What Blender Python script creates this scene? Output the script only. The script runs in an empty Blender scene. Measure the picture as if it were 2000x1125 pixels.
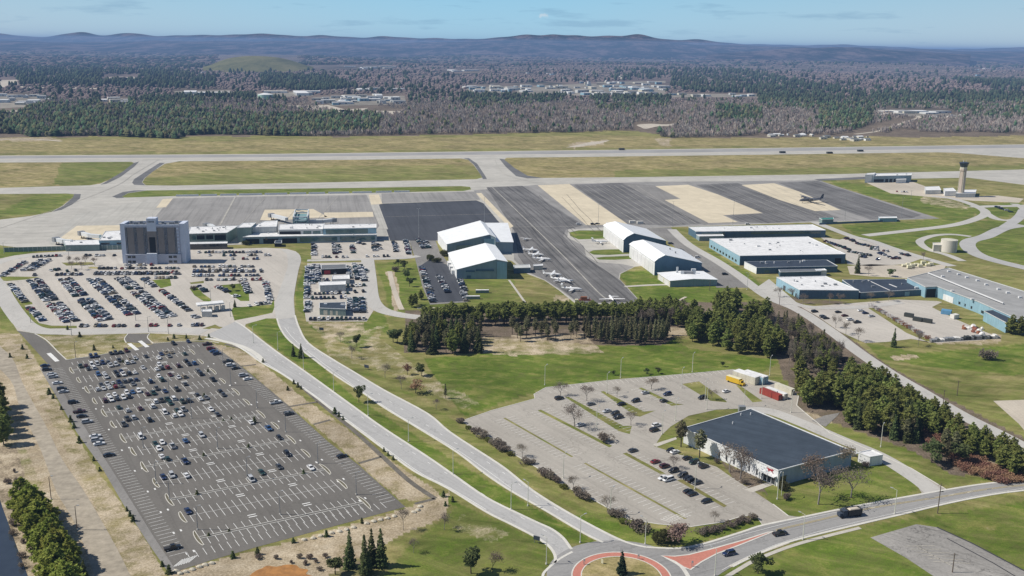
import bpy, math, random
import numpy as np
from mathutils import Vector, Matrix
from mathutils.geometry import tessellate_polygon
random.seed(11)
RNG = np.random.default_rng(7)
sc = bpy.context.scene
COL = sc.collection

# ------------------------------------------------------------------ survey: photo sight lines laid on the ground
FOC, HY, TILT, CAMH = 1920.0, 88.0, 0.011, 165.0
PIT = math.atan((562.5 - HY) / FOC)
ROL = math.atan(TILT)
CP, SP, CR, SR = math.cos(PIT), math.sin(PIT), math.cos(ROL), math.sin(ROL)

def G(x, y, z=0.0):
    u = x - 1000.0; v = y - 562.5
    a = u * CR + v * SR; b = -u * SR + v * CR
    dx, dy, dz = a, FOC * CP - b * SP, -(FOC * SP + b * CP)
    t = (z - CAMH) / dz
    return Vector((dx * t, dy * t, z))

def unproj(X, Y, Z):
    """numpy: ground points -> survey coordinates"""
    zz = Z - CAMH
    f = Y * CP - zz * SP; d = -(Y * SP + zz * CP)
    f = np.where(f < 1e-3, 1e-3, f)
    a = X / f * FOC; b = d / f * FOC
    return 1000 + a * CR - b * SR, 562.5 + a * SR + b * CR

def px_per_m(y):
    return (FOC * SP + (y - 562.5) * CP) / CAMH

# ------------------------------------------------------------------ materials
MATS = {}
def ramp(nt, fac, stops, interp='LINEAR'):
    r = nt.nodes.new('ShaderNodeValToRGB'); r.color_ramp.interpolation = interp
    el = r.color_ramp.elements
    while len(el) < len(stops): el.new(0.5)
    for e, (p, c) in zip(el, stops):
        e.position = p; e.color = (c[0], c[1], c[2], 1) if not isinstance(c, (int, float)) else (c, c, c, 1)
    nt.links.new(fac, r.inputs[0]); return r.outputs[0]
def noise(nt, vec, scale, detail=4, rough=0.6, dist=0.0):
    n = nt.nodes.new('ShaderNodeTexNoise'); n.inputs['Scale'].default_value = scale
    n.inputs['Detail'].default_value = detail; n.inputs['Roughness'].default_value = rough
    n.inputs['Distortion'].default_value = dist
    if vec is not None: nt.links.new(vec, n.inputs['Vector'])
    return n.outputs['Fac']
def mapping(nt, vec, scale=(1, 1, 1), rot=0.0):
    if rot:
        r = nt.nodes.new('ShaderNodeMapping'); r.inputs['Rotation'].default_value = (0, 0, rot); nt.links.new(vec, r.inputs['Vector']); vec = r.outputs[0]
    m = nt.nodes.new('ShaderNodeMapping'); m.inputs['Scale'].default_value = scale; nt.links.new(vec, m.inputs['Vector']); return m.outputs[0]
def mix(nt, fac, a, b, mode='MIX'):
    m = nt.nodes.new('ShaderNodeMix'); m.data_type = 'RGBA'; m.blend_type = mode
    for s, v in ((m.inputs[0], fac), (m.inputs[6], a), (m.inputs[7], b)):
        if isinstance(v, (int, float)): s.default_value = v
        elif isinstance(v, tuple): s.default_value = (v[0], v[1], v[2], 1)
        else: nt.links.new(v, s)
    return m.outputs[2]
def mth(nt, op, a, b=0.0):
    m = nt.nodes.new('ShaderNodeMath'); m.operation = op
    for s, v in ((m.inputs[0], a), (m.inputs[1], b)):
        if isinstance(v, (int, float)): s.default_value = v
        else: nt.links.new(v, s)
    return m.outputs[0]
def newmat(name, rough=0.85, spec=0.3):
    m = bpy.data.materials.new(name); m.use_nodes = True
    nt = m.node_tree; b = nt.nodes['Principled BSDF']
    b.inputs['Roughness'].default_value = rough
    b.inputs['Specular IOR Level'].default_value = spec
    MATS[name] = m
    return m, nt, b
def coords(nt, kind='Object'):
    if kind == 'World':
        return nt.nodes.new('ShaderNodeNewGeometry').outputs['Position']
    return nt.nodes.new('ShaderNodeTexCoord').outputs[kind]
def simple(name, col, rough=0.7, var=0.15, scale=0.6, spec=0.3, metal=0.0, world=True, streak=None):
    """a base colour broken up by two scales of noise (dirt, fading)"""
    m, nt, b = newmat(name, rough, spec)
    P = coords(nt, 'World' if world else 'Object')
    n1 = noise(nt, P, scale, 5, 0.65); n2 = noise(nt, P, scale * 0.11, 3, 0.5)
    dk = tuple(c * (1 - var) for c in col); lt = tuple(min(1, c * (1 + var)) for c in col)
    c1 = ramp(nt, n1, [(0.3, dk), (0.7, lt)])
    c2 = ramp(nt, n2, [(0.35, 1 - var * 0.8), (0.65, 1 + 0.0)])
    c = mix(nt, 1.0, c1, c2, 'MULTIPLY')
    if streak:
        s = noise(nt, mapping(nt, P, streak[0], streak[1]), 1.0, 4, 0.6)
        c = mix(nt, 1.0, c, ramp(nt, s, [(0.3, 1 - streak[2]), (0.7, 1.0)]), 'MULTIPLY')
    nt.links.new(c, b.inputs['Base Color']); b.inputs['Metallic'].default_value = metal
    return m

def pave(name, col, var=0.12, rot=0.0, streak=0.25, crack=0.25, slab=0.0, slabrot=0.0, slabsize=7.0, tar=0.0, sw=2.5):
    """asphalt or concrete: mottling, paving-lane streaks, joints and sealed cracks"""
    m, nt, b = newmat(name, 0.92, 0.15)
    P = coords(nt, 'World')
    c = ramp(nt, noise(nt, P, 0.9, 6, 0.7), [(0.3, tuple(k * (1 - var) for k in col)), (0.7, tuple(k * (1 + var) for k in col))])
    c = mix(nt, 1.0, c, ramp(nt, noise(nt, P, 0.022, 4, 0.6), [(0.35, 1 - var * 1.4), (0.62, 1.0)]), 'MULTIPLY')
    if streak:
        s = noise(nt, mapping(nt, P, (1 / sw, 0.006, 1), -rot), 1.0, 3, 0.7)
        c = mix(nt, 1.0, c, ramp(nt, s, [(0.32, 1 - streak), (0.5, 1.0), (0.68, 1 + streak * 0.35)]), 'MULTIPLY')
    crack *= .3
    st = ramp(nt, noise(nt, P, .16, 4, .7), [(.62, 0.0), (.72, .35)])          # oil and repair patches
    c = mix(nt, st, c, tuple(k * .45 for k in col))
    c = mix(nt, ramp(nt, noise(nt, P, .05, 3, .6), [(.63, 0.0), (.655, .22)]), c, tuple(k * .72 for k in col))
    if crack:
        w = nt.nodes.new('ShaderNodeTexVoronoi'); w.feature = 'DISTANCE_TO_EDGE'; w.inputs['Scale'].default_value = 0.11
        dv = nt.nodes.new('ShaderNodeTexNoise'); dv.inputs['Scale'].default_value = .35; dv.inputs['Detail'].default_value = 4; nt.links.new(P, dv.inputs['Vector'])
        va = nt.nodes.new('ShaderNodeVectorMath'); va.operation = 'MULTIPLY_ADD'; va.inputs[1].default_value = (9, 9, 0)
        nt.links.new(dv.outputs['Color'], va.inputs[0]); nt.links.new(mapping(nt, P, (1, 0.5, 1), -rot), va.inputs[2])
        nt.links.new(va.outputs[0], w.inputs['Vector'])
        gate = ramp(nt, noise(nt, P, 0.03, 2), [(0.42, 0.0), (0.55, 1.0)])
        line = ramp(nt, w.outputs['Distance'], [(0.0, 1.0), (0.012, 1.0), (0.02, 0.0)])
        c = mix(nt, mth(nt, 'MULTIPLY', mth(nt, 'MULTIPLY', gate, line), crack * 2), c, tuple(k * 0.35 for k in col))
    if slab:
        br = nt.nodes.new('ShaderNodeTexBrick'); br.offset = 0.0
        br.inputs['Scale'].default_value = 1.0; br.inputs['Mortar Size'].default_value = 0.012 * slabsize
        br.inputs['Brick Width'].default_value = slabsize; br.inputs['Row Height'].default_value = slabsize
        br.inputs['Color1'].default_value = (1, 1, 1, 1); br.inputs['Color2'].default_value = (0.9, 0.9, 0.9, 1)
        br.inputs['Mortar'].default_value = (1 - slab, 1 - slab, 1 - slab, 1)
        nt.links.new(mapping(nt, P, (1, 1, 1), -slabrot), br.inputs['Vector'])
        c = mix(nt, 1.0, c, br.outputs['Color'], 'MULTIPLY')
    nt.links.new(c, b.inputs['Base Color'])
    return m

def objcol(name, rough=0.35, spec=0.5, coat=0.6):
    m, nt, b = newmat(name, rough, spec)
    oi = nt.nodes.new('ShaderNodeObjectInfo')
    n = noise(nt, coords(nt, 'World'), 0.8, 3)
    nt.links.new(mix(nt, 1.0, oi.outputs['Color'], ramp(nt, n, [(0.3, 0.85), (0.7, 1.0)]), 'MULTIPLY'), b.inputs['Base Color'])
    b.inputs['Coat Weight'].default_value = coat
    return m

def foliage(name, dark, light, rnd=0.35, scale=0.45, trans=0.0):
    m, nt, b = newmat(name, 0.75, 0.15)
    P = coords(nt, 'Object'); oi = nt.nodes.new('ShaderNodeObjectInfo')
    n = noise(nt, P, scale, 3, 0.6); n2 = noise(nt, P, scale * 5, 2, 0.5)
    f = mth(nt, 'ADD', mth(nt, 'MULTIPLY', n, 0.7), mth(nt, 'MULTIPLY', n2, 0.3))
    c = ramp(nt, f, [(0.33, tuple(1.4 * k for k in dark)), (0.56, tuple(1.1 * k for k in light))])
    k = mth(nt, 'ADD', mth(nt, 'MULTIPLY', oi.outputs['Random'], rnd), 1 - rnd * 0.5)
    h = nt.nodes.new('ShaderNodeHueSaturation'); nt.links.new(c, h.inputs['Color']); nt.links.new(k, h.inputs['Value'])
    hs = mth(nt, 'ADD', mth(nt, 'MULTIPLY', oi.outputs['Random'], 0.04), 0.48); nt.links.new(hs, h.inputs['Hue'])
    nt.links.new(h.outputs[0], b.inputs['Base Color'])
    tl = nt.nodes.new('ShaderNodeBsdfTranslucent'); nt.links.new(h.outputs[0], tl.inputs['Color'])
    ms = nt.nodes.new('ShaderNodeMixShader'); ms.inputs[0].default_value = .4; nt.links.new(b.outputs[0], ms.inputs[1]); nt.links.new(tl.outputs[0], ms.inputs[2])
    nt.links.new(ms.outputs[0], nt.nodes['Material Output'].inputs['Surface'])
    return m

# ------------------------------------------------------------------ mesh building
class MB:
    def __init__(s): s.v = []; s.f = []; s.m = []
    def add(s, vs, fs, mi=0):
        o = len(s.v); s.v += [tuple(p) for p in vs]
        for f in fs: s.f.append(tuple(i + o for i in f)); s.m.append(mi)
        return s
    def box(s, x0, y0, z0, x1, y1, z1, mi=0, T=None):
        vs = [(x0, y0, z0), (x1, y0, z0), (x1, y1, z0), (x0, y1, z0), (x0, y0, z1), (x1, y0, z1), (x1, y1, z1), (x0, y1, z1)]
        if T is not None: vs = [T @ Vector(p) for p in vs]
        return s.add(vs, [(0, 3, 2, 1), (4, 5, 6, 7), (0, 1, 5, 4), (1, 2, 6, 5), (2, 3, 7, 6), (3, 0, 4, 7)], mi)
    def bar(s, a, b, w, h, mi=0):
        """rectangular bar from a to b, w across, h up"""
        a = Vector(a); b = Vector(b); d = b - a; L = d.length
        if L < 1e-6: return s
        x = d / L; up = Vector((0, 0, 1)) if abs(x.z) < 0.95 else Vector((0, 1, 0))
        y = up.cross(x).normalized(); z = x.cross(y)
        vs = []
        for t in (0, L):
            for (p, q) in ((-1, -1), (1, -1), (1, 1), (-1, 1)): vs.append(a + x * t + y * (p * w / 2) + z * (q * h / 2))
        return s.add(vs, [(0, 1, 2, 3), (7, 6, 5, 4), (0, 4, 5, 1), (1, 5, 6, 2), (2, 6, 7, 3), (3, 7, 4, 0)], mi)
    def tube(s, a, b, r0, r1, n=6, mi=0, cap=True):
        a = Vector(a); b = Vector(b); x = (b - a).normalized()
        up = Vector((0, 0, 1)) if abs(x.z) < 0.9 else Vector((1, 0, 0))
        y = up.cross(x).normalized(); z = x.cross(y)
        vs = []
        for (c, r) in ((a, r0), (b, r1)):
            for k in range(n):
                t = 2 * math.pi * k / n; vs.append(c + y * (math.cos(t) * r) + z * (math.sin(t) * r))
        fs = [(k, (k + 1) % n, n + (k + 1) % n, n + k) for k in range(n)]
        if cap: fs += [tuple(range(n - 1, -1, -1)), tuple(range(n, 2 * n))]
        return s.add(vs, fs, mi)
    def loft(s, rings, mi=0, cap=True):
        n = len(rings[0]); vs = [p for r in rings for p in r]; fs = []
        for i in range(len(rings) - 1):
            for k in range(n): fs.append((i * n + k, i * n + (k + 1) % n, (i + 1) * n + (k + 1) % n, (i + 1) * n + k))
        if cap: fs += [tuple(range(n - 1, -1, -1)), tuple(range((len(rings) - 1) * n, len(rings) * n))]
        return s.add(vs, fs, mi)
    def prism(s, poly, z0, z1, mi=0, top=True, bottom=False):
        n = len(poly); A = sum(poly[i][0] * poly[(i + 1) % n][1] - poly[(i + 1) % n][0] * poly[i][1] for i in range(n))
        if A < 0: poly = poly[::-1]
        vs = [(p[0], p[1], z0) for p in poly] + [(p[0], p[1], z1) for p in poly]
        fs = [(k, (k + 1) % n, n + (k + 1) % n, n + k) for k in range(n)]
        if top: fs.append(tuple(range(n, 2 * n)))
        if bottom: fs.append(tuple(range(n - 1, -1, -1)))
        return s.add(vs, fs, mi)
    def build(s, name, mats, parent=None, smooth=False, origin=None):
        me = bpy.data.meshes.new(name)
        v = s.v
        if origin is not None: v = [(p[0] - origin[0], p[1] - origin[1], p[2] - origin[2]) for p in v]
        me.from_pydata(v, [], s.f)
        for m in (mats if isinstance(mats, (list, tuple)) else [mats]): me.materials.append(MATS[m] if isinstance(m, str) else m)
        me.polygons.foreach_set('material_index', s.m)
        if smooth: me.polygons.foreach_set('use_smooth', [True] * len(s.f))
        me.update()
        o = bpy.data.objects.new(name, me); COL.objects.link(o)
        if origin is not None: o.location = origin
        if parent is not None:
            o.parent = parent
            if origin is not None: o.location = (origin[0] - parent.location[0], origin[1] - parent.location[1], origin[2] - parent.location[2])
        return o
def tag(o, label=None, cat=None, group=None, kind=None):
    if label: o['label'] = label
    if cat: o['category'] = cat
    if group: o['group'] = group
    if kind: o['kind'] = kind
    return o
def empty(name, loc, label, cat, group=None, rz=0.0):
    o = bpy.data.objects.new(name, None); COL.objects.link(o); o.location = loc; o.rotation_euler = (0, 0, rz)
    o.empty_display_size = 0.5
    return tag(o, label, cat, group)
def part(mb, name, mats, root, label=None, smooth=False):
    """part whose vertices are in world metres, under a root that is not rotated"""
    l = root
    off = Vector((0, 0, 0))
    while l is not None: off += Vector(l.location); l = l.parent
    mb.v = [(p[0] - off.x, p[1] - off.y, p[2] - off.z) for p in mb.v]
    o = mb.build(name, mats, None, smooth); o.parent = root
    if label: o['label'] = label
    return o
def copy_tree(root, kids):
    c = root.copy(); COL.objects.link(c)
    for k, gk in kids:
        ck = k.copy(); COL.objects.link(ck); ck.parent = c; ck.color = c.color
        for g in gk:
            cg = g.copy(); COL.objects.link(cg); cg.parent = ck; cg.color = c.color
    return c
def kids_of(root):
    return [(k, list(k.children)) for k in root.children]
ORD = 'first second third fourth fifth sixth seventh eighth ninth tenth eleventh twelfth thirteenth fourteenth fifteenth sixteenth seventeenth eighteenth nineteenth'.split()
TENS = {20: 'twent', 30: 'thirt', 40: 'fort', 50: 'fift', 60: 'sixt', 70: 'sevent', 80: 'eight', 90: 'ninet'}
def nth(i):
    """1 -> first"""
    if i < 20: return ORD[i - 1]
    if i >= 100: return '%d%s' % (i, 'th')
    t = i // 10 * 10
    return TENS[t] + ('ieth' if i == t else 'y-' + ORD[i - t - 1])

def smooth_line(pts, n=5, closed=False):
    out = []; N = len(pts)
    rng = range(N) if closed else range(N - 1)
    for i in rng:
        p0 = pts[(i - 1) % N] if (closed or i > 0) else pts[0]; p1 = pts[i]; p2 = pts[(i + 1) % N]
        p3 = pts[(i + 2) % N] if (closed or i + 2 < N) else pts[-1]
        for k in range(n):
            t = k / n
            out.append(tuple(0.5 * ((2 * p1[j]) + (-p0[j] + p2[j]) * t + (2 * p0[j] - 5 * p1[j] + 4 * p2[j] - p3[j]) * t * t + (-p0[j] + 3 * p1[j] - 3 * p2[j] + p3[j]) * t ** 3) for j in (0, 1)))
    if not closed: out.append(tuple(pts[-1][:2]))
    return out
def world(pts, z=0.0): return [G(x, y, z) for x, y in pts]
def sheet(name, pts, z, mat, holes=(), kind='structure', parent=None, edge=0.0, conv=True, build=True):
    """flat area on the ground at height z, with holes"""
    loops = [[Vector((p.x, p.y, z)) for p in (world(pts) if conv else pts)]]
    for h in holes: loops.append([Vector((p.x, p.y, z)) for p in world(h)])
    flat = [p for l in loops for p in l]
    tris = tessellate_polygon(loops)
    mb = MB()
    fs = []
    for a, b, c in tris:
        A, B, C = flat[a], flat[b], flat[c]
        if (B.x - A.x) * (C.y - A.y) - (B.y - A.y) * (C.x - A.x) < 0: a, b, c = a, c, b
        fs.append((a, b, c))
    mb.add(flat, fs)
    if not build: return mb
    o = mb.build(name, mat, parent)
    if kind: o['kind'] = kind
    return o
def ribbon(pts, w, z, h=0.0, closed=False, mb=None, mi=0):
    """strip (or kerb when h>0) of width w metres along a world polyline"""
    mb = mb or MB(); n = len(pts)
    L = []; R = []
    for i in range(n):
        a = pts[(i - 1) % n] if (closed or i > 0) else pts[i]; b = pts[(i + 1) % n] if (closed or i < n - 1) else pts[i]
        d = Vector((b.x - a.x, b.y - a.y, 0))
        if d.length < 1e-6: d = Vector((1, 0, 0))
        d.normalize(); nrm = Vector((-d.y, d.x, 0))
        L.append(Vector((pts[i].x, pts[i].y, 0)) + nrm * (w / 2)); R.append(Vector((pts[i].x, pts[i].y, 0)) - nrm * (w / 2))
    m = n if closed else n - 1
    vs = []; fs = []
    for i in range(n):
        vs += [(L[i].x, L[i].y, z + h), (R[i].x, R[i].y, z + h)]
        if h: vs += [(L[i].x, L[i].y, 0), (R[i].x, R[i].y, 0)]
    k = 4 if h else 2
    for i in range(m):
        j = (i + 1) % n
        fs.append((k * i + 1, k * j + 1, k * j, k * i))
        if h: fs += [(k * i, k * j, k * j + 2, k * i + 2), (k * j + 1, k * i + 1, k * i + 3, k * j + 3)]
    mb.add(vs, fs, mi); return mb
def inpoly(X, Y, poly):
    ins = np.zeros(np.shape(X), bool); n = len(poly); j = n - 1
    for i in range(n):
        xi, yi = poly[i]; xj, yj = poly[j]
        if yi != yj:
            ins ^= ((yi > Y) != (yj > Y)) & (X < (xj - xi) * (Y - yi) / (yj - yi) + xi)
        j = i
    return ins
def np_mesh(name, V, Fq, mats, matidx=None, col=None, smooth=False, nper=3):
    """fast mesh from arrays: V (n,3), Fq (m,nper)"""
    me = bpy.data.meshes.new(name)
    me.vertices.add(len(V)); me.vertices.foreach_set('co', np.asarray(V, np.float32).ravel())
    m = len(Fq)
    me.loops.add(m * nper); me.loops.foreach_set('vertex_index', np.asarray(Fq, np.int32).ravel())
    me.polygons.add(m); me.polygons.foreach_set('loop_start', np.arange(0, m * nper, nper, dtype=np.int32))
    try: me.polygons.foreach_set('loop_total', np.full(m, nper, np.int32))
    except Exception: pass
    for k in mats: me.materials.append(MATS[k])
    if matidx is not None: me.polygons.foreach_set('material_index', np.asarray(matidx, np.int32))
    if smooth: me.polygons.foreach_set('use_smooth', np.ones(m, bool))
    if col is not None:
        at = me.color_attributes.new('tint', 'FLOAT_COLOR', 'POINT'); at.data.foreach_set('color', np.asarray(col, np.float32).ravel())
    me.update(calc_edges=True); me.validate()
    o = bpy.data.objects.new(name, me); COL.objects.link(o); return o
# ------------------------------------------------------------------ ground material: four covers blended by the survey
def ground_mat():
    m, nt, b = newmat('ground_cover', 0.95, 0.1)
    P = coords(nt, 'World')
    at = nt.nodes.new('ShaderNodeVertexColor'); at.layer_name = 'tint'
    sp = nt.nodes.new('ShaderNodeSeparateColor'); nt.links.new(at.outputs['Color'], sp.inputs[0])
    fine = noise(nt, P, 1.3, 5, 0.7); mid = noise(nt, P, 0.12, 5, 0.65); big = noise(nt, P, 0.018, 5, 0.6)
    strk = noise(nt, mapping(nt, P, (0.03, 0.085, 0.1), 0.35), 1.0, 6, 0.7, 1.2)
    mow = noise(nt, mapping(nt, P, (0.25, 0.03, 0.1), 0.9), 1.0, 3, 0.7, .8)
    # dry / green mix of the base turf
    dry = ramp(nt, mth(nt, 'ADD', mth(nt, 'MULTIPLY', strk, 0.6), mth(nt, 'MULTIPLY', mid, 0.4)), [(0.37, (.145, .150, .040)), (0.5, (.29, .245, .105)), (0.63, (.46, .37, .20))])
    green = ramp(nt, mth(nt, 'ADD', mth(nt, 'MULTIPLY', mid, 0.5), mth(nt, 'MULTIPLY', strk, 0.5)), [(0.36, (.050, .098, .010)), (0.5, (.118, .172, .024)), (0.64, (.27, .255, .080))])
    dirt = ramp(nt, mth(nt, 'ADD', mth(nt, 'MULTIPLY', mid, 0.6), mth(nt, 'MULTIPLY', fine, 0.4)), [(0.36, (.30, .235, .15)), (0.5, (.42, .345, .235)), (0.64, (.56, .48, .355))])
    brush = ramp(nt, mth(nt, 'ADD', mth(nt, 'MULTIPLY', mid, 0.5), mth(nt, 'MULTIPLY', fine, 0.5)), [(0.34, (.085, .070, .050)), (0.5, (.17, .135, .10)), (0.66, (.26, .205, .155))])
    def edge(ch, soft=0.16):
        k = mth(nt, 'ADD', sp.outputs[ch], mth(nt, 'MULTIPLY', mth(nt, 'SUBTRACT', mid, 0.5), 1.5))
        k = mth(nt, 'ADD', k, mth(nt, 'MULTIPLY', mth(nt, 'SUBTRACT', fine, 0.5), 0.5))
        return ramp(nt, k, [(0.5 - soft, 0.0), (0.5 + soft, 1.0)])
    c = mix(nt, edge(0, 0.3), dry, green)
    c = mix(nt, edge(2, 0.25), c, brush)
    c = mix(nt, edge(1, 0.2), c, dirt)
    c = mix(nt, 1.0, c, ramp(nt, fine, [(0.3, 0.72), (0.7, 1.18)]), 'MULTIPLY')
    c = mix(nt, 1.0, c, ramp(nt, big, [(0.35, 0.78), (0.62, 1.1)]), 'MULTIPLY')
    c = mix(nt, 1.0, c, ramp(nt, mow, [(0.35, 0.9), (0.6, 1.06)]), 'MULTIPLY')
    # far country seen as wooded mottling
    far = nt.nodes.new('ShaderNodeMath'); far.operation = 'MULTIPLY'; nt.links.new(at.outputs['Alpha'], far.inputs[0]); far.inputs[1].default_value = 1.0
    w1 = noise(nt, mapping(nt, P, (0.0022, 0.0012, 1)), 1.0, 7, 0.72); w2 = noise(nt, mapping(nt, P, (.0009, .0004, 1)), 1.0, 5, 0.6)
    wood = ramp(nt, w1, [(0.38, (.022, .034, .026)), (0.44, (.055, .055, .046)), (0.5, (.15, .118, .104)), (0.66, (.22, .17, .15))])
    wood = mix(nt, 1.0, wood, ramp(nt, w2, [(0.4, 0.7), (0.6, 1.3)]), 'MULTIPLY')
    wood = mix(nt, ramp(nt, noise(nt, mapping(nt, P, (.0016, .0007, 1)), 1.0, 4, .6), [(.60, 0.0), (.66, .7)]), wood, (.26, .22, .15))
    c = mix(nt, far.outputs[0], c, wood)
    nt.links.new(c, b.inputs['Base Color'])
    bp = nt.nodes.new('ShaderNodeBump'); bp.inputs['Strength'].default_value = 0.5; bp.inputs['Distance'].default_value = 0.4
    nt.links.new(fine, bp.inputs['Height']); nt.links.new(bp.outputs[0], b.inputs['Normal'])
    return m
ground_mat()

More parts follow.
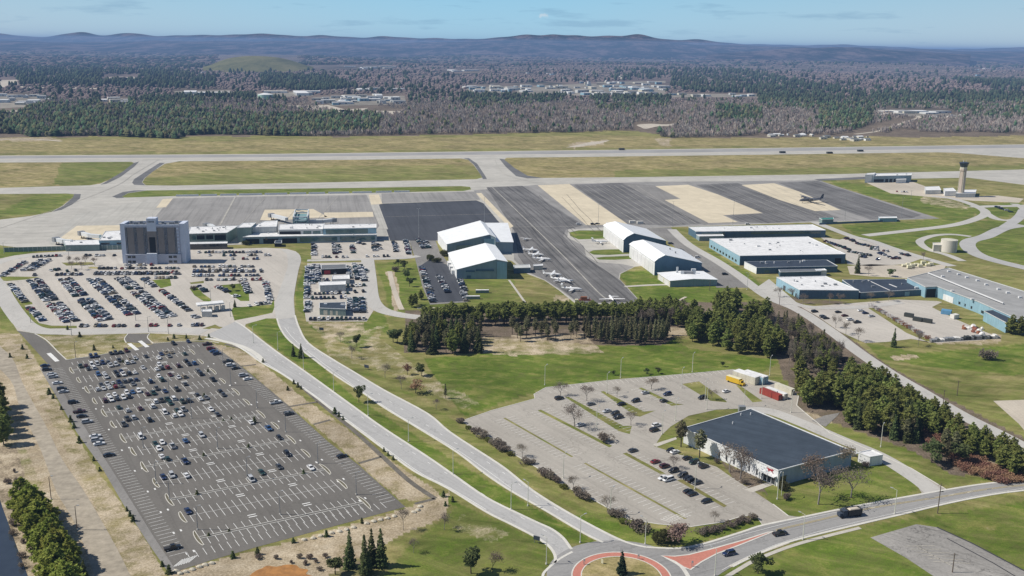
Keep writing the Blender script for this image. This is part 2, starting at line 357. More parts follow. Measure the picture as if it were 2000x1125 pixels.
# zones: (polygon in survey coordinates, channel 0 green / 1 bare soil / 2 brush, value)
GZ = [
 # infield and airfield grass
 ([(-600, 312), (255, 314), (255, 330), (200, 362), (-600, 372)], 0, .0), ([(120, 316), (262, 314), (262, 335), (175, 364), (100, 362)], 0, .6),
 ([(275, 315), (950, 306), (950, 322), (420, 330), (270, 360)], 0, .05), ([(270, 345), (945, 338), (940, 352), (270, 364)], 0, .5),
 ([(980, 305), (2600, 290), (2600, 326), (1260, 349), (1000, 351)], 0, .08), ([(1200, 333), (2600, 312), (2600, 345), (1200, 350)], 0, .5),
 ([(80, 376), (150, 378), (110, 412), (-100, 435), (-300, 432), (0, 412)], 0, .7), ([(235, 368), (925, 362), (925, 376), (235, 388)], 0, .7),
 ([(-600, 262), (420, 275), (900, 268), (1600, 262), (2600, 258), (2600, 280), (1500, 286), (-600, 304)], 0, .08),
 # terminal area greens
 ([(0, 485), (70, 488), (40, 500), (-200, 512)], 0, .8), ([(574, 474), (614, 474), (606, 512), (590, 512)], 0, .55),
 ([(590, 525), (604, 512), (606, 640), (640, 660), (750, 600), (760, 640), (720, 700), (620, 640), (575, 600)], 0, .75),
 ([(300, 540), (340, 540), (340, 566), (310, 566)], 0, .8), ([(365, 552), (545, 552), (545, 630), (365, 630)], 0, .8), ([(0, 535), (160, 535), (160, 645), (0, 645)], 0, .6),
 ([(735, 515), (835, 510), (840, 600), (760, 606)], 0, .7),
 ([(838, 545), (1100, 540), (1130, 600), (1100, 615), (760, 622)], 0, .62),
 ([(1000, 535), (1060, 540), (1120, 600), (1050, 615), (1020, 600)], 0, .38),
 ([(1105, 448), (1180, 448), (1180, 470), (1105, 470)], 0, .76), ([(1150, 485), (1235, 480), (1235, 512), (1150, 512)], 0, .76), ([(1205, 530), (1290, 525), (1310, 562), (1230, 566)], 0, .85),
 ([(1230, 560), (1420, 556), (1500, 600), (1300, 625), (1240, 600)], 0, .8),
 ([(1260, 440), (1345, 445), (1390, 500), (1340, 490), (1290, 460)], 0, .5), ([(1370, 480), (1460, 530), (1520, 590), (1480, 570), (1400, 510)], 0, .75),
 # main lawn and boulevard
 ([(830, 700), (1190, 672), (1310, 660), (1350, 680), (1520, 705), (1480, 735), (1200, 742), (1060, 762), (1020, 775), (905, 812), (880, 790)], 0, .80),
 ([(740, 640), (800, 690), (860, 760), (900, 812), (860, 800), (780, 740), (690, 700)], 0, .45),
 ([(480, 634), (541, 620), (570, 670), (700, 780), (960, 945), (1175, 1064), (1115, 1080), (1000, 1005), (700, 805)], 0, .80),
 ([(600, 660), (700, 730), (820, 800), (960, 905), (1100, 985), (1190, 1030), (1250, 1010), (1150, 1000), (1000, 900), (900, 830), (760, 745), (640, 680)], 0, .55),
 ([(1100, 1000), (1240, 1030), (1330, 1038), (1490, 1010), (1490, 1030), (1320, 1072), (1230, 1065)], 0, .8),
 ([(1050, 770), (1600, 730), (1600, 830), (1300, 880), (1050, 870)], 0, .55),
 ([(1480, 950), (1700, 890), (1810, 950), (1700, 990), (1530, 1012)], 0, .68), ([(1620, 825), (1850, 900), (1930, 940), (1830, 950), (1700, 880), (1600, 830)], 0, .6),
 ([(1360, 1135), (1500, 1078), (1700, 1025), (2100, 965), (2200, 1400), (1300, 1400)], 0, .72),
 ([(1690, 670), (1800, 690), (2300, 640), (2300, 760), (2000, 735), (1850, 720), (1720, 700)], 0, .80), ([(1700, 700), (1950, 745), (2300, 740), (2300, 860), (2000, 860), (1750, 740)], 0, .5),
 ([(1600, 350), (1760, 370), (1900, 400), (1900, 440), (1700, 470), (1640, 440), (1840, 428)], 0, .75), ([(1650, 455), (1930, 430), (2300, 440), (2300, 560), (1900, 500), (1700, 480)], 0, .72),
 ([(1890, 400), (2000, 395), (1990, 420), (1910, 425)], 0, .76), ([(1890, 340), (2300, 340), (2300, 400), (1890, 395)], 0, .35),
 ([(1100, 1060), (1320, 1060), (1360, 1300), (1060, 1300)], 0, .55), ([(900, 985), (1080, 1065), (1090, 1090), (1050, 1140), (800, 1180), (720, 1160), (800, 1060)], 0, .66),
 ([(0, 850), (60, 850), (62, 905), (10, 910)], 0, .76), ([(850, 960), (880, 968), (900, 985), (860, 985)], 0, .8),
 # bare soil
 ([(60, 655), (410, 655), (390, 668), (250, 680), (130, 704), (95, 690)], 1, .45), ([(-400, 640), (40, 650), (80, 715), (150, 850), (330, 1125), (330, 1500), (-400, 1500)], 1, .62),
 ([(400, 668), (470, 680), (560, 748), (700, 855), (860, 962), (850, 985), (780, 975), (600, 820), (440, 690)], 1, .72),
 ([(330, 1118), (560, 1060), (800, 990), (880, 960), (870, 1010), (790, 1040), (640, 1125), (640, 1300), (330, 1300)], 1, .8),
 ([(20, 700), (60, 740), (190, 1000), (250, 1125), (260, 1400), (200, 1400), (90, 960), (40, 860), (-40, 740)], 1, .85),
 ([(700, 650), (760, 630), (740, 660), (850, 740), (940, 790), (900, 800), (760, 730), (640, 700), (620, 640)], 1, .4),
 ([(755, 530), (772, 528), (782, 600), (770, 610)], 1, .95), ([(930, 660), (1140, 650), (1180, 690), (1000, 695), (940, 690)], 1, .58), ([(600, 630), (715, 630), (715, 650), (640, 665)], 1, .55),
 ([(1305, 640), (1350, 640), (1345, 655), (1300, 660)], 1, .7), ([(1080, 575), (1110, 575), (1110, 590), (1080, 590)], 1, .6),
 ([(1820, 640), (1960, 655), (1950, 672), (1830, 672)], 1, .6), ([(1740, 695), (1790, 692), (1800, 700), (1750, 705)], 1, .7), ([(1560, 803), (1600, 810), (1640, 830), (1560, 815)], 1, .8),
 ([(1900, 880), (1960, 895), (1960, 925), (1900, 915)], 1, .55), ([(1110, 280), (1190, 273), (1180, 282), (1120, 290)], 1, .75), ([(1275, 270), (1310, 270), (1310, 284), (1290, 284)], 1, .6),
 ([(-200, 270), (100, 268), (130, 275), (-200, 276)], 1, .6), ([(1500, 395), (1620, 395), (1620, 410), (1500, 410)], 1, .2), ([(1800, 380), (1880, 395), (1900, 405), (1880, 412), (1800, 395)], 1, .5),
 ([(900, 1000), (1000, 1040), (960, 1060), (880, 1030)], 1, .38), ([(1780, 1040), (1990, 1125), (1900, 1140)], 1, .3),
 # brush under the trees
 ([(790, 605), (1340, 590), (1560, 590), (1700, 690), (1850, 780), (2050, 880), (2050, 940), (1860, 930), (1780, 880), (1560, 800), (1520, 700), (1340, 640), (1300, 672), (1190, 675), (930, 660), (930, 690), (790, 690)], 2, .85),
 ([(-600, 100), (2600, 100), (2600, 262), (1700, 268), (1280, 262), (1240, 255), (740, 266), (400, 266), (-600, 272)], 2, 1.0),
 ([(1300, 258), (1680, 258), (1640, 268), (1310, 270)], 2, .9), ([(-400, 870), (30, 870), (60, 960), (130, 1125), (130, 1500), (-400, 1500)], 2, .85),
 ([(480, 1095), (620, 1090), (700, 1060), (740, 1125), (740, 1400), (440, 1400)], 2, .45),
 ([(330, 1120), (470, 1090), (500, 1110), (480, 1140), (330, 1150)], 2, .2),
 ([(1410, 900), (1490, 930), (1500, 965), (1440, 940)], 2, .8), ([(1520, 575), (1660, 590), (1640, 598), (1500, 592)], 2, .6), ([(1500, 660), (1650, 660), (1650, 760), (1530, 740)], 2, .9),
]
def ground():
    th = np.concatenate([np.linspace(-180, -46, 28), np.linspace(-44, -31, 60), np.arange(-30.9, 31, 0.11), np.linspace(31.5, 44, 60), np.linspace(46, 179, 28)])
    th = np.unique(np.radians(th)); nth_ = len(th)
    ys = np.concatenate([np.arange(1500, 700, -5.0), np.arange(700, 255, -2.6), np.arange(255, 110, -2.0), [108, 106, 104, 102, 100, 98, 96, 94, 92.5, 91, 90, 89.2, 88.8]])
    r = CAMH * (FOC * CP - (ys - 562.5) * SP) / (FOC * SP + (ys - 562.5) * CP)
    r = np.concatenate([[1.0, 60, 110], r[r > 130]])
    R_, T_ = np.meshgrid(r, th, indexing='ij')
    X = R_ * np.sin(T_); Y = R_ * np.cos(T_)
    Z = terrain(X, Y)
    px, py = unproj(X, Y, np.zeros_like(X))
    front = np.abs(T_) < math.radians(75)
    jx = np.interp(np.sin(X * .05) * np.cos(Y * .043), [-1, 1], [-3, 3]); jy = np.sin(X * .031 + 2) * np.cos(Y * .07) * 1.6
    C = np.zeros(X.shape + (4,), np.float32)
    C[..., 0] = 0.42; C[..., 2] = 0.0
    for poly, ch, val in GZ:
        mk = inpoly(px + jx, py + jy, poly) & front
        C[..., ch] = np.where(mk, val, C[..., ch])
    d = np.hypot(X, Y)
    C[..., 3] = np.clip((d - 2300) / 2500, 0, 1)
    # landfill-green hill and clearings keep their own colour
    clear = inpoly(px, py, [(430, 108), (580, 110), (578, 128), (430, 126)])
    n, mth_ = X.shape
    idx = np.arange(n * mth_).reshape(n, mth_)
    j2 = np.roll(idx, -1, axis=1)
    Q = np.stack([idx[:-1], j2[:-1], j2[1:], idx[1:]], -1).reshape(-1, 4)[:, ::-1]
    V = np.stack([X, Y, Z], -1).reshape(-1, 3)
    # closing disc under the camera
    o = np_mesh('ground', V, Q, ['ground_cover'], col=C.reshape(-1, 4), nper=4, smooth=True)
    o['kind'] = 'structure'
    return o
def terrain(X, Y):
    d = np.hypot(X, Y)
    k = np.clip((d - 4500) / 6000, 0, 1)
    z = 16 * np.sin(X * .0011 + 1.3) * np.cos(Y * .0009 + .4) + 12 * np.sin(X * .0023 + Y * .0007) + 9 * np.cos(Y * .0031 - X * .0011)
    return k * (z + 4)
ground()

# ------------------------------------------------------------------ distant hills
def hill_mat(name, c0, c1, c2):
    m, nt, b = newmat(name, 1.0, 0.0)
    P = coords(nt, 'World')
    n = noise(nt, mapping(nt, P, (.0028, .0009, .012)), 1.0, 9, 0.78)
    c = ramp(nt, n, [(0.42, c0), (0.5, c1), (0.58, c2)])
    nt.links.new(c, b.inputs['Base Color'])
hill_mat('wooded_hill', (.010, .020, .024), (.045, .042, .050), (.13, .10, .105))
hill_mat('green_slope', (.09, .095, .045), (.13, .13, .06), (.17, .16, .08))
def ridge(name, prof, D, depth, seed, mat='wooded_hill', base=-60, rough=1.0):
    """hill range at distance D whose crest follows the surveyed profile"""
    xs = np.arange(prof[0][0], prof[-1][0] + 1, 6.0)
    ysk = np.interp(xs, [p[0] for p in prof], [p[1] for p in prof])
    k = np.array([1, 2, 3, 4, 3, 2, 1.]); k /= k.sum()
    ysk = np.convolve(np.pad(ysk, 3, mode='edge'), k, mode='valid')
    rg = np.random.default_rng(seed)
    rows = 14; V = []
    ph = rg.uniform(0, 6, 8)
    for i in range(rows):
        t = i / (rows - 1)                       # 0 foot (near) .. 1 crest, then back
        for x, y in zip(xs, ysk):
            u = x - 1000; v = y - 562.5
            a = u * CR + v * SR; b_ = -u * SR + v * CR
            f = FOC * CP - b_ * SP; dz = -(FOC * SP + b_ * CP)
            sc_ = D / math.hypot(a, f); zc = CAMH + dz * sc_
            tt = min(t / 0.75, 1.0)
            dist = D - depth * (1 - tt) + (0 if t <= .75 else (t - .75) * depth)
            prof_z = base + (zc - base) * (math.sin(tt * math.pi / 2) ** 1.15 if t <= .75 else 1 - (t - .75) * 3.2)
            wob = math.sin(x * .021 + ph[0] + t * 5) * .5 + math.sin(x * .05 + ph[1] - t * 9) * .3 + math.sin(x * .11 + ph[2] + t * 14) * .2
            prof_z += wob * rough * 16 * (1 if t < .7 else 0) * (D / 16000)
            V.append((a / math.hypot(a, f) * dist, f / math.hypot(a, f) * dist, prof_z))
    n = len(xs); idx = np.arange(rows * n).reshape(rows, n)
    Q = np.stack([idx[:-1, :-1], idx[:-1, 1:], idx[1:, 1:], idx[1:, :-1]], -1).reshape(-1, 4)
    o = np_mesh(name, np.array(V), Q, [mat], nper=4, smooth=True); o['kind'] = 'structure'
    return o
ridge('hills', [(-900, 66), (-400, 70), (0, 65), (25, 67), (60, 70), (100, 71.5), (115, 69), (140, 65), (160, 62.5), (172, 64.5), (190, 69), (210, 70), (225, 68), (250, 64), (270, 66), (300, 69), (330, 68), (400, 68.5), (480, 68), (525, 67), (555, 67.5), (580, 70), (630, 68), (660, 70), (720, 73.5), (750, 71.5), (780, 74), (820, 75), (840, 74), (880, 76), (920, 75), (960, 73), (1000, 71), (1035, 67.5), (1055, 70), (1075, 67), (1105, 70), (1125, 69), (1145, 73), (1180, 68), (1215, 69.5), (1240, 65), (1255, 67), (1275, 73), (1310, 77.5), (1330, 78.5), (1350, 76.5), (1370, 79), (1410, 84), (1480, 86), (1560, 87), (1640, 88), (1700, 90), (1760, 92.5), (1850, 95), (1900, 96), (1960, 93), (2000, 94), (2500, 90), (2900, 98)], 26000, 5200, 3)
ridge('hills', [(-900, 82), (-300, 78), (0, 80), (200, 82), (420, 79), (560, 81), (800, 84), (960, 80), (1020, 76), (1100, 78), (1200, 75), (1262, 76), (1330, 84), (1500, 91), (1700, 94), (1900, 99), (2300, 100), (2900, 104)], 19000, 6500, 5, base=-20)
ridge('hills', [(1380, 106), (1460, 99), (1560, 94), (1640, 92.5), (1700, 94), (1780, 99), (1900, 107)], 13500, 2600, 8, base=-5)
ridge('landfill_hill', [(396, 131), (412, 127), (424, 121), (440, 114.5), (458, 111), (478, 109), (500, 108.5), (530, 110), (555, 113.5), (574, 118.5), (592, 125), (612, 131)], 6600, 900, 12, 'green_slope', base=-10, rough=0.15)

# ------------------------------------------------------------------ aerial haze
hz = bpy.data.materials.new('haze'); hz.use_nodes = True; MATS['haze'] = hz
nt = hz.node_tree; nt.nodes.remove(nt.nodes['Principled BSDF']); out = nt.nodes['Material Output']
va = nt.nodes.new('ShaderNodeVolumeAbsorption'); va.inputs['Color'].default_value = (0, 0, 0, 1); va.inputs['Density'].default_value = 1 / 18000
ve = nt.nodes.new('ShaderNodeEmission'); ve.inputs['Color'].default_value = (.175, .29, .52, 1); ve.inputs['Strength'].default_value = 1 / 18000
ad = nt.nodes.new('ShaderNodeAddShader'); nt.links.new(va.outputs[0], ad.inputs[0]); nt.links.new(ve.outputs[0], ad.inputs[1]); nt.links.new(ad.outputs[0], out.inputs['Volume'])
hb = MB().box(-60000, -60000, -200, 60000, 60000, 240).build('haze', 'haze'); hb['kind'] = 'structure'
hb.display_type = 'WIRE'
# ------------------------------------------------------------------ pavement materials
AX = math.radians(11.5)            # runway bearing on the plan
LN = math.radians(-79)             # apron paving lanes
pave('runway_pavement', (.34, .335, .325), .10, AX - math.pi / 2, .22, .1, sw=6)
pave('taxiway_concrete', (.50, .48, .43), .10, AX - math.pi / 2, .14, .15, slab=.10, slabrot=AX, sw=5)
pave('apron_asphalt', (.30, .29, .275), .13, LN + math.pi / 2, .20, .4, sw=4)
pave('apron_concrete', (.47, .455, .41), .10, AX, .15, .2, slab=.12, slabrot=AX)
pave('lane_asphalt', (.19, .185, .18), .22, LN + math.pi / 2, .48, .5, sw=2.6)
pave('dark_asphalt', (.075, .080, .092), .12, AX, .18, .1, sw=5)
pave('cream_concrete', (.66, .58, .43), .07, LN + math.pi / 2, .05, .0, slab=.10, slabrot=math.radians(11))
pave('pale_road', (.48, .465, .43), .07, 0, .05, .35)
pave('boulevard_road', (.43, .425, .41), .07, math.radians(-52) + math.pi / 2, .12, .45, sw=1.6)
pave('old_lot', (.40, .372, .325), .10, math.radians(-55) + math.pi / 2, .12, .55, sw=3)
pave('terminal_lot', (.50, .465, .41), .09, math.radians(-60) + math.pi / 2, .10, .3, sw=4)
pave('road_grey', (.30, .295, .285), .10, math.radians(25) + math.pi / 2, .16, .4, sw=1.2)
pave('new_asphalt', (.165, .155, .14), .10, math.radians(30), .12, .05, sw=3)
pave('service_asphalt', (.25, .24, .225), .14, 0, .1, .5)
pave('gravel_pale', (.52, .465, .38), .12, 0, .1, .0)
pave('dark_shoulder', (.17, .17, .17), .2, AX - math.pi / 2, .2, .2)
simple('kerb_concrete', (.62, .60, .54), .9, .12, 1.5)
simple('marking_white', (.74, .74, .71), .8, .14, 2.0)
simple('marking_worn', (.74, .72, .66), .9, .2, 1.2)
simple('marking_yellow', (.58, .46, .18), .85, .15, 1.5)
simple('red_brick_paving', (.50, .20, .15), .9, .12, 1.2)
simple('path_concrete', (.50, .47, .41), .9, .1, .8)
simple('island_soil', (.15, .135, .09), .95, .3, 1.2)
pave('old_tarmac', (.33, .315, .29), .2, math.radians(-40) + math.pi / 2, .2, 1.2, sw=3)
simple('faded_marking', (.46, .43, .36), .9, .3, 1.0)
simple('track_dirt', (.42, .37, .29), .95, .22, .35, streak=((.3, .02, 1), math.radians(60), .2))
simple('pond_water', (.44, .21, .06), .3, .3, .35, spec=.5)
simple('creek_water', (.035, .045, .06), .08, .2, .1, spec=.6)

Z1, Z2, Z3, Z4 = .04, .08, .115, .15
# ---- airfield
RW = [(-700, 309), (0, 304), (500, 301), (1000, 295), (1500, 289), (2000, 282), (2700, 273)]
OUT = RW + [(2700, 345), (2200, 366), (2000, 361), (1890, 347), (1780, 349), (1690, 350), (1586, 352), (1640, 366), (1835, 427), (1700, 431), (1600, 434), (1500, 437), (1430, 440),
   (1320, 443), (1262, 446), (1280, 470), (1300, 500), (1290, 515), (1240, 521), (1212, 535), (1210, 545), (1250, 588), (1240, 594), (1125, 594), (1090, 566), (1064, 548), (1030, 535), (1000, 510), (850, 470), (740, 470), (400, 480), (250, 480), (240, 484), (150, 486), (40, 484), (0, 479), (-700, 500)]
HOLES = [
 [(-650, 322), (0, 317.5), (120, 317), (256, 316), (262, 318), (240, 335), (212, 352), (195, 359), (175, 362), (0, 367), (-650, 375)],
 [(278, 356), (283, 348), (300, 334), (322, 320), (350, 315), (500, 314), (700, 312), (900, 309.5), (914, 312), (925, 322), (938, 340), (942, 347), (930, 350), (600, 357), (500, 359), (340, 362.5), (285, 362)],
 [(990, 308), (1100, 307), (1500, 302), (1830, 297.5), (1860, 298), (1960, 306), (2100, 316), (2690, 312), (2690, 320), (2000, 331), (1640, 340), (1240, 346), (1060, 347.5), (1030, 343), (1005, 328), (984, 312)],
 [(238, 384), (250, 377.5), (287, 372), (500, 369.5), (700, 367), (900, 363.5), (918, 365), (920, 370), (905, 373), (700, 377), (500, 380.5), (340, 383), (245, 386)],
 [(-650, 387), (0, 379), (130, 378), (145, 379.5), (142, 386), (122, 402), (100, 414), (60, 422), (0, 429), (-650, 460)],
 [(1112, 454), (1130, 450), (1180, 450), (1182, 466), (1130, 467.5), (1114, 461)],
 [(1150, 493), (1158, 489), (1180, 487.5), (1234, 486.5), (1240, 495), (1190, 498), (1160, 497.5)],
 [(1163, 503.5), (1180, 501.5), (1238, 499.5), (1238, 505.5), (1200, 507.5), (1170, 507)],
 [(1875, 288), (1940, 287), (1905, 291.5)] if False else [(2040, 296), (2690, 288), (2690, 303), (2100, 308)],
]
AP = sheet('airfield_pavement', OUT, Z1, 'taxiway_concrete', HOLES)
sheet('runway', RW + [(2700, 281), (2000, 290), (1500, 297), (1000, 303), (500, 308.5), (0, 311.5), (-700, 316)], Z2, 'runway_pavement')
# painted / concrete runway shoulders
mb = ribbon(world([(-700, 309.6), (0, 304.6), (500, 301.6), (1000, 295.6), (1500, 289.6), (2000, 282.7), (2700, 273.7)]), 9, Z3)
ribbon(world([(-700, 315.4), (0, 310.9), (500, 308), (1000, 302.6), (1500, 296.8), (2000, 289.5), (2700, 280.7)]), 11, Z3, mb=mb)
o = mb.build('runway_shoulder', 'path_concrete'); o['kind'] = 'structure'
for nm, pts, mt, z in [
  ('taxiway_shoulder', [(262, 318), (272, 315.5), (262, 326), (235, 346), (208, 359), (196, 361), (212, 352), (240, 335)], 'dark_shoulder', Z2),
  ('taxiway_shoulder', [(258, 357), (262, 350), (285, 335), (312, 318), (322, 318), (300, 334), (282, 348), (277, 356), (284, 362), (262, 361)], 'dark_shoulder', Z2),
  ('taxiway_shoulder', [(145, 379), (158, 379), (156, 388), (140, 400), (120, 410), (102, 414), (124, 402), (142, 386)], 'dark_shoulder', Z2),
  ('taxiway_shoulder', [(219, 384), (240, 375), (262, 372), (287, 371.5), (250, 377), (238, 384), (244, 386.5), (228, 387)], 'dark_shoulder', Z2),
  ('taxiway_shoulder', [(905, 309), (916, 309), (932, 320), (948, 344), (951, 350), (943, 350), (940, 343), (926, 322), (914, 312)], 'dark_shoulder', Z2),
  ('taxiway_shoulder', [(975, 310), (984, 311), (1005, 328), (1030, 343), (1060, 347.6), (1030, 348.5), (1008, 344), (988, 326)], 'dark_shoulder', Z2),
  ('taxiway_shoulder', [(1590, 350), (1690, 345.5), (1780, 345), (1780, 349), (1690, 350), (1600, 353)], 'dark_shoulder', Z2),
  ('apron', [(150, 418), (300, 388), (335, 386), (720, 380), (724, 398), (740, 402), (764, 452), (740, 470), (400, 480), (250, 480), (100, 478), (90, 470)], 'apron_concrete', Z2),
  ('apron', [(335, 387.5), (500, 384), (716, 381), (742, 440), (735, 448), (470, 452), (390, 452), (300, 428), (318, 406)], 'apron_asphalt', Z3),
  ('apron', [(745, 378), (928, 374), (938, 390), (746, 397)], 'apron_asphalt', Z2),
  ('apron', [(740, 400), (745, 398), (930, 391.5), (944, 397), (972, 431), (990, 450), (985, 470), (762, 470), (752, 440)], 'dark_asphalt', Z3),
  ('apron', [(925, 372), (1050, 361), (1240, 356), (1600, 352), (1640, 366), (1835, 427), (1700, 430), (1500, 436), (1320, 442), (1262, 446), (1180, 444), (1110, 448), (1108, 464), (1140, 480), (1145, 500), (1165, 512),
            (1215, 516), (1238, 521), (1210, 534), (1208, 545), (1248, 587), (1238, 592), (1128, 592), (1092, 565), (1064, 547), (1032, 533), (1004, 508), (1000, 446)], 'apron_asphalt', Z2),
  ('apron', [(950, 366), (1020, 363), (1075, 400), (1140, 440), (1105, 449), (1100, 462), (1140, 500), (1212, 548), (1246, 587), (1238, 591), (1130, 591), (1093, 564), (1066, 547), (1034, 532), (1012, 500), (1004, 450)], 'lane_asphalt', Z3),
  ('apron', [(1120, 361), (1215, 357), (1380, 436), (1310, 441), (1225, 438)], 'lane_asphalt', Z3),
  ('apron', [(1358, 361), (1440, 357.5), (1640, 425), (1590, 431), (1500, 436), (1446, 434), (1418, 421), (1492, 417)], 'lane_asphalt', Z3),
  ('apron', [(1520, 357), (1596, 353.5), (1640, 368), (1800, 420), (1780, 426), (1700, 429), (1650, 412)], 'lane_asphalt', Z3),
  ('apron', [(1215, 358), (1278, 362), (1325, 389), (1298, 391), (1384, 436), (1375, 439)], 'service_asphalt', Z4 + .03),
  ('apron_slab', [(1050, 362), (1112, 359.5), (1226, 438), (1145, 440)], 'cream_concrete', Z4),
  ('apron_slab', [(1280, 364), (1344, 361), (1402, 380), (1489, 416.5), (1412, 420.5), (1441, 434), (1384, 436), (1298, 391), (1329, 388.5)], 'cream_concrete', Z4 + .05),
  ('apron_slab', [(1448, 361.5), (1512, 358), (1560, 374), (1642, 410.5), (1592, 412.5), (1520, 390)], 'cream_concrete', Z4),
  ('apron_slab', [(930, 377.5), (940, 377), (1003, 442), (996, 446)], 'cream_concrete', Z4),
  ('apron_slab', [(720, 380.5), (740, 380), (747, 398.5), (725, 400)], 'cream_concrete', Z4),
  ('apron_slab', [(724, 400.5), (740, 400), (758, 448), (744, 449)], 'apron_concrete', Z4 + .03),
  ('apron_slab', [(517, 410), (612, 408.5), (640, 424), (540, 431), (508, 430)], 'cream_concrete', Z4 + .03),
  ('apron_slab', [(633, 415.5), (728, 414), (730, 424), (634, 426.5)], 'cream_concrete', Z4 + .03),
  ('apron_slab', [(318, 389), (338, 387.5), (324, 405), (305, 406)], 'cream_concrete', Z4),
  ('apron_slab', [(150, 441), (238, 440), (240, 476), (110, 474), (122, 462)], 'cream_concrete', Z3),
  ]:
    sheet(nm, pts, z, mt)
# apron and taxiway guide lines
mb = MB()
for pts, wd in [([(962, 366), (1030, 432), (1100, 500), (1165, 568), (1185, 585)], .9), ([(130, 370), (330, 367), (950, 354), (1260, 347.5), (1700, 342), (2000, 338)], .6),
                ([(310, 312), (262, 340), (225, 364), (120, 405), (0, 446)], .6), ([(1000, 444), (1100, 443), (1180, 441)], .7), ([(965, 308), (985, 340), (1050, 358)], .6)]:
    ribbon(world(smooth_line(pts, 6)), wd, Z4 + .12, mb=mb)
for k in range(9):
    a = 1130 + k * 14; ribbon(world([(a, 362 + k * .0), (a + 118, 437)]), .45, Z4 + .12, mb=mb)
for k in range(7):
    a = 1385 + k * 20; ribbon(world([(a, 361), (a + 150, 425)]), .45, Z4 + .12, mb=mb)
for a in (560, 640, 700): ribbon(world([(a - 40, 384), (a - 90, 440)]), .5, Z4 + .12, mb=mb)
ribbon(world([(460, 384), (430, 440)]), 1.6, Z4 + .12, mb=mb); ribbon(world([(745, 398), (938, 391)]), .5, Z4 + .12, mb=mb); ribbon(world([(752, 424), (966, 418)]), .5, Z4 + .12, mb=mb)
simple('guide_paint', (.44, .42, .37), .9, .3, .8)
o = mb.build('guide_line', 'guide_paint'); o['kind'] = 'structure'
# crack-sealed lines down the old hangar taxiway
simple('crack_seal', (.05, .05, .055), .8, .1, 1)
mb = MB(); rr = random.Random(4)
for k in range(26):
    x0 = rr.uniform(1000, 1110); y0 = rr.uniform(370, 500)
    t = rr.uniform(25, 80); pts = []
    for j in range(6):
        pts.append((x0 + j * t / 5 * .95 + rr.uniform(-1.5, 1.5), y0 + j * t / 5))
    ribbon(world(pts), rr.uniform(.25, .5), Z4 + .1, mb=mb)
o = mb.build('crack_seal_line', 'crack_seal'); o['kind'] = 'structure'

# ---- terminal car park and its loop road
GRASS_ISL = [
 [(6, 556), (16, 553), (40, 583), (62, 590), (64, 594), (48, 597), (60, 612), (76, 631), (100, 636), (150, 636.5), (150, 641), (86, 642), (62, 629), (40, 600), (26, 585)],
 [(1, 541), (18, 540), (80, 541), (50, 546), (14, 549), (3, 548)],
 [(297, 547), (332, 544), (335, 558), (314, 563)],
 [(370, 563), (384, 559.5), (396, 573), (413, 585), (411, 589), (397, 588), (380, 577)],
 [(370, 552), (398, 548.5), (398, 553), (373, 555)],
 [(420, 558), (470, 553.5), (486, 572), (487, 588), (470, 588), (440, 568)],
 [(455, 601), (530, 595), (535, 582), (536, 600), (532, 611), (500, 618), (458, 626), (452, 607)],
 [(385, 645), (401, 640), (420, 634), (428, 638), (446, 641), (444, 644), (432, 643), (414, 641), (404, 645)],
 [(120, 513), (180, 512), (186, 517), (130, 519)], [(178, 521), (196, 522), (190, 525), (170, 524)],
]
LOT = [(-60, 524), (0, 505), (28, 499), (60, 495), (150, 489), (240, 485), (370, 480), (450, 486), (520, 484), (560, 486), (578, 491), (588, 505), (583, 526), (576, 560), (574, 582), (575, 600), (577, 620),
       (541, 622), (520, 622), (480, 633), (478, 640), (400, 656), (290, 651), (248, 652), (140, 655), (66, 651), (34, 646), (16, 618), (0, 598), (-60, 560)]
sheet('terminal_car_park', LOT, Z1, 'terminal_lot', GRASS_ISL)
LOOP = smooth_line([(-40, 527), (2, 511), (34, 503), (80, 498), (150, 494), (240, 490)], 5)
mb = ribbon(world(LOOP), 9, Z2)
ribbon(world(smooth_line([(-20, 540), (-2, 560), (12, 585), (30, 612), (52, 636), (85, 647), (150, 648), (250, 646), (330, 644), (400, 648)], 5)), 11, Z2, mb=mb)
o = mb.build('loop_road', 'pale_road'); o['kind'] = 'structure'
sheet('terminal_road', smooth_line([(560, 496), (562, 520), (552, 550), (542, 578), (536, 600), (540, 625)], 4) + smooth_line([(577, 620), (574, 600), (574, 582), (577, 560), (583, 528), (588, 506), (578, 492), (545, 485)], 4), Z3, 'pale_road')

# ---- boulevard: two carriageways running down to the roundabout
L1 = smooth_line([(400, 656), (426, 662), (470, 680), (510, 708), (550, 730), (610, 771), (650, 802), (710, 847), (750, 877), (810, 921), (875, 954), (950, 1000), (1000, 1025), (1048, 1050), (1073, 1068), (1084, 1085), (1084, 1100)], 4)
L2 = smooth_line([(460, 628), (478, 639), (515, 668), (550, 694), (610, 736), (690, 794), (750, 837), (830, 889), (885, 927), (950, 972), (1012, 1003), (1050, 1021), (1078, 1034), (1100, 1051), (1116, 1073)], 4)
sheet('boulevard', L1 + L2[::-1], Z2, 'boulevard_road')
R1 = smooth_line([(541, 622), (548, 642), (566, 666), (608, 698), (650, 730), (690, 756), (710, 768), (750, 796), (828, 843), (895, 885), (950, 927), (1000, 960), (1062, 995), (1138, 1040), (1178, 1060)], 4)
R2 = smooth_line([(576, 616), (584, 640), (602, 670), (650, 702), (690, 726), (750, 762), (835, 808), (880, 845), (972, 905), (1000, 926), (1040, 958), (1100, 996), (1175, 1037), (1225, 1060), (1262, 1069)], 4)
sheet('boulevard', R1 + R2[::-1], Z2, 'boulevard_road')
NE = smooth_line([(1262, 1069), (1325, 1071), (1375, 1062), (1450, 1039), (1490, 1026), (1568, 1010), (1670, 989), (1802, 965), (1910, 947), (2000, 938), (2200, 925), (2500, 910)], 4)
